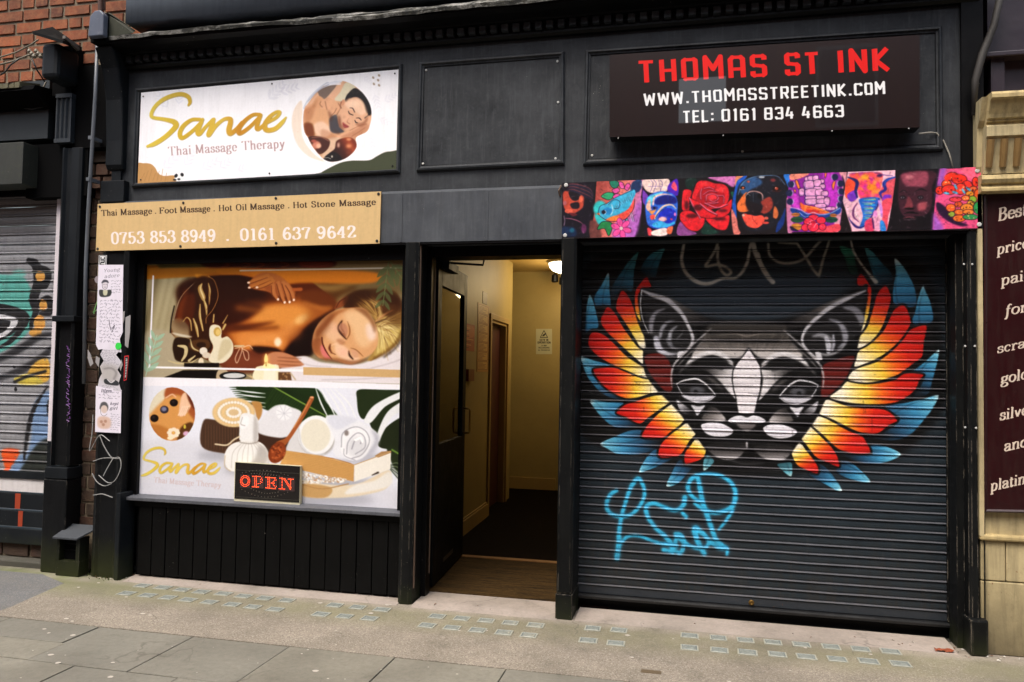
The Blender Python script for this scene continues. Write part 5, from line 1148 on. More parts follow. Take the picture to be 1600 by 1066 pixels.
    A.e(1250,640,30,20,(226,110,90),b=4); A.e(1240,700,50,16,(214,80,70),b=5); A.e(950,600,16,16,(220,200,180),b=3); A.p([(1000,590),(1200,590),(1180,570),(1040,560)],(30,12,20),b=5)
    A.e(1085,345,110,66,(26,30,42),b=3); A.l([(970,370),(1020,300),(1100,285),(1190,320),(1205,400)],[8,14,12,14,8],(232,180,170),b=2); A.e(1010,355,26,32,(8,8,14),b=2); A.e(1160,350,28,34,(8,8,14),b=2); A.l([(1078,300),(1080,420)],5,(110,120,130),b=1); A.l([(985,345),(1010,325),(1040,345)],5,(196,196,206),b=1)
    A.e(940,240,34,24,(24,14,18),b=3); A.e(945,240,16,14,(226,120,80),b=2); A.l([(905,265),(960,262)],6,(220,200,196),b=1)
    A.e(1385,255,52,40,(24,10,12),b=6); A.e(1385,250,24,20,(176,74,50),b=3); A.e(1375,240,7,7,(240,200,190),b=1); A.l([(1330,280),(1400,290),(1450,270)],8,(110,44,40),b=4)
    A.e(1015,160,20,14,(196,90,70),b=4); A.e(1340,140,36,22,(130,56,60),b=8); A.e(1190,100,40,14,(190,196,206),b=5)
    # 6 sailing ship
    T3(); A.p([(145,105),(925,80),(820,900),(110,915),(90,480)],(150,40,160),sm=False)
    A.p([(88,470),(130,480),(180,700),(170,915),(108,915)],(206,130,170),b=5); A.p([(820,82),(925,80),(880,400),(860,300),(870,180)],(226,160,170),b=4); A.p([(760,560),(860,520),(810,900),(760,880)],(226,160,180),b=5)
    A.p([(165,400),(240,400),(270,600),(180,560)],(206,70,200),b=4); A.p([(600,100),(760,100),(800,420),(780,560),(700,560),(640,330)],(196,60,196),b=5)
    A.p([(150,110),(400,100),(300,160),(155,190)],(236,150,130),b=2)
    for x,y in ((155,250),(130,370),(140,490),(760,150),(840,240),(850,350),(850,450),(830,540)): A.e(x,y,48,46,(34,40,80),b=3); A.l([(x-36 if x>400 else x+36,y-34),(x-46 if x>400 else x+48,y),(x-34 if x>400 else x+34,y+34)],11,(196,196,224),b=2)
    A.p([(860,120),(910,300),(880,560),(850,560),(880,300)],(24,20,50),b=3)
    for P in ([(210,200),(240,190),(280,300),(250,310)],[(190,320),(220,330),(210,370)],[(620,90),(650,100),(625,170)],[(740,210),(770,210),(740,330),(720,270)]): A.p(P,(240,140,60),sm=False); A.l(P,4,K,closed=True)
    for x,y,w,h in ((370,180,26,30),(425,170,36,34),(495,170,36,40),(580,210,32,28),(400,260,66,56),(520,240,46,50),(590,280,34,30),(520,310,50,26),(435,370,80,56),(545,370,50,50),(620,380,44,36),(300,360,34,50),(420,440,70,26),(440,495,86,40),(560,440,50,34),(570,490,60,36),(650,490,36,56),(560,550,70,30),(620,600,60,24),(700,590,60,26)):
        P=[(x-w,y-h*.8),(x+w*.9,y-h),(x+w,y+h*.7),(x+w*.1,y+h),(x-w*.9,y+h*.8)]; A.p(P,(226,164,206)); A.l([(x-w,y+h*.5),(x,y+h*.8),(x+w,y+h*.5)],9,(120,80,160),b=4,a=.8); A.l(P,5,K,closed=True,b=1)
    A.l([(345,230),(350,520)],7,(60,60,130)); 
    A.p([(280,500),(350,540),(480,560),(690,640),(600,660),(400,640),(300,600)],(232,110,60),b=2); A.p([(370,600),(540,620),(500,660),(400,650)],(206,50,50),b=3); A.l([(340,540),(500,580),(690,645)],9,(250,180,90),b=1); A.l([(350,560),(340,640)],12,(240,150,70))
    A.p([(145,580),(300,620),(400,660),(560,670),(700,640),(830,570),(840,640),(760,680),(560,720),(380,720),(200,680)],(30,70,150),b=3)
    A.l([(150,570),(280,600),(380,660),(460,640),(560,670),(700,650),(830,580)],10,(206,214,240),b=2); A.l([(270,640),(340,700),(400,690)],7,(190,200,236),b=1)
    for q,c in (((240,740,90,44),(40,90,60)),((710,740,90,44),(30,84,70)),((220,670,60,26),(210,130,60)),((740,680,50,24),(200,120,60)),((230,840,80,50),(206,140,60))): A.e(*q,c,b=3); A.l([(q[0]-q[2],q[1]),(q[0]+q[2],q[1])],5,K,b=2)
    A.p([(480,890),(620,840),(815,800),(810,905),(500,910)],(236,84,100),b=2); A.p([(140,830),(200,860),(260,900),(160,890)],(30,24,60),b=2)
    for q in ((465,710,70,40),(400,770,70,56),(570,750,66,50),(350,850,54,50),(590,840,50,50),(460,840,80,66)): A.e(*q,(232,54,84)); A.l([(q[0]+q[2]*math.cos(t),q[1]+q[3]*math.sin(t)) for t in np.linspace(0,6.283,14)],6,(60,10,40),b=1)
    A.l([(470,850),(500,800),(530,790)],7,(246,190,200),b=1); A.l([(380,790),(430,810),(420,760),(480,750)],6,(246,190,200),b=1); A.e(470,775,26,20,(190,30,60),b=3)
    # 7 elephant
    A.p([(940,80),(1600,50),(1580,500),(1480,890),(990,905),(870,480)],(238,190,204),sm=False)
    A.p([(880,560),(930,700),(990,905),(860,905)],(30,20,24),b=8)
    cols=[(236,70,120),(240,120,60),(250,170,60),(226,60,150),(240,90,80),(250,140,120),(206,60,160)]
    A.p([(960,120),(1100,90),(1300,80),(1420,110),(1400,300),(1380,440),(1240,460),(1110,440),(1060,300)],(238,96,110),b=4)
    A.setclip([(960,120),(1100,85),(1300,75),(1430,110),(1400,300),(1380,450),(1240,470),(1110,440),(1050,250)])
    for i in range(60): A.e(r.uniform(1000,1420),r.uniform(80,460),r.uniform(20,60),r.uniform(14,40),cols[i%7],b=8,a=.7,rot=r.random()*90)
    A.setclip(); A.e(1270,290,66,46,(246,150,50),b=10); A.e(1180,150,50,40,(246,170,60),b=12)
    A.p([(920,200),(1020,150),(1060,330),(1040,470),(960,460),(900,400)],(240,90,60),b=5); A.p([(930,400),(1040,330),(1070,440),(980,490)],(130,60,190),b=6); A.l([(940,150),(1040,190),(1070,240),(1050,340),(1070,430)],[14,40,46,36,20],(40,36,110),b=6)
    A.p([(1440,250),(1600,150),(1590,380),(1540,470),(1420,480),(1380,380)],(226,96,110),b=5); A.p([(1440,400),(1540,400),(1520,470),(1420,490)],(140,60,200),b=6); A.l([(1600,150),(1500,180),(1440,240),(1460,320),(1390,370),(1410,440)],[16,34,44,36,36,16],(40,50,150),b=5); A.l([(1590,150),(1470,200),(1450,260)],10,(40,120,214),b=4)
    A.l([(950,100),(1100,90),(1330,80),(1440,130)],6,(70,40,110),b=2,a=.6); A.e(1380,130,40,20,(60,30,90),b=8); A.l([(1310,90),(1450,120),(1560,130)],8,(60,40,120),b=3)
    A.p([(1110,450),(1380,440),(1320,600),(1260,700),(1190,820),(1100,860),(1150,700),(1120,560)],(40,110,200),b=4)
    for i in range(26):
        t=i/26; y=460+t*330; c=[(250,214,90),(50,190,214),(30,90,200),(240,150,150),(60,180,220)][i%5]
        A.l([(1130+t*20+r.uniform(0,40),y),(1330-t*90-r.uniform(0,50),y+r.uniform(-10,16))],[6,15],c,b=4,a=.85)
    A.l([(1370,450),(1350,560),(1290,660),(1230,760),(1150,840),(1060,840),(980,760),(950,700)],[10,16,16,16,14,34,16,4],(50,30,110),b=3)
    A.l([(1070,510),(1020,600),(1020,700),(1090,770)],[10,24,24,10],(110,50,110),b=4); A.l([(1050,560),(1050,660),(1110,740)],[8,16,10],(250,226,230),b=4)
    A.p([(1420,480),(1560,460),(1500,700),(1480,890),(1400,890),(1420,700)],(236,90,110),b=6); A.l([(1370,480),(1400,580),(1410,700)],[30,40,20],(210,150,226),b=6); A.p([(1180,770),(1280,720),(1300,890),(1190,895)],(220,70,110),b=6); A.p([(1300,700),(1390,740),(1390,890),(1320,890)],(240,170,200),b=4); A.p([(1390,760),(1440,770),(1470,890),(1395,890)],(50,140,214),b=6); A.l([(1280,720),(1300,860)],16,(60,30,100),b=5); A.e(1320,660,30,50,(230,150,210),b=6)
    # 8 plain dark portrait of a bearded man
    T4(); A.p([(290,100),(905,85),(830,500),(810,940),(160,955),(230,560)],(20,12,20),sm=False)
    A.p([(330,180),(400,130),(560,110),(780,110),(860,170),(800,330),(800,480),(780,640),(700,740),(560,760),(400,760),(330,640),(310,460),(320,300)],(74,36,50),b=8)
    A.p([(350,180),(480,130),(700,120),(740,200),(700,330),(500,330),(400,300)],(156,78,96),b=16); A.e(470,200,60,30,(196,120,130),b=14)
    A.l([(330,420),(390,390),(440,420)],[8,18,8],(20,10,16),b=4); A.l([(560,400),(640,370),(720,400)],[8,20,8],(20,10,16),b=4)
    for x in (375,630): A.e(x,490,46,28,(24,12,20),b=6); A.e(x,492,26,12,(160,150,160),b=3); A.e(x,492,10,10,(10,8,14),b=1)
    A.p([(450,480),(500,520),(520,620),(470,660),(400,640),(430,560)],(130,62,72),b=8); A.e(470,650,70,14,(20,8,14),b=5)
    A.p([(600,580),(720,560),(700,660),(600,680)],(170,86,96),b=12); A.l([(400,720),(480,705),(600,720)],[10,26,12],(16,8,14),b=4)
    A.l([(380,790),(460,770),(560,785)],[10,22,10],(110,56,66),b=4); A.l([(390,810),(560,806)],6,(210,170,180),b=3,a=.7); A.p([(380,830),(560,830),(600,930),(360,930)],(26,14,22),b=10)
    # 9 red and orange creature
    A.p([(905,85),(1480,62),(1505,930),(800,945),(840,520)],(232,92,140),sm=False); A.p([(905,85),(1000,85),(900,400),(830,560),(830,700),(960,930),(800,945)],(170,100,190),b=24); A.p([(1200,80),(1480,62),(1480,260),(1300,200)],(240,110,140),b=16)
    for i in range(60): A.e(r.uniform(840,1300),r.uniform(560,880),r.uniform(4,14),r.uniform(4,14),(70,30,90),b=2,a=.6)
    A.p([(860,560),(1000,640),(1100,800),(1300,880),(1200,900),(1020,830),(880,700)],(50,20,60),b=8)
    blobs=[(1080,190,90,60,(232,60,40)),(1180,230,110,70,(232,56,36)),(1290,330,80,80,(226,60,50)),(1000,300,70,60,(238,90,40)),(900,390,60,60,(236,60,44)),(1040,380,110,70,(230,60,50)),(1200,370,80,80,(232,70,50)),(1410,270,46,70,(232,60,40)),(1380,380,60,50,(226,110,60)),(1440,450,50,80,(236,110,50)),(1330,440,60,44,(226,150,50)),(1370,520,60,50,(150,190,70)),(1270,500,60,40,(236,120,60)),(1450,640,70,90,(50,160,90)),(1340,580,50,46,(226,170,70)),(1060,640,70,56,(240,110,50)),(1170,590,56,40,(226,100,50)),(1290,640,90,60,(240,150,60)),(1180,700,70,40,(236,120,50)),(1310,700,80,40,(240,140,60)),(1180,790,90,50,(238,120,50)),(1340,770,110,40,(60,150,90)),(1070,730,50,40,(150,170,70)),(1130,520,90,36,(226,70,80))]
    for x,y,w,h,c in blobs:
        A.e(x,y,w,h,c,b=2); A.l([(x+w*math.cos(t),y+h*math.sin(t)) for t in np.linspace(0,6.283,16)],8,(40,12,24),b=1,a=.85)
    for x,y,rot in ((1130,340,60),(1310,370,40),(1000,430,10),(1120,420,20),(1240,400,60)): A.e(x,y,44,16,(90,190,226),b=3,rot=rot)
    for i in range(70): x,y,w,h,c=blobs[i%24]; A.e(x+r.uniform(-w,w)*.6,y+r.uniform(-h,h)*.6,r.uniform(5,14),r.uniform(4,10),(40,12,24) if i%3 else (250,206,150),b=1)
    A.p([(970,190),(1060,140),(1110,170),(1200,160),(1260,220),(1180,200),(1080,200),(1000,260)],(236,60,36),b=1)
    # skin-like mottling, fine lines and dark gaps, so the strip reads as printed photographs
    A.v(870,270,1.)
    for i in range(1500):
        x,y=r.uniform(8,660),r.uniform(-8,96); a_=r.random()*3.14; l_=r.uniform(1,5); A.l([(x,y),(x+math.cos(a_)*l_,y+math.sin(a_)*l_)],r.uniform(.3,.9),(12,8,20) if r.random()<.62 else (250,220,226),b=.3,a=r.uniform(.15,.5))
    A.noise(.08,6,7); A.noise(.05,2,8); A.img=boxblur3(np.clip(A.img,0,1),.8)**1.2
    return A
def art_left():
    A=Art('left_shutter_print',700,1100,(142,142,146),rectquad(-5.4,-3.85,.5,2.95,.1)); r=np.random.default_rng(4)
    A.noise(.05,40,5); A.noise(.03,8,6)
    A.v(0,400,.3754); K=(24,24,28)
    A.p([(-300,-300),(240,-300),(235,-120),(-300,-100)],(100,96,94),b=20,a=.7)
    A.p([(-200,120),(60,80),(130,140),(150,240),(130,300),(60,370),(-50,420),(-200,430)],(84,160,150),b=3); A.p([(-60,215),(60,235),(100,270),(60,320),(-20,360),(-100,350)],K,b=2); A.p([(-60,245),(50,252),(76,275),(40,320),(-20,350),(-100,330)],(206,206,210),b=1); A.p([(-60,270),(30,268),(44,282),(10,320),(-60,320)],K,b=1)
    A.l([(-80,200),(20,215),(100,245),(105,280),(50,350),(0,380)],[10,22,26,24,18,10],K,b=1); A.e(80,75,28,16,(100,170,160),b=6)
    A.l([(120,20),(150,40),(160,110),(140,180),(150,230),(130,290),(150,340)],[20,34,40,36,26,16,8],K,b=1.5); A.l([(160,40),(200,70),(190,120),(160,130)],[10,26,26,14],K,b=1.5); A.l([(150,200),(200,180),(210,230),(170,240)],[14,26,26,14],K,b=1.5)
    for q in ((168,85,20,22),(180,205,16,24),(165,280,24,34),(148,320,26,18)): A.e(*q,(206,150,70),b=1.5)
    for q in (((-100,470),(60,400),(160,340),(240,320)),((-60,530),(100,470),(200,400),(260,330))): A.l(q,[12,26,22,8],K,b=5,a=.85)
    A.p([(140,450),(200,430),(200,520),(110,520)],(206,160,64),b=2); A.p([(60,510),(130,490),(180,530),(90,535)],(200,180,70),b=2); A.l([(60,525),(120,500),(190,480)],10,K,b=2); A.e(66,555,6,10,K); A.e(60,462,6,6,K)
    A.p([(140,620),(215,570),(230,800),(220,860),(100,900),(130,760)],(112,140,176),b=4); A.p([(60,840),(110,830),(100,900),(40,900)],(112,140,176),b=5); A.l([(200,540),(140,640),(115,740),(100,850)],[4,16,16,8],K,b=2)
    A.p([(150,790),(200,760),(240,800),(240,900),(90,910),(110,850)],(34,40,36),b=4); A.p([(200,600),(212,620),(212,680),(196,650)],K,b=2)
    A.p([(8,810),(80,810),(60,860),(40,900),(36,1080),(14,1080),(22,900)],(226,84,24),b=3)
    for i in range(30): A.e(r.uniform(-100,230),r.uniform(-100,880),r.uniform(2,5),r.uniform(2,4),(90,90,94),a=.6)
    return A
def paper(name,W,H,seed,head=None,face=None,bg=(220,214,226)):
    A=Art(name,W,H,bg,[(0,0),(100,0),(100,300),(0,300)]); r=np.random.default_rng(seed); A.v(0,0,1)
    INK=(104,100,116)
    def scrawl(y,x0,x1,h,w=1.6,a=.9):
        x=x0
        while x<x1:
            n=r.integers(3,7); P=[(x+i*h*.32,y+r.uniform(-.5,.5)*h*(1.5 if r.random()<.25 else .8)) for i in range(n)]; A.l(P,w,INK,a=a,b=.3); x+=n*h*.32+h*.35
    A.scr=scrawl; A.r=r
    return A
def art_paste_top():
    A=paper('paste_top',200,720,3); s=A.scr
    A.v(0,0,1)
    A.text('Young',(20,28),(86,22),13,'serif',(90,86,100),w=.13,nib=.4,slant=.3); A.text('adore',(24,48),(84,43),13,'serif',(90,86,100),w=.13,nib=.4,slant=.3)
    for y in (58,68,78,88,98): s(y,52,88,6,1.2)
    A.e(28,72,11,15,(206,198,206)); A.p([(14,66),(22,54),(38,56),(42,66),(30,62)],(70,68,78),b=1); A.l([(17,62),(18,80),(26,88),(36,84),(38,68)],1.6,(90,86,96)); A.l([(22,70),(26,70)],1.5,(60,60,70)); A.l([(31,70),(35,70)],1.5,(60,60,70)); A.l([(26,80),(32,80)],1.5,(60,60,70))
    A.p([(6,92),(20,90),(28,98),(40,90),(54,92),(48,112),(12,114)],(52,54,54),b=1); A.p([(22,92),(38,92),(36,108),(24,108)],(190,188,160),b=1)
    for y in range(128,280,12): s(y,12,86,8 if y%36 else 11,1.3)
    A.l([(48,200),(56,230),(70,215),(60,240)],2.5,(70,66,80))
    return A
def art_paste_mid():
    A=paper('paste_mid',200,420,5,bg=(196,192,200)); s=A.scr
    for y in range(12,150,12): s(y,16,80,8,1.3)
    A.p([(10,130),(50,110),(90,130),(92,230),(60,250),(20,240)],(170,164,160),b=14,a=.8); A.l([(30,150),(60,140),(80,170),(70,220)],6,(120,116,116),b=5); A.p([(30,232),(44,222),(58,240),(76,224),(90,240),(84,262),(36,262)],(44,46,50),b=1); A.l([(44,226),(58,246),(72,228)],5,(214,210,214),b=1)
    for y in (275,288): s(y,20,80,8,1.2)
    return A
def art_paste_low():
    A=paper('paste_low',200,430,7); s=A.scr
    A.text('Itfges',(20,40),(60,36),22,'serif',(90,86,100),w=.12,nib=.4,slant=.2); s(34,60,90,8,1.3)
    for y in (58,76): s(y,12,88,12,1.5)
    A.text('kept',(56,120),(88,116),20,'serif',(90,86,100),w=.12,nib=.4,slant=.3); A.text('girl',(56,150),(84,147),20,'serif',(90,86,100),w=.12,nib=.4,slant=.3)
    A.p([(16,150),(22,110),(40,104),(50,130),(46,160),(36,140),(26,140)],(80,78,80),b=1.5); A.e(34,150,13,26,(206,186,176),b=2); A.l([(20,140),(22,180),(34,194),(46,180)],1.5,(90,86,90)); A.p([(10,210),(34,196),(60,214),(56,270),(14,270)],(206,176,160),b=4)
    for q in ((24,232),(40,228),(32,250)): A.e(*q,6,10,(170,130,110),b=2)
    for y in range(180,290,14): s(y,60,90,7,1.1)
    return A
def art_sticker():
    A=Art('sticker',64,120,(220,220,220),[(0,0),(64,0),(64,120),(0,120)]); A.v(0,0,1)
    A.l([(6,6),(58,6),(58,114),(6,114)],6,(24,24,26),sm=False,closed=True)
    for P in ([(46,24),(46,44),(18,44),(18,24)],[(46,56),(18,56),(46,56),(46,74),(18,74)],[(46,84),(18,84),(18,104),(46,104)]): A.l(P,9,(24,24,26),sm=False)
    return A
def art_redsticker():
    A=Art('redsticker',60,220,(30,24,26),[(0,0),(60,0),(60,220),(0,220)]); A.v(0,0,1)
    A.l([(6,6),(54,6),(54,214),(6,214)],9,(186,32,38),sm=False,closed=True)
    for y in range(30,190,14): A.l([(22,y),(40,y+4)],6,(206,206,206),sm=False)
    return A
def art_cctv():
    A=Art('cctv_notice',220,330,(176,172,140),[(0,0),(220,0),(220,330),(0,330)]); A.v(0,0,1); K=(30,26,20)
    A.l([(110,22),(160,112),(60,112)],9,K,sm=False,closed=True); A.p([(88,92),(108,66),(140,60),(120,86),(110,96)],K); A.l([(84,96),(140,56)],6,K)
    A.text('CCTV IN',(52,158),(168,158),26,'tech',K,w=.24,nib=.8,sp=.16); A.text('OPERATION',(22,192),(200,192),26,'tech',K,w=.24,nib=.8,sp=.16)
    for i,(t,h) in enumerate((('24 HOUR',16),('RECORDING',20),('IN PROGRESS',16))):
        wd=[70,150,160][i]; A.text(t,(110-wd/2,226+i*30),(110+wd/2,226+i*30),h,'tech',K,w=.2,nib=.8,sp=.16)
    return A
def art_price():
    A=Art('price_sheet',150,900,(176,130,70),[(0,0),(150,0),(150,900),(0,900)]); A.v(0,0,1); r=np.random.default_rng(2)
    for i in range(7):
        y=20+i*124; A.p([(12,y),(138,y),(138,y+104),(12,y+104)],(196,160,96),sm=False); A.l([(12,y),(138,y),(138,y+104),(12,y+104)],5,(96,44,30),sm=False,closed=True)
        for j in range(5): A.l([(24,y+20+j*17),(60+r.uniform(0,64),y+20+j*17)],6,(120,50,36),sm=False)
    return A
def art_orange():
    A=Art('orange_notice',200,260,(168,70,26),[(0,0),(200,0),(200,260),(0,260)]); A.v(0,0,1); r=np.random.default_rng(6)
    A.p([(20,30),(180,20),(180,120),(20,130)],(196,100,40),b=6)
    for j in range(8): A.l([(24,40+j*27),(70+r.uniform(0,110),40+j*27)],9,(110,36,20) if j%2 else (206,140,70),sm=False)
    return A
def art_doorposter():
    A=Art('door_poster',300,440,(70,34,22),[(0,0),(300,0),(300,440),(0,440)]); A.v(0,0,1)
    A.p([(0,20),(300,0),(300,140),(0,160)],(100,52,30),b=16); A.p([(40,60),(140,40),(260,90),(240,150),(80,150)],(120,70,44),b=14)
    A.text('SANAE',(284,226),(24,226),44,'tech',(196,176,140),w=.14,nib=.6); A.l([(60,250),(250,250)],6,(150,120,90),sm=False)
    A.p([(0,300),(300,290),(300,380),(0,400)],(120,40,24),b=8)
    for j in range(3): A.l([(40,330+j*26),(240,326+j*26)],7,(170,110,60),sm=False)
    return A
# ---------------------------------------------------------------- paints
def flaking():
    t=NT('flashing_flaking'); a=t.mix(t.noise(5,6,.8,(1.3,1,3),.47,.56),lin((30,30,27)),lin((140,138,132))); a=t.mix(t.math('MULTIPLY',t.noise(30,5,.8,None,.45,.6),.7),a,lin((58,56,44))); t.col(a); t.rough(.85); t.bump(t.noise(30,5,.8),.8,.01); return t.m
M_fas=paint('fascia_paint',(26,29,33),.5,(84,87,90),.3,.6,.5,spec=.25,cloud=.55)
M_blk=paint('black_gloss',(6,6,7),.38,(22,23,23),.5,.6,.35,.15,spec=.12)
M_blk2=paint('black_worn',(9,10,11),.45,(36,38,36),1.,.6,.7,.3,spec=.13,cloud=.3,edge=.9,chipc=(120,112,100),low=(.28,(44,48,28)))
M_pil=paint('pilaster_black',(9,10,12),.42,(30,32,33),1.,.7,.7,.35,spec=.15,cloud=.35,edge=.7,chipc=(96,92,84),low=(.42,(50,54,28)))
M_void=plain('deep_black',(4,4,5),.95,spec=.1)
M_plank=paint('stallriser_paint',(4,4,4),.5,(24,25,25),1.,.5,.4,.15,spec=.10,cloud=.25,low=(.12,(76,72,60)))
M_sill=paint('sill_paint',(70,72,78),.5,(104,102,98),2.2,.8,.5,.4,chipc=(14,14,14),edge=1)
M_beam=paint('beam_zinc',(42,46,52),.45,(96,100,104),.3,1.,.8,cloud=.45)
M_lead=flaking()
M_grey=paint('upper_board_grey',(72,78,88),.55,(96,98,100),.3,.6,.6)
M_scr=plain('screw_pale',(190,190,186),.4); M_scrd=plain('screw_dark',(28,26,24),.4)
M_wood=paint('bare_wood_edge',(96,78,64),.8,(140,130,118),1.,.7,.6)
M_dark=paint('dark_teal_paint',(14,18,22),.5,(36,38,36),.4,.7,.6,spec=.2,low=(.35,(48,52,28)))
# brick walls: each brick is its own piece
M_mort=ground_mat('mortar',(140,126,104),(116,102,82),(70,62,50),50)
def brickmat(name,c1,c2,c3,grime):
    t=NT(name); oi=t.n('ObjectInfo'); a=t.mix(t.ramp(oi.outputs['Random'],0,1),lin(c1),lin(c2)); a=t.mix(t.math('MULTIPLY',t.noise(26,5,.75,None,.4,.75),.7),a,lin(c3)); a=t.mix(t.math('MULTIPLY',t.noise(4,5,.7,None,.35,.7),grime),a,lin((46,36,28)))
    t.col(a); t.rough(.9); t.bump(t.noise(70,5,.8),.7,.006); return t.m
M_br=brickmat('brick_orange',(158,82,44),(98,48,30),(164,112,74),.7); M_brd=brickmat('brick_sooty',(76,42,28),(50,38,27),(84,66,46),.9)
_bm={}
def bricks(parent,x0,x1,z0,z1,y,mat,seed,rowh=.098,joint=.02,prot=.012):
    r=random.Random(seed); z=z0; k=0
    while z<z1-.02:
        x=x0-r.uniform(0,.22)
        while x<x1:
            w=.228 if r.random()<.62 else .108
            a,b=max(x,x0),min(x+w,x1)
            if b-a>.02:
                q=(round(b-a,2),r.randrange(5))
                if q not in _bm:
                    W,H=q[0]/2-.0,(rowh-joint)/2; j=lambda s:s*r.uniform(.0,.006)
                    A=[(-W+j(1),-.006,-H+j(1)),(W-j(1),-.006,-H+j(1)),(W-j(1),-.006,H-j(1)),(-W+j(1),-.006,H-j(1))]; B=[(-W,.03,-H),(W,.03,-H),(W,.03,H),(-W,.03,H)]
                    o=MB().hexa(A,B).obj('brick',mat,parent); o.data.materials.clear(); o.data.materials.append(mat); _bm[q]=o.data
                    o.modifiers.clear()
                else: o=bpy.data.objects.new('brick',_bm[q]); COL.objects.link(o); o.parent=parent
                o.location=((a+b)/2,y+r.uniform(-.004,.003),z+rowh/2); o.rotation_euler=(r.uniform(-.02,.02),r.uniform(-.012,.012),r.uniform(-.02,.02))
            x+=w+joint
        z+=rowh
def X(px,py,y): return float(at(px,py,y)[0])
def Z(px,py,y): return float(at(px,py,y)[2])
# ---------------------------------------------------------------- upper wall of the terrace
upw=struct(MB().box(-9,-3.2,.105,.4,3.3,8).box(-3.2,9,.105,.4,4.0,8).obj('upper_wall',M_mort))
_bm={}; bricks(upw,-5.0,-3.19,3.66,4.72,.10,M_br,2)
M_brw=NT('brick_far'); _q=M_brw.n('TexBrick'); _q.inputs['Scale'].default_value=4.4; _q.inputs['Color1'].default_value=lin((150,74,46)); _q.inputs['Color2'].default_value=lin((120,56,38)); _q.inputs['Mortar'].default_value=lin((110,98,84)); M_brw.L(M_brw.pos,_q.inputs['Vector']); M_brw.col(_q.outputs[0]); M_brw.rough(.9); M_brw=M_brw.m
# ---------------------------------------------------------------- the black double shopfront
shop=thing('shopfront','black painted double shopfront with two fascia signs, open doorway and big roller shutter','shopfront')
bx('fascia_board',M_fas,shop,-3.33,2.335,.0,.1,2.74,3.80)
bx('rear_wall',M_void,shop,-3.4,-.99,.32,.36,.0,4.0); bx('rear_wall',M_void,shop,.13,2.5,.32,.36,.0,4.0)
bx('rear_wall',M_void,shop,-1.0,.14,.32,.36,2.46,4.0)
# moulded frames on the fascia
def frame(name,Q,w,parent,mat,prof,y=0.):
    O=[at(*p,y) for p in Q]; c=sum(O)/4
    m=MB(); rings=[]
    for t,d in prof:
        R=[]
        for i,p in enumerate(O):
            sx=1 if i in (0,3) else -1; sz=-1 if i in (0,1) else 1
            R.append((p[0]+sx*t,y-d,p[2]+sz*t))
        rings.append(R)
    for a,b in zip(rings,rings[1:]):
        for i in range(4): j=(i+1)%4; m.face([a[i],a[j],b[j],b[i]])
    return m.obj(name,mat,parent)
PR=[(0,-.002),(0,.012),(.008,.024),(.018,.026),(.024,.014),(.034,.012),(.036,-.002)]
QM=[(656.3,98.5),(882.4,81.6),(882.4,257.6),(651.5,268.8)]; QR=[(915.3,79.6),(1471,42.4),(1473,236),(911,259)]; QS=[(213.5,139.5),(629.5,101),(625.5,270.5),(207.5,293.5)]
for Q in (QM,QR,QS): frame('panel_moulding',Q,.03,shop,M_fas,PR)
for Q in (QM,QR):
    P=[at(*p,0) for p in Q]; x0,x1=min(P[0][0],P[3][0])+.04,max(P[1][0],P[2][0])-.04; z1=P[0][2]-.04; z0=P[3][2]+.04
    bx('fascia_panel',M_fas,shop,x0,x1,-.004,.01,z0,z1)
screws(shop,[(666,110),(871,96),(661,256),(868,248),(925,243),(1160,237),(872,160)],-.006,.008,M_scr,'screw_head')
# cornice, dentils, flaking flashing
ZD=3.735
MB().prism([(0,ZD),(-.03,ZD),(-.045,ZD+.016),(-.045,ZD+.03),(-.03,ZD+.035),(-.03,ZD+.085),(-.085,ZD+.09),(-.09,ZD+.10),(-.16,ZD+.115),(-.205,ZD+.13),(-.215,ZD+.17),(-.12,ZD+.22),(.1,ZD+.26),(.1,ZD)],-3.34,2.43,'x').obj('cornice',M_blk,shop)
dm=None
for i in range(76):
    x=-3.28+i*.0752
    if dm is None:
        o=MB().hexa([(0,-.072,.006),(.044,-.072,.006),(.044,-.072,.048),(0,-.072,.048)],[(0,-.02,0),(.044,-.02,0),(.044,-.02,.05),(0,-.02,.05)]).obj('dentil',M_fas,shop); dm=o.data
    else: o=bpy.data.objects.new('dentil',dm); COL.objects.link(o); o.parent=shop
    o.location=(x,0,ZD+.037+rr.uniform(-.002,.002)); o.rotation_euler=(0,rr.uniform(-.02,.02),0)
m=MB(); r_=random.Random(5); n=84; wa=wb=0; A=[];B=[];C=[];D=[]
for i in range(n+1):
    x=-3.4+5.86*i/n; wa=wa*.75+r_.uniform(-.004,.004); wb=wb*.75+r_.uniform(-.004,.004); j=wa+.006*math.sin(x*3.1); 
    A.append((x,-.222+j,ZD+.137+wb+.008*math.sin(x*1.7))); B.append((x,-.23+j,ZD+.160+wb+wa+.008*math.sin(x*1.7))); C.append((x,-.20+j,ZD+.185+r_.uniform(-.004,.01))); D.append((x,-.05,ZD+.24))
for i in range(n):
    for P,Q in ((A,B),(B,C),(C,D)): m.face([P[i],P[i+1],Q[i+1],Q[i]])
m.obj('lead_flashing',M_lead,shop)
# board above the cornice
MB().box(-3.255,2.6,-.12,.1,4.045,4.5).obj('upper_board',M_grey,shop,None,.004)
bx('upper_recess',M_void,shop,-3.2,2.6,.06,.1,3.95,4.045)
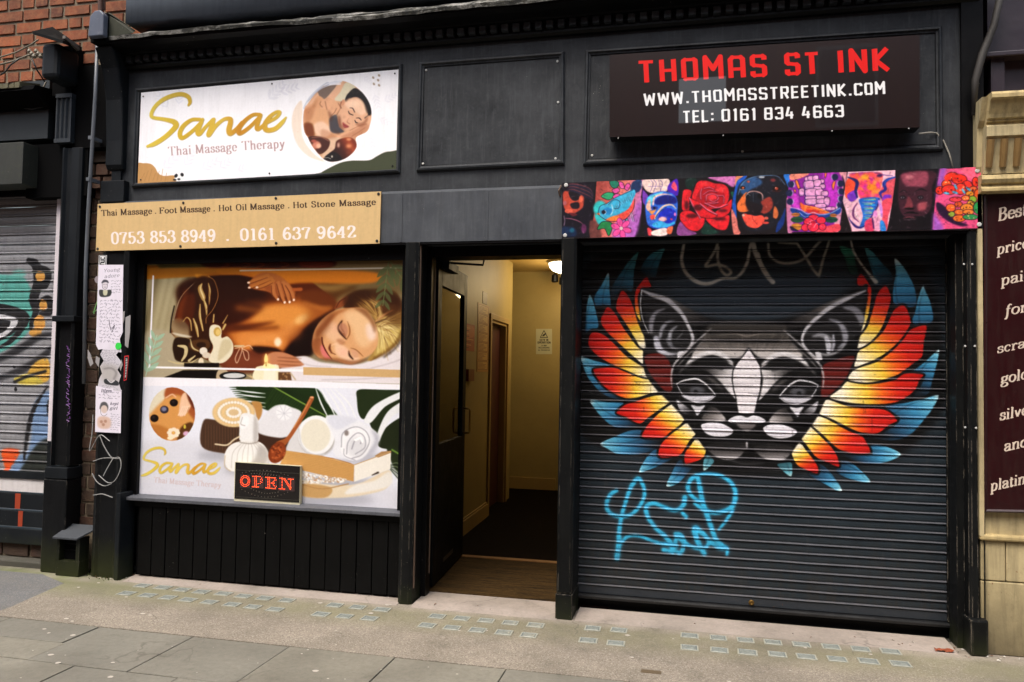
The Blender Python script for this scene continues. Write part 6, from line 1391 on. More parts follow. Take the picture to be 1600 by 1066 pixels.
# long box over window, door and shutter
m=MB(); m.prism([(-.055,2.392),(-.055,2.725),(-.03,2.745),(.02,2.76),(.02,2.74),(.31,2.74),(.31,2.392)],-3.47,2.432,'x').obj('shutter_box',M_beam,shop)
bx('box_lip',M_blk,shop,-3.465,2.43,-.052,.0,2.377,2.391)
for px in (626,760): bx('sheet_joint',M_beam,shop,X(px,330,-.058),X(px,330,-.058)+.012,-.0585,-.054,2.395,2.722)
# window surround
ZW1=Z(430,409,.05); WL,WR=X(222,600,.05),X(630.5,600,.05)
bx('window_head',M_blk,shop,-3.2,-.97,.02,.3,ZW1-.005,2.392)
bx('window_frame',M_blk,shop,WL-.05,WL+.008,.02,.12,.59,ZW1); bx('window_frame',M_blk,shop,WR-.012,WR+.06,.012,.12,.59,ZW1)
bx('window_frame',M_blk,shop,WL-.14,WL-.05,.0,.1,.0,ZW1)
MB().hexa([(-3.19,-.045,.562),(-1.055,-.045,.562),(-1.055,-.045,.585),(-3.19,-.045,.585)],[(-3.19,.07,.562),(-1.055,.07,.562),(-1.055,.07,.60),(-3.19,.07,.60)]).obj('window_sill',M_sill,shop,.003)
bx('sill_apron',M_plank,shop,-3.12,-1.055,-.012,.05,.52,.562)
x=-3.085; i=0
while x<-1.08:
    w_=min(.1135,-1.06-x); MB().box(x,x+w_-.006,rr.uniform(-.002,.002),.03,.03,.519).obj('plank',M_plank,shop,.004); x+=.1135
bx('plank_backing',M_void,shop,-3.12,-1.05,.031,.1,.0,.56)
MB().prism([(-1.06,-.055),(-1.035,-.07),(-.985,-.07),(-.962,-.055),(-.962,.13),(-1.06,.13)],-.02,2.392,'z').obj('post',M_blk2,shop,.004)
bx('post_edge',M_wood,shop,-.964,-.957,-.04,-.02,.1,2.38)
# left pilaster of the shopfront
pl=MB().prism([(-3.43,-.05),(-3.40,-.064),(-3.375,-.05),(-3.25,-.05),(-3.225,-.068),(-3.196,-.06),(-3.19,.1),(-3.43,.1)],.0,2.392,'z').obj('pilaster',M_pil,shop,.003)
MB().prism([(-3.20,-.10),(-3.165,-.10),(-3.155,.05),(-3.20,.05)],.0,.62,'z').obj('pilaster_foot',M_dark,shop,.006)
MB().box(-3.47,-3.27,-.055,.1,2.74,2.90).box(-3.41,-3.33,-.02,.1,2.9,3.8).obj('pilaster_head',M_dark,shop,.004)
# console above the pilaster: curved scroll bracket in the shade
MB().prism([(.1,2.985),(-.03,2.985),(-.05,3.02),(-.05,3.2),(-.07,3.5),(-.12,3.72),(-.2,3.85),(.1,3.85)],X(158,200,-.1),X(190,200,-.06),'x').obj('console_bracket',M_dark,shop,.012)
# right hand pilasters and jambs
MB().prism([(.0,-.075),(.012,-.09),(.085,-.09),(.10,-.075),(.10,.2),(.0,.2)],.16,2.392,'z').obj('post',M_blk2,shop,.003)
MB().prism([(-.003,-.094),(.103,-.094),(.103,.2),(-.003,.2)],-.01,.155,'z').obj('post_base',M_blk2,shop,.004)
XR=X(1480,700,SHY); XL=X(900.5,650,SHY)
MB().prism([(XR-.01,.12),(XR-.01,.02),(XR+.03,.02),(XR+.03,-.05),(XR+.045,-.06),(XR+.075,-.06),(XR+.085,-.03),(XR+.105,-.03),(XR+.11,-.065),(2.43,-.065),(2.43,.2),(XR,.2)],.0,2.392,'z').obj('pilaster',M_blk2,shop,.003)
MB().prism([(2.34,-.11),(2.435,-.10),(2.44,.1),(2.34,.1)],.0,.20,'z').obj('pilaster_foot',M_blk2,shop,.012)
screws(shop,[(1506,413),(1519,413),(1508,541),(1523,541),(1508,668),(1525,669)],-.066,.006,M_scr,'screw_head')
bx('pilaster_head',M_blk,shop,2.335,2.45,-.03,.1,2.76,3.8)
# doorway lining
bx('door_frame',M_blk,shop,-.962,-.925,.10,.19,.0,2.36); bx('door_frame',M_blk,shop,-1.03,-.962,.12,.25,.0,2.36); bx('door_frame',M_blk,shop,.0,.05,.12,.33,.0,2.36)
bx('door_head',M_blk,shop,-.962,.05,.14,.33,Z(780,400,.14),2.392)
bx('frame_edge',M_wood,shop,-.9255,-.922,.165,.18,.15,2.25)
def step_mat():
    t=NT('worn_step'); a=t.mix(t.noise(5,6,.7,(.6,7,1),.35,.65),lin((22,14,5)),lin((62,44,20))); a=t.mix(t.math('MULTIPLY',t.noise(30,5,.8,(1,5,1),.5,.75),.6),a,lin((104,84,48))); t.col(a); t.rough(.9); t.b.inputs['Specular IOR Level'].default_value=.1; t.bump(t.noise(40,4,.7,(1,5,1)),.4,.004); return t.m
bx('doorstep',step_mat(),shop,-1.18,.12,.221,1.24,-.02,.018)
bx('threshold_bar',plain('threshold_wood',(128,88,44),.6),shop,-1.16,.12,1.242,1.30,.0,.024)
# entrance door leaf, opened inwards
H0=np.array([-.978,.272]); H1=np.array([-1.052,1.265]); dv=(H1-H0); LW=np.linalg.norm(dv); dv/=LW; nv=np.array([dv[1],-dv[0]])   # nv points into the doorway
ang=math.atan2(dv[1],dv[0])
door=bpy.data.objects.new('entrance_door',None); COL.objects.link(door); door.parent=shop; door.location=(H0[0],H0[1],.03); door.rotation_euler=(0,0,ang)
DH=2.30; T=.045
for a in ((0,.115,0,DH),(LW-.115,LW,0,DH),(.115,LW-.115,0,.98),(.115,LW-.115,2.12,DH)): bx('door_rail',M_plank,door,a[0],a[1],-T,0,a[2],a[3],.003)
t=NT('door_glass'); t.b.inputs['Roughness'].default_value=.02; gl=t.n('BsdfGlossy'); gl.inputs['Roughness'].default_value=.03; tr=t.n('BsdfTransparent'); tr.inputs[0].default_value=(.78,.76,.66,1); fr=t.n('Fresnel'); fr.inputs[0].default_value=1.5; mx=t.n('MixShader'); t.L(fr.outputs[0],mx.inputs[0]); t.L(tr.outputs[0],mx.inputs[1]); t.L(gl.outputs[0],mx.inputs[2]); t.L(mx.outputs[0],t.t.nodes['Material Output'].inputs[0]); M_glass=t.m
bx('glass_pane',M_glass,door,.115,LW-.115,-.026,-.02,.98,2.12)
M_brass=plain('brass',(176,140,74),.3,1.)
for sy in (-1,1):
    y0=-T if sy<0 else 0; d=-.05 if sy<0 else .05; s=LW-.055
    MB().tube([(s,y0,1.00),(s,y0+d*.9,1.00),(s,y0+d,1.02),(s,y0+d,1.18),(s,y0+d*.9,1.2),(s,y0,1.2)],.008,8).obj('pull_handle',M_brass,door,smooth=True)
bx('kick_plate',plain('steel_kick',(80,80,80),.35,1.),door,.3,.62,-T-.003,-T,.10,.13)
MB().box(.10,.42,-T-.05,-T,DH-.06,DH).tube([(.15,-T-.03,DH-.01),(.35,-T-.25,DH+.0),(.05,-T-.32,DH+.02)],.009,6).obj('door_closer',M_dark,door,.003)
# ---------------------------------------------------------------- signs
A=art_sanae(); o=board('massage_sign',A,artmat(A,.45,.3,dirt=.10),plain('sign_edge_white',(200,200,200),.5),Q_SAN,-.014,.012,'white massage sign with gold Sanae lettering and a round photo of a reclining woman','sign')
screws(o,[(224,151),(425,131),(617,115),(613,259),(421,271),(220,281)],-.015,.006,M_scrd)
A=art_tan(); o=board('number_board',A,artmat(A,.45,.3,dirt=.13),plain('board_edge_tan',(170,140,96),.5),Q_TAN,-.068,.012,'long tan board listing massages above two phone numbers','sign')
screws(o,[(156,323),(286.5,317),(431,310),(591.5,303),(589,376.5),(431.5,380),(282,385),(152.5,389)],-.069,.010,M_scrd)
A=art_ink(); 
t_=artmat(A,.3,.3,dirt=.03,coat=1,coatr=.015,ior=1.5)
o=board('studio_sign',A,t_,plain('sign_case_black',(18,17,17),.3),Q_INK,-.14,.11,'black glossy box sign with red THOMAS ST INK lettering above a web address','sign')
screws(o,[(966,216),(1130,212),(1300,205),(1420,201)],-.141,.004,M_scr)
A=art_banner(); o=board('tattoo_banner',A,artmat(A,.4,.3,dirt=.04),plain('banner_edge',(150,120,130),.5),Q_BAN,-.07,.006,'long colourful banner strip of nine tattoo pictures above the winged cat shutter','banner')
screws(o,[(884.5,289.5),(883,368),(1527,267),(1530,351)],-.072,.013,M_scr,'button_fixing')
MB().tube([at(877,290,-.06),at(873,298,-.075),at(875,306,-.06)],.006,6).obj('fixing_tag',plain('strap_rust',(90,66,50),.7),o)
A=art_window(); o=board('window_print',A,artmat(A,.35,.3,dirt=.03,coat=.06,coatr=.08),plain('print_edge',(200,196,196),.5),Q_WIN,.05,.006,'full window print of a massage scene above white towels and a wooden spoon','window print')
# OPEN light box standing on the sill
K=.07507; OP=lambda u,v:(360+u*K,715+v*K)
Qo=[OP(92,92),OP(1458,178),OP(1442,1004),OP(72,905)]
op=board('open_sign',None,plain('led_case_cream',(206,200,170),.5),plain('led_case_cream2',(196,190,160),.5),Qo,.012,.03,'small black lit sign reading OPEN in red and orange lights on the window sill','sign')
t=NT('led_panel'); t.col((.012,.010,.009,1)); t.rough(.25); M_lp=t.m
pn=board('display_panel',None,M_lp,M_lp,[OP(106,100),OP(1448,184),OP(1430,940),OP(84,850)],.009,.002,parent=op)
hm=homog([(0,0),(1532,0),(1532,1066),(0,1066)],[OP(0,0),OP(1532,0),OP(1532,1066),OP(0,1066)])
M_led=emit('led_orange',(255,70,24),3.2); M_ledr=emit('led_red',(255,50,20),3.2); M_ledo=plain('led_off',(120,110,96),.3); M_glow=emit('led_glow',(120,6,3),.06)
def leds(name,pts,mat,r,parent=pn):
    m=MB()
    for p in pts:
        c=at(*OP(*p),.0085); R=r*K*at(420,750,.0085)[1]*0+r*.00031
        b=len(m.v); n=6
        for q,h in ((R,0),(R*.75,-R*.6)):
            for k in range(n): t=6.283*k/n; m.v.append((c[0]+q*math.cos(t),c[1]+h,c[2]+q*math.sin(t)))
        m.v.append((c[0],c[1]-R*.9,c[2]))
        for k in range(n): j=(k+1)%n; m.f.append((b+k,b+j,b+n+j,b+n+k)); m.f.append((b+n+k,b+n+j,b+2*n)); m.uv+= [[(0,0)]*4,[(0,0)]*3]; m.m+=[0,0]
    o=m.obj(name,mat,parent); return o
def seg(a,b,n): return [(a[0]+(b[0]-a[0])*i/(n-1),a[1]+(b[1]-a[1])*i/(n-1)) for i in range(n)]
def ell(cx,cy,rx,ry,n,p=0): return [(cx+rx*math.cos(p+6.283*i/n),cy+ry*math.sin(p+6.283*i/n)) for i in range(n)]
Lo=ell(306,490,98,112,20)+ell(306,490,66,76,16)
Lp=seg((540,390),(540,620),9)+seg((505,430),(505,610),7)+seg((465,392),(620,398),7)+[(650,430),(668,470),(655,515),(620,540),(580,545)]+[(630,460),(625,500)]+seg((455,608),(585,612),6)
Le=seg((815,415),(815,640),9)+seg((780,430),(780,630),7)+seg((735,412),(930,425),9)+[(950,470),(925,445)]+seg((735,630),(930,650),9)+[(955,600),(935,630)]+seg((850,530),(910,535),4)+[(895,500),(895,570),(915,480),(915,590)]
Ln=seg((1078,430),(1075,650),8)+seg((1030,430),(1130,440),4)+seg((1015,650),(1130,658),5)+seg((1115,450),(1245,660),9)+seg((1145,455),(1260,630),7)+seg((1255,450),(1252,660),8)+seg((1205,450),(1310,455),5)
for nm,P in (('letter_lights',Lo),('letter_lights',Lp),('letter_lights',Le),('letter_lights',Ln)): leds(nm,P,M_led,7.5)
for q in ((205,355,408,625),(445,370,690,635),(715,395,975,665),(1005,405,1335,695)):
    board('glow_plate',None,M_glow,M_glow,[OP(q[0],q[1]),OP(q[2],q[1]+10),OP(q[2],q[3]+10),OP(q[0],q[3])],.0087,.0005,parent=pn)  # added red plates, their glow stands in for LED light on the panel
ring=[(250+i*73,333-95*math.sin(math.pi*(i+.6)/14.5)+i*4.5) for i in range(14)]+[(440+i*58,345-40*math.sin(math.pi*(i+.5)/11)+i*5) for i in range(12)]+[(600+i*60,352+i*4) for i in range(6)]
ring+=[(240+i*68,630+160*math.sin(math.pi*(i+.6)/15)**.8+i*5) for i in range(15)]+[(430+i*56,640+75*math.sin(math.pi*(i+.5)/11.5)+i*6) for i in range(11)]
leds('ring_lights',ring,M_ledo,9)
for v in (250,810): 
    board('panel_rib',None,plain('rib_grey',(52,50,44),.4),M_lp,[OP(120,v),OP(1430,v+78),OP(1430,v+90),OP(120,v+12)],.0088,.001,parent=pn)
# ---------------------------------------------------------------- roller shutters, slat by slat
def shutter(root,x0,x1,ztop,zbot,pitch,y,mats,U,left=False,depth=.012):
    "each slat: curved face with a rolled bead along its lower edge; paint laid on flat from the street side"
    fx0,fx1,fz0,fz1=U; z=zbot; n=0; r=random.Random(9)
    prof=[(0.0,.007),(.04,.002),(.10,.0005),(.36,-.0015),(.62,-.0005),(.76,.002),(.80,.003),(.885,-.006),(.915,-.0078),(.955,-.0078),(.985,-.004),(1.0,.003),(1.0,.007)]
    while z<ztop-1e-4:
        m=MB(); nx=1; dz=pitch; tz=r.uniform(-.0008,.0008)
        NS=14; wv=[r.uniform(-.0012,.0012) for _ in range(NS+1)]; wz=[r.uniform(-.0006,.0006) for _ in range(NS+1)]
        if r.random()<.35:
            k=r.randrange(2,NS-1); wv[k]+=r.choice((.003,.004,-.002)); wz[k]-=.0012
        for a,b in zip(prof,prof[1:]):
            za,zb=z+dz*(1-a[0]),z+dz*(1-b[0])
            for k in range(NS):
                xa,xb=x0+(x1-x0)*k/NS,x0+(x1-x0)*(k+1)/NS; ta,tb=tz*(1-2*k/NS)+wz[k],tz*(1-2*(k+1)/NS)+wz[k+1]
                P=[(xa,y+b[1]*depth/.012+wv[k],zb+ta),(xb,y+b[1]*depth/.012+wv[k+1],zb+tb),(xb,y+a[1]*depth/.012+wv[k+1],za+tb),(xa,y+a[1]*depth/.012+wv[k],za+ta)]
                m.face(P,[((p[0]-fx0)/(fx1-fx0),(p[2]-fz0)/(fz1-fz0)) for p in P])
        o=m.obj('slat',mats[0],root,smooth=False); z+=pitch; n+=1
    return n
rs=thing('roller_shutter','wide dark roller shutter spray painted with a grey cat face between fiery wings','shutter')
A=art_mural(); M_mur=artmat(A,.42,.3,dirt=.05,bump=.15,chips=.5,ledge=.42,grime=.8)
z1=(Z(904.5,448.2,SHY)+Z(1477,449.5,SHY))/2; z2=(Z(897.6,914.5,SHY)+Z(1479,954.5,SHY))/2; PT=(z1-z2)/34
shutter(rs,XL,XR,z2+PT*39.4,z2,PT,SHY,[M_mur],(SHX0,SHX1,SHZ0,SHZ1))
M_rail=paint('shutter_rail',(32,37,43),.4,(70,68,62),1.4,.6,.2,.2,chipc=(120,70,40)); M_railb=paint('shutter_rail_dark',(12,13,15),.35,(50,48,44),1.2)
MB().prism([(SHY+.012,z2),(SHY-.002,z2-.003),(SHY-.004,z2-.05),(SHY+.012,z2-.052)],XL,XR,'x').obj('bottom_plate',M_rail,rs)
MB().prism([(SHY+.012,z2-.052),(SHY-.03,z2-.056),(SHY-.042,z2-.064),(SHY-.042,z2-.078),(SHY-.012,z2-.084),(SHY+.012,z2-.09)],XL,XR,'x').obj('bottom_rail',M_railb,rs)
MB().lathe((0,0,0),[(.017,0),(.017,-.006),(.011,-.009),(.004,-.006)],16,'y').obj('shutter_lock',plain('lock_brass',(120,92,44),.4,.8),rs).location=tuple(at(1174,941.5,SHY-.004))
for x in (XL,XR): MB().box(x-.035 if x==XL else x-.008,x+.008 if x==XL else x+.02,SHY-.02,SHY+.03,z2-.05,2.392).obj('guide_rail',M_blk2,rs)
bx('light_block',M_void,shop,.045,.30,SHY+.03,SHY+.12,.0,2.45); bx('sill_riser',M_void,shop,XL-.02,XR+.02,SHY+.02,SHY+.09,.0,z2+.05)  # first box is unseen, added to stop corridor lamp light leaking past the slats
bx('step_board',M_blk,shop,XL-.01,XR+.01,SHY-.0,SHY+.02,.0,.05)
# ---------------------------------------------------------------- left neighbour
lf=thing('left_shopfront','dark shopfront at the far left with fluted capital and boarded base','shopfront')
ls=thing('roller_shutter','pale grey graffiti shutter with teal eye and orange paint drip at the left edge','shutter')
LY=.10; A=art_left(); M_lsh=artmat(A,.45,.4,dirt=.35,bump=.15,ledge=.3,grime=1.)
LXR=X(83,450,LY)+.0; lx1=X(77,700,LY)
zt,zb=Z(40,308,LY),Z(60,738,LY)
shutter(ls,-6.0,-3.965,zt+.2,zb,.0735,LY,[M_lsh],(-5.4,-3.85,.5,2.95),depth=.016)
M_lw=paint('white_guide',(206,198,204),.5,(150,140,136),.9,.3,.4,chipc=(40,40,44))
P=[X(84,310,LY-.03),X(92,308,LY-.03)]
bx('guide_rail',M_lw,ls,-3.965,-3.915,LY-.03,LY+.03,.95,zt+.06)
bx('guide_rail',M_dark,ls,-3.965,-3.915,LY-.028,LY+.03,.60,.948)
bx('bottom_rail',paint('rail_white_worn',(190,186,186),.5,(90,86,80),1.2,.5,.3,chipc=(40,40,40)),ls,-6,-3.965,LY-.02,LY+.04,Z(40,768,LY)+.0,Z(40,748,LY))
bx('bottom_bar',M_dark,ls,-6,-3.965,LY-.03,LY+.04,Z(40,748,LY)+.002,zb)
zz=Z(40,770,LY)
for k in range(3): MB().box(-6,-3.93,LY-.01-(.006 if k==0 else 0),LY+.05,zz-.135*(k+1)+.012,zz-.135*k-.004).obj('riser_board',M_dark,lf,.006)
bk=bx('base_wall',M_mort,lf,-6,-3.9,.14,.3,.0,zz-.30); _bm={}; bricks(bk,-5.2,-3.93,zz-.385-.115,zz-.385,.13,M_brd,4,.112)
bx('plinth',ground_mat('plinth_cement',(66,64,58),(56,56,48),(44,46,34),40,moss=0),lf,-6,-3.88,.02,.16,-.01,zz-.50,.01)
# orange paint runs over the riser boards (same drip as on the shutter)
M_or=plain('orange_spray',(150,52,18),.6)
for k,(w_,z0_,z1_) in enumerate(((.05,zz-.135+.012,zz-.006),(.042,zz-.27+.012,zz-.139))):
    c=X(27+k*3,790+k*30,LY-.02); MB().face([(c-w_/2,LY-.0175+(.006 if k else 0),z0_),(c+w_/2*.9,LY-.0175+(.006 if k else 0),z0_),(c+w_/2,LY-.0175+(.006 if k else 0),z1_),(c-w_/2,LY-.0175+(.006 if k else 0),z1_)]).obj('paint_drip',M_or,ls)
# pilaster with mouldings
PX0,PX1=X(91,450,-.02),X(121,450,-.02)
def pz(py): return Z(105,py,-.02)
MB().prism([(PX0,-.03),(PX0+.025,-.045),(PX0+.04,-.02),(PX0+.075,-.02),(PX0+.085,-.032),(PX1-.02,-.032),(PX1,-.02),(PX1,.15),(PX0,.15)],pz(497),pz(232),'z').obj('pilaster',M_dark,lf,.003)
MB().prism([(PX0,-.03),(PX0+.02,-.045),(PX0+.03,-.015),(PX1-.035,-.015),(PX1-.02,-.045),(PX1,-.03),(PX1,.15),(PX0,.15)],pz(728),pz(502),'z').obj('pilaster',M_pil,lf,.003)
bx('pilaster_band',M_dark,lf,PX0-.015,PX1+.01,-.055,.1,pz(503),pz(494),.005)
bx('pilaster_band',M_dark,lf,PX0-.02,PX1+.01,-.06,.1,pz(748),pz(730),.006)
MB().box(PX0-.03,PX1+.005,-.055,.1,.0,pz(749)).obj('pilaster_foot',M_pil,lf,.008)
# fluted capital, bracket, fascia, sign case
m=MB(); x0,x1=X(85,190,-.06),X(109,190,-.06); za,zb2=Z(97,222,-.06),Z(97,146,-.06)
prof=[(x0,-.05)]
for k in range(3):
    c=x0+(x1-x0)*(.22+.28*k); prof+=[(c-.018,-.05),(c-.01,-.036),(c+.01,-.036),(c+.018,-.05)]
prof+=[(x1,-.05),(x1,.1),(x0,.1)]
m.prism(prof,za+.03,zb2-.03,'z'); m.box(x0-.004,x1+.004,-.054,.1,za,za+.03); m.box(x0-.004,x1+.004,-.054,.1,zb2-.03,zb2); m.obj('fluted_capital',paint('capital_slate',(28,34,40),.5,(56,58,58),.4,.7,.5),lf)
bx('bracket_block',M_dark,lf,X(70,100,-.2),X(96,100,-.2),-.24,-.02,Z(83,124,-.2),Z(83,70,-.2),.03)
bx('bracket_body',M_void,lf,X(70,100,-.1)+.0,X(112,200,-.0),-.02,.1,Z(97,146,-.06),Z(83,66,-.1))
c=[at(50,49,-.3),at(82,44,-.3),at(125,76,-.05),at(100,80,-.05)]
MB().hexa([at(50,49,-.32),at(98,63,-.32),at(98,68,-.32),at(52,54,-.32)],[at(82,42,-.02),at(128,74,-.02),at(128,80,-.02),at(82,48,-.02)]).obj('bracket_cap',paint('cap_slate',(10,11,11),.7,(30,34,22),.3,spec=.1),lf)
bx('sloping_bar',plain('timber_grey',(92,86,80),.8),lf,0,.01,0,.01,0,.01).hide_render=False
bpy.data.objects.remove(bpy.data.objects['sloping_bar'])
MB().tube([at(100,58,-.28),at(122,77,-.12)],.016,4).obj('timber_edge',plain('timber_grey',(92,86,80),.8),lf)
bx('fascia_panel',paint('grey_fascia',(28,34,37),.5,(64,66,62),.1,.9,.3),lf,-6,X(76,170,0),.0,.06,Z(40,218,0),Z(40,128,0))
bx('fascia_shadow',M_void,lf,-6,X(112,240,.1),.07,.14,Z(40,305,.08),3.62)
MB().prism([(-.05,3.50),(.1,3.47),(.1,3.66),(-.16,3.62),(-.18,3.58)],-6,X(66,110,-.1),'x').obj('cornice',M_void,lf)
ov=paint('mossy_ledge',(84,80,60),.9,(120,124,84),1.2,.9,.1,.5)
m=MB(); r_=random.Random(8); n=40
for i in range(n):
    xa,xb=-6+i*(1.9+.0)/n,-6+(i+1)*1.9/n
    j=[r_.uniform(-.008,.008) for _ in range(4)]
    m.hexa([(xa,-.19+j[0],3.60),(xb,-.19+j[1],3.60),(xb,-.19+j[1],3.635+j[3]),(xa,-.19+j[0],3.635+j[2])],[(xa,.1,3.66),(xb,.1,3.66),(xb,.1,3.72),(xa,.1,3.72)])
m.obj('ledge',ov,lf)
MB().box(X(0,250,-.12)-1,X(39,250,-.12),-.14,.04,Z(20,289,-.12),Z(20,224,-.12)).obj('sign_case',paint('weathered_case',(34,36,30),.6,(70,74,36),.3,.9,.6),lf,.004)
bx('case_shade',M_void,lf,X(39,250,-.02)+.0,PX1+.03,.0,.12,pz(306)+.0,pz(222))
# hooded vent at the foot of the wall
hv=thing('hooded_vent','small black wall vent with sloping grey hood low between the two left pilasters','vent')
zc=Z(100,832,-.04)
vx0,vx1=X(99,850,-.04),X(130,850,-.04)
MB().hexa([(vx0-.015,-.13,zc-.03),(vx1+.02,-.13,zc-.03),(vx1+.02,-.13,zc-.015),(vx0-.015,-.13,zc-.015)],[(vx0+.01,.02,zc+.04),(vx1+.10,.02,zc+.04),(vx1+.10,.02,zc+.055),(vx0+.01,.02,zc+.055)]).obj('hood',paint('slate_hood',(46,50,55),.6,(60,60,56),.4),hv,.003)
MB().box(vx0-.005,vx0+.02,-.10,.0,zc-.19,zc-.022).box(vx1-.01,vx1+.02,-.10,.0,zc-.19,zc-.022).box(vx0-.005,vx1+.02,-.10,.0,.0,zc-.19).obj('casing',M_pil,hv,.004)
MB().box(vx0+.018,vx1-.008,-.052,-.046,zc-.08,zc-.074).box(vx0+.018,vx1-.008,-.052,-.046,zc-.125,zc-.119).obj('vent_bar',M_blk,hv); bx('opening',M_void,hv,vx0+.02,vx1-.01,-.05,.0,zc-.19,zc-.03)
# strip of sooty brickwork and patch beside the drainpipe
bw=struct(bx('party_wall',M_mort,None,PX1-.02,-3.40,.10,.30,.0,3.3)); _bm={}
bricks(bw,PX1-.02,-3.41,.30,2.86,.095,M_brd,6,.1,.014)
bricks(bw,X(122,260,.0),-3.33,2.87,3.16,.06,M_brd,7,.1,.014)
bx('wall_shade_board',M_dark,lf,X(122,400,.03),X(126,400,.03),-.0,.1,pz(820),pz(245))
bx('shade_board',M_void,lf,X(108,150,-.01),-3.36,-.01,.09,3.17,3.80)  # black board added for the dark void here, its colour stands in for shade
# drainpipe
dp=thing('drainpipe','thin grey metal pipe running down beside the left end of the black fascia','pipe')
M_pipe=paint('pipe_grey',(84,88,94),.4,(90,84,76),.6)
MB().tube([at(152,72,-.16),at(149,150,-.14),at(143,245,-.12),at(138,330,-.10),at(134,420,-.08),at(131,600,-.07)],.013,10).obj('pipe',M_pipe,dp,smooth=True)
MB().tube([at(156,-20,-.06),at(157,18,-.06)],.018,10).tube([at(163,-20,-.03),at(163,16,-.03)],.01,8).obj('upper_pipe',plain('pipe_rust',(70,40,28),.7),dp)
for p in ((139,218),(136,283)): bx('pipe_clip',M_pipe,dp,X(p[0],p[1],-.12),X(p[0]+5,p[1],-.12),-.13,-.02,Z(*p,-.12),Z(*p,-.12)+.025)
# lead-capped end block of the cornice with its sloping roof
eb=thing('cornice_end_block','small rounded lead covered block ending the cornice beside the brickwork','ornament')
a,b=at(145,62,-.24),at(168,20,-.24)
MB().prism([(a[0],a[2]),(b[0]+.01,a[2]),(b[0]+.01,b[2]-.03),(b[0]-.02,b[2]),(a[0]+.05,b[2]),(a[0]+.01,b[2]-.04)],-.29,-.24,'y').obj('front',paint('lead_sheet',(70,76,90),.4,(150,150,150),1.2,.9),eb,.008)
MB().prism([(a[0]-.02,a[2]-.02),(b[0]+.0,a[2]-.02),(b[0]+.0,b[2]),(a[0]+.02,b[2]-.01)],-.24,.0,'y').obj('body',M_void,eb)
MB().hexa([at(164,24,-.22),at(170,24,-.22),at(208,52,-.22),at(166,58,-.22)],[at(166,20,.02),at(172,20,.02),at(212,48,.02),at(168,52,.02)]).obj('sloping_roof',paint('mossy_lead',(44,46,34),.9,(84,86,60),.6),eb)
# cables
M_cab=plain('cable_black',(26,26,28),.5); M_cabg=plain('cable_grey',(120,112,96),.6)
def cable(pts,r,mat,label): tag(MB().tube([at(*p) for p in pts],r,6).obj('cable',mat,smooth=True),label,'cable','cables on the left shopfront')
cable([(-8,92,-.2),(25,82,-.2),(48,70,-.2),(60,62,-.2)],.006,M_cabg,'pale upper cable slanting up to the left bracket cap')
cable([(-8,103,-.22),(20,96,-.2),(45,86,-.2),(66,84,-.22)],.007,M_cabg,'twisted grey cable lying along the mossy ledge')
cable([(-8,122,-.2),(8,113,-.21),(16,102,-.21),(30,92,-.21)],.006,M_cab,'short black cable hooking up over the ledge at the left edge')
cable([(50,92,-.22),(58,110,-.2),(70,128,-.12)],.005,M_cab,'thin black cable dropping steeply from the ledge to the bracket')
cable([(-8,146,-.05),(6,141,-.05),(20,139,-.05),(40,147,-.05),(56,151,-.05),(66,141,-.05),(72,128,-.06)],.006,M_cabg,'grey cable looping across the dark fascia panel')
cable([(-8,142,-.04),(12,158,-.03),(30,168,-.03),(50,171,-.03),(72,166,-.03)],.005,M_cab,'sagging black cable low across the dark fascia panel')
m=MB()
for i in range(6): p=at(46+i*3.5,83+(i%3)*4,-.22); m.lathe(tuple(p),[(.012,0),(.018,.012),(.008,.03)],7)
tag(m.obj('cable_joint',M_cabg),'knotted cluster of cable joints on the mossy ledge','cable joint')
# paper and stickers on the pilaster
YP=-.069
def pp(name,A,Q,label,cat,ol=None,y=YP):
    M=artmat(A,.7,.3,dirt=.1)
    if ol is None: return board(name,A,M,M,Q,y,.0015,label,cat)
    H=homog([(0,0),(1,0),(1,1),(0,1)],Q); m=MB(); P=[];U=[]
    for u,v in ol:
        q=H@np.array([u,v,1]); P.append(at(q[0]/q[2],q[1]/q[2],y)+np.array([0,rr.uniform(-.004,0),0])); U.append((u,1-v))
    m.face(P[::-1],U[::-1]); m.face([p+np.array([0,.002,0]) for p in P],U); return tag(m.obj(name,M),label,cat)
pp('paste_up',art_paste_top(),[(154,414),(193,414),(192,551),(150,543)],'upper white handwritten poem sheet with a small drawn woman on the black pilaster','poster',[(0,0),(1,0),(.99,.5),(1,.78),(.9,.86),(.95,1),(.5,1.02),(.3,1),(.1,1.02),(0,.97)])
pp('paste_up',art_paste_mid(),[(152,545),(190,546),(190,612),(152,606)],'torn crumpled grey middle poem sheet on the black pilaster','poster',[(.25,0),(.5,.02),(.95,0),(.8,.14),(1,.3),(.85,.5),(.98,.62),(.9,.8),(1,1),(.4,1.02),(.02,.98),(.1,.75),(.22,.62),(.12,.45),(.3,.3),(.14,.15)],YP-.001)
pp('paste_up',art_paste_low(),[(150.5,603),(190,606),(189,677),(149,675)],'lower white poem sheet with a small face drawing on the black pilaster','poster',[(0,0),(.5,.04),(.7,.02),(1,.05),(1,1),(0,1)],YP-.002)
pp('sticker',art_sticker(),[(154.5,399),(167,399),(166,416),(153.5,416)],'small black and white block letter sticker above the poem sheets','sticker')
pp('sticker',art_redsticker(),[(194,556),(201.5,555),(198,594),(193,596)],'thin red bordered sticker at the right edge of the black pilaster','sticker',y=YP-.001)
c=at(185,541,YP-.004); tag(MB().lathe(tuple(c),[(.026,0),(.026,-.001)],20,'y').obj('sticker',plain('green_dot',(52,206,74),.5,var=.03)),'round bright green dot sticker on the poem sheets','sticker')
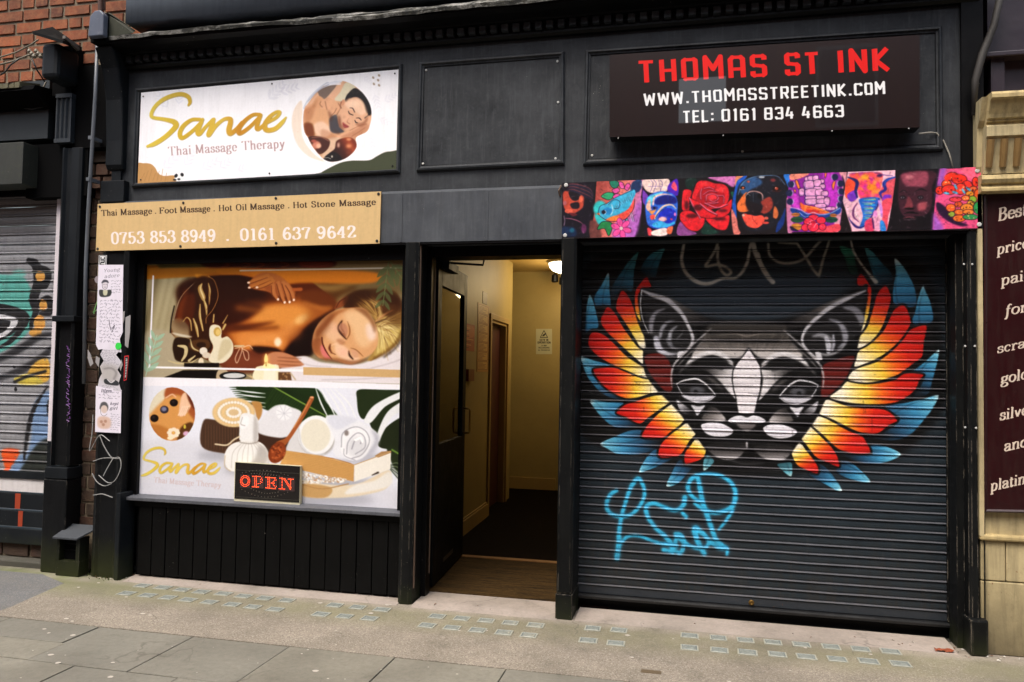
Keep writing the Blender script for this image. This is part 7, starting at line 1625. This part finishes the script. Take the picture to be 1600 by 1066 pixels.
c=at(153,437,YP+.002); tag(MB().lathe(tuple(c),[(.028,0),(.028,-.001)],14,'y').obj('sticker',plain('worn_round',(140,130,136),.7)),'worn pale round sticker beside the top of the poem sheets','sticker')
m=MB()
for P in ([(137,546),(141,552),(146,568),(141,573),(137,560)],[(186,490),(195,486),(194,500),(188,520),(184,512)],[(196,496),(204,492),(203,520),(200,544),(195,540)],[(186,570),(190,562),(192,570),(188,580)],[(150,556),(156,560),(154,574),(149,566)]):
    m.face([at(*p,YP-.0005-rr.random()*.003) for p in P])
g=tag(m.obj('torn_paper',plain('torn_paper',(150,146,146),.8)),'torn scraps of old poster stuck round the poem sheets','paper'); g['kind']='stuff'
M_wh=plain('chalk_marker',(148,148,146),.7); M_gn=plain('green_marker',(112,166,96),.6)
def scribble(name,strokes,r,mat,label,y):
    m=MB()
    for s in strokes:
        P=catmull(s,False,5); m.tube([at(*p,y) for p in P],r,4)
    g=tag(m.obj(name,mat),label,'graffiti'); return g
L2=lambda P:[(u*.29077,590+v*.29077) for u,v in P]
scribble('marker_tag',[L2([(500,200),(495,300),(482,395),(535,310),(590,342)]),L2([(535,310),(560,370),(600,430),(640,430),(650,480),(620,550),(580,565),(530,525)]),L2([(500,450),(560,432),(640,436)]),L2([(610,430),(570,500),(555,530)]),L2([(495,515),(520,560),(560,582),(600,570)]),L2([(500,632),(550,626),(605,645)])],.0035,M_wh,'white looping marker tag below the poem sheets on the black pilaster',-.071)
L1=lambda P:[(u*.29077,290+v*.29077) for u,v in P]
scribble('marker_tag',[L1([(505,690),(510,660),(540,590),(525,660),(500,682)]),L1([(660,600),(680,610),(678,660),(660,668)])],.004,M_gn,'short green marker lines either side of the poem sheets',-.053)
scribble('marker_tag',[[(106+r_.uniform(-3.6,3.6),541+k*11+i*1.7+r_.uniform(-1,1)) for i in range(7)] for k in range(11)],.0025,plain('purple_marker',(108,62,130),.5),'purple vertical handwriting down the left black pilaster',-.048)
# white spray smear on the left pilaster
m=MB()
# ---------------------------------------------------------------- right neighbour: cream stone pilaster and maroon board
M_st=paint('cream_stone',(158,144,108),.8,(80,66,44),1.2,.9,1.,.7,chipc=(110,58,30),low=(.55,(44,38,24)))
M_st2=paint('cream_stone_cap',(156,138,96),.8,(70,54,32),.8,1.,1.,.6,chipc=(96,66,40))
rn=thing('right_shopfront','cream stone pilaster with fluted capital at the right edge','shopfront')
YR=-.05
x0=X(1527,200,-.12)
MB().prism([(.2,3.13),(-.23,3.13),(-.24,3.115),(-.24,3.095),(-.215,3.09),(-.2,3.06),(-.18,3.02),(-.175,3.0),(-.16,2.995),(-.16,2.985),(-.145,2.98),(-.145,2.965),(.2,2.965)],X(1546,150,-.2),3.6,'x').obj('capital_top',M_st2,rn)
MB().prism([(.2,2.963),(-.16,2.963),(-.17,2.955),(-.17,2.90),(-.155,2.895),(-.13,2.8),(-.11,2.70),(.2,2.70)],X(1541,210,-.16),3.6,'x').obj('capital_body',M_st,rn)
m=MB()
for k in range(6):
    xc=X(1548+k*21.5,225,-.15)
    prof=[]; 
    for t_ in range(5): pass
    w_=.024; A=[];
    a=(-.150,2.885); b=(-.118,2.735)
    m.tube([(xc,a[0]-.004,a[1]),(xc,(a[0]+b[0])/2-.003,(a[1]+b[1])/2),(xc,b[0]-.001,b[1])],[.020,.020,.017],8)
m.obj('capital_flute',plain('stone_stain',(132,102,56),.9),rn)
MB().prism([(.2,2.697),(-.10,2.697),(-.125,2.69),(-.135,2.665),(-.125,2.645),(-.11,2.64),(-.11,2.63),(-.125,2.615),(-.125,2.60),(-.09,2.595),(.2,2.595)],X(1531,262,-.1),3.6,'x').obj('necking',M_st2,rn)
MB().prism([(.2,3.13),(.2,2.6),(-.03,2.6),(-.08,2.75),(-.10,2.965),(-.13,3.0),(-.18,3.12)],X(1527,200,-.1),X(1546,200,-.16),'x').obj('capital_side',M_st,rn)
# shaft
xs=X(1531,600,YR)
bx('shaft_edge',M_st,rn,xs-.012,xs+.012,YR-.02,.2,.66,2.595)
MB().box(xs,3.6,-.03,.2,.66,2.595).obj('shaft',M_st,rn)
bx('ledge',M_st2,rn,xs-.01,3.6,-.07,.2,.635,.668,.01)
zz=.0
for (za,zb) in ((.41,.632),(.0,.405)):
    for (xa,xb) in ((xs,X(1572,900,YR)-.002),(X(1572,900,YR)+.002,3.6)) if za>.4 else ((xs,3.6),):
        MB().box(xa,xb,-.048,.2,za,zb).obj('stone_block',M_st,rn,.006)
A=art_maroon(); M_mar=artmat(A,.3,.5,dirt=.15)
mb_=board('gold_buyer_board',A,M_mar,plain('maroon_edge',(44,12,14),.4),Q_MAR,-.062,.03,'tall maroon board with cream italic lettering offering to buy scrap gold','sign')
frame('board_frame',[(1536,281),(1672,274),(1672,803),(1536,800)],.02,mb_,paint('maroon_gloss',(38,8,10),.3,(70,50,44),.2),[(0,-.03),(0,.014),(.008,.02),(.018,.012),(.022,.004)],y=-.05)
# dark recess and hood above the capital
M_mdk=paint('dark_maroon',(30,20,30),.4,(50,40,50),.2,.6,.5)
bx('upper_panel',M_mdk,rn,X(1543,60,.05),3.6,.05,.2,3.14,4.6); bx('upper_ledge',M_mdk,rn,X(1538,95,-.02),3.6,-.04,.06,3.40,3.43,.006)
bx('panel_stile',M_mdk,rn,X(1543,60,.05),X(1566,60,.03),.0,.06,3.132,3.40)
bx('recess',M_void,rn,2.45,2.75,.12,.3,.0,4.6)
MB().tube([at(1566,-20,-.05),at(1553,40,-.05),at(1535,85,-.06),at(1524,125,-.08),at(1521,180,-.06)],[.02,.02,.022,.02,.012],8).obj('cable_duct',plain('duct_dark',(40,36,32),.7),rn,smooth=True)
tag(MB().tube([at(1436,209,-.1),at(1455,207,-.02),at(1463,208,-.012),at(1474,220,-.012),at(1483,240,-.012),at(1489,262,-.03)],.0045,6).obj('cable',plain('cable_pale',(150,146,136),.5),smooth=True),'thin pale cable from the black box sign down to the tattoo banner','cable')
# ---------------------------------------------------------------- corridor behind the open door
def wallmat(name,c,low=0):
    t=NT(name); a=t.mix(t.noise(1.5,5,.6,None,.3,.75),lin(c),lin(tuple(v*.88 for v in c))); a=t.mix(t.math('MULTIPLY',t.noise(25,4,.7,None,.55,.8),.25),a,lin((110,84,44))); t.col(a); t.rough(.55); t.bump(t.noise(60,3),.1,.002); return t.m
M_wl=wallmat('corridor_paint',(164,144,88)); M_cl=wallmat('corridor_ceiling_paint',(186,156,92)); M_sk=wallmat('skirting_cream',(170,142,84))
def fl():
    t=NT('dark_boards'); a=t.mix(t.noise(3,5,.6,(8,1,1),.3,.7),lin((7,3,2)),lin((15,6,4))); t.col(a); t.rough(.8); t.b.inputs['Specular IOR Level'].default_value=.05; return t.m
WX=lambda y:-1.18-.035*y
struct(MB().box(-2.8,.3,.2,5.4,-.2,.012).obj('corridor_floor',fl()))
struct(MB().box(-2.8,.4,.34,5.5,2.87,2.95).obj('corridor_ceiling',M_cl))
OY0,OY1,OZ=3.14,4.03,2.10
def wseg(y0,y1,z0,z1,t=.12,off=0.):
    return [(WX(y0)+off,y0,z0),(WX(y1)+off,y1,z0),(WX(y1)+off,y1,z1),(WX(y0)+off,y0,z1)],[(WX(y0)+off-t,y0,z0),(WX(y1)+off-t,y1,z0),(WX(y1)+off-t,y1,z1),(WX(y0)+off-t,y0,z1)]
m=MB(); m.hexa(*wseg(.34,OY0,0,2.87)); m.hexa(*wseg(OY1,4.34,0,2.87)); m.hexa(*wseg(OY0,OY1,OZ,2.87)); m.box(WX(.34)-.12,-1.04,.34,.37,0,2.87)
struct(m.obj('corridor_wall',M_wl))
struct(MB().box(-3.0,.4,5.15,5.25,0,2.87).obj('corridor_end_wall',M_wl)); struct(MB().box(.12,.2,.37,5.2,0,2.87).obj('corridor_side_wall',M_wl)); struct(MB().box(-2.9,-2.8,4.3,5.2,0,2.87).box(-2.8,WX(4.34)-.12,4.22,4.34,0,2.87).obj('corridor_return_wall',M_wl))
tag(MB().hexa(*wseg(1.30,OY0-.06,.012,.145,.0205,.0202)).hexa(*wseg(1.30,OY0-.06,.145,.165,.012,.012)).obj('skirting_board',M_sk),'deep cream skirting board along the left corridor wall','skirting board')
tag(MB().box(-1.9,-.9,5.128,5.15,.012,.16).obj('skirting_board',M_sk),'short cream skirting board along the far corridor wall','skirting board')
idr=thing('inner_door','closed dark red door with cream frame in the left corridor wall','door')
m=MB(); 
for y0,y1,z0,z1 in ((OY0-.06,OY0,0.012,OZ+.06),(OY1,OY1+.07,0.012,OZ+.06),(OY0-.0,OY1,OZ,OZ+.06)): m.hexa(*wseg(y0,y1,z0,z1,.02,.0203))
m.obj('architrave',M_sk,idr,.004)
m=MB(); m.hexa(*wseg(OY1-.03,OY1-.001,.012,OZ,.12,-.002)); m.hexa(*wseg(OY0+.001,OY0+.03,.012,OZ,.12,-.002)); m.hexa(*wseg(OY0+.03,OY1-.03,OZ-.03,OZ-.001,.12,-.002)); m.obj('door_lining',M_sk,idr)
MB().hexa(*wseg(OY0+.032,OY1-.032,.02,OZ-.032,.04,-.075)).obj('door_leaf',plain('red_door',(62,18,14),.5),idr)
MB().hexa(*wseg(OY0+.30,OY0+.36,1.38,1.46,.003,-.072)).obj('door_number',plain('number_plate',(150,120,90),.4),idr)
def wallquad(name,art,px,label,cat,mat=None,th=.004,depth=None):
    n=np.array([1,.035,0]); 
    def hit(p):
        d=_F+_R2*(p[0]-800)/FPX-_U2*(p[1]-533)/FPX; t=(-1.18-.035*_C[1]-_C[0])/(d[0]+.035*d[1]); return _C+d*t
    x0,y0,x1,y1=px; ym=(y0+y1)/2
    a,b=hit((x0,ym)),hit((x1,ym)); sc0=hit((x0,y0))[2],hit((x0,y1))[2]
    o=(depth or th); F=[(a[0]+o,a[1],sc0[0]),(b[0]+o,b[1],sc0[0]),(b[0]+o,b[1],sc0[1]),(a[0]+o,a[1],sc0[1])]; B=[(p[0]-o+.001,p[1],p[2]) for p in F]
    M=mat or artmat(art,.5,.4,dirt=.1); m=MB(); m.face([F[3],F[2],F[1],F[0]],[(0,0),(1,0),(1,1),(0,1)])
    for i in range(4): j=(i+1)%4; m.face([F[i],F[j],B[j],B[i]])
    return tag(m.obj(name,M),label,cat)
wallquad('orange_notice',art_orange(),(720,503,741,547),'faded orange notice on the corridor wall behind the glass door','notice')
wallquad('price_sheet',art_price(),(745.5,472,763,581),'tall narrow framed price list on the corridor wall before the red door','price list')
wallquad('wall_plaque',None,(754,455,761,474),'small dark plaque above the narrow price list','plaque',plain('plaque_brown',(70,36,26),.5))
wallquad('wall_switch',None,(727.5,577,736.5,596),'dark red fire call point on the corridor wall near the door handles','call point',plain('alarm_red',(110,22,16),.4),depth=.03)
A=art_cctv(); board('cctv_notice',A,artmat(A,.4,dirt=.05),plain('notice_edge',(150,140,100),.5),[(837.5,514),(862.5,514),(862.5,553.5),(837.5,553.5)],5.146,.003,'pale notice with black warning triangle about CCTV on the far corridor wall','notice')
tag(bx('red_notice',plain('red_print',(150,30,18),.5),None,X(875,540,5.14),X(905,540,5.14),5.142,5.149,Z(875,565,5.14),Z(875,510,5.14)),'plain red notice at the right of the far corridor wall','notice')
# door poster fixed behind the glass
A=art_doorposter(); o=MB().face([(.13,.003,1.58),(LW-.12,.003,1.58),(LW-.12,.003,1.84),(.13,.003,1.84)],[(0,0),(1,0),(1,1),(0,1)]).obj('door_poster',artmat(A,.5,dirt=.1)); tag(o,'dark red and brown Sanae poster taped to the glass of the entrance door','poster'); o.location=door.location; o.rotation_euler=door.rotation_euler; o.location.z-=.0
for v in o.data.vertices: v.co.y=-.0275 if False else -.019
# lamp and spots
lp=thing('ceiling_lamp','round white glowing dome lamp on the corridor ceiling','lamp'); c=(X(856,412,4.25)+.25,4.25,2.868)
MB().lathe(c,[(.25,0),(.255,-.02),(.23,-.03)],28).obj('lamp_base',plain('lamp_white',(210,206,190),.5),lp,smooth=True)
M_lamp=emit('lamp_glow',(255,240,206),4.5)
MB().lathe(c,[(.235,-.021),(.225,-.07),(.19,-.11),(.11,-.14),(.02,-.150)],28).obj('lamp_shade',M_lamp,lp,smooth=True)
pl_=bpy.data.lights.new('lamp_light','POINT'); pl_.energy=9.5; pl_.color=(1,.74,.38); pl_.shadow_soft_size=.15; po=bpy.data.objects.new('lamp_light',pl_); COL.objects.link(po); po.location=(c[0],c[1],c[2]-.32); po.parent=lp
sp=thing('spotlight_cluster','small black twin spotlight hanging just beside the glowing ceiling lamp','spotlight')
for px,py in ((867,434),(879,438)):
    p=at(px,py,4.75); MB().tube([(p[0],4.75,2.87),(p[0],4.75,p[2]+.03)],.008,6).lathe((p[0],4.75,p[2]),[(.02,.05),(.04,.03),(.045,-.05),(.03,-.06)],12).obj('spot_head',M_blk,sp)
# ---------------------------------------------------------------- across the street: what the glossy signs mirror and what shades the pavement
M_frm0=plain('coping',(90,86,80),.8)
opp=thing('opposite_building','red brick building with sash windows across the street','building')
MB().box(-30,.54,-9.9,-9.5,0,8.3).box(1.38,30,-9.9,-9.5,0,8.3).box(.54,1.38,-9.9,-9.5,0,6.05).box(.54,1.38,-9.9,-9.5,7.0,8.3).obj('wall',M_brw,opp); bx('parapet',M_frm0,opp,-30,.54,-10,-9.4,8.3,8.5); bx('parapet',M_frm0,opp,1.38,30,-10,-9.4,8.3,8.5)
M_blind=plain('window_blind',(206,206,200),.8); M_frm=plain('sash_white',(170,170,164),.5); M_pane=plain('dark_pane',(20,24,28),.08)
wx=.96
for i in range(-5,6):
    for zf in (1.0,3.4,5.82):
        if i==0 and zf>5: continue
        x=wx+i*2.4; f=bx('window_frame',M_frm,opp,x-.5,x+.5,-9.5,-9.45,zf,zf+1.42)
        bx('window_pane',M_blind if (i==0 and zf==5.82) else M_pane,f,x-.44,x-.015,-9.45,-9.44,zf+.07,zf+1.35); bx('window_pane',M_blind if (i==0 and zf==5.82) else M_pane,f,x+.015,x+.44,-9.45,-9.44,zf+.07,zf+1.35)
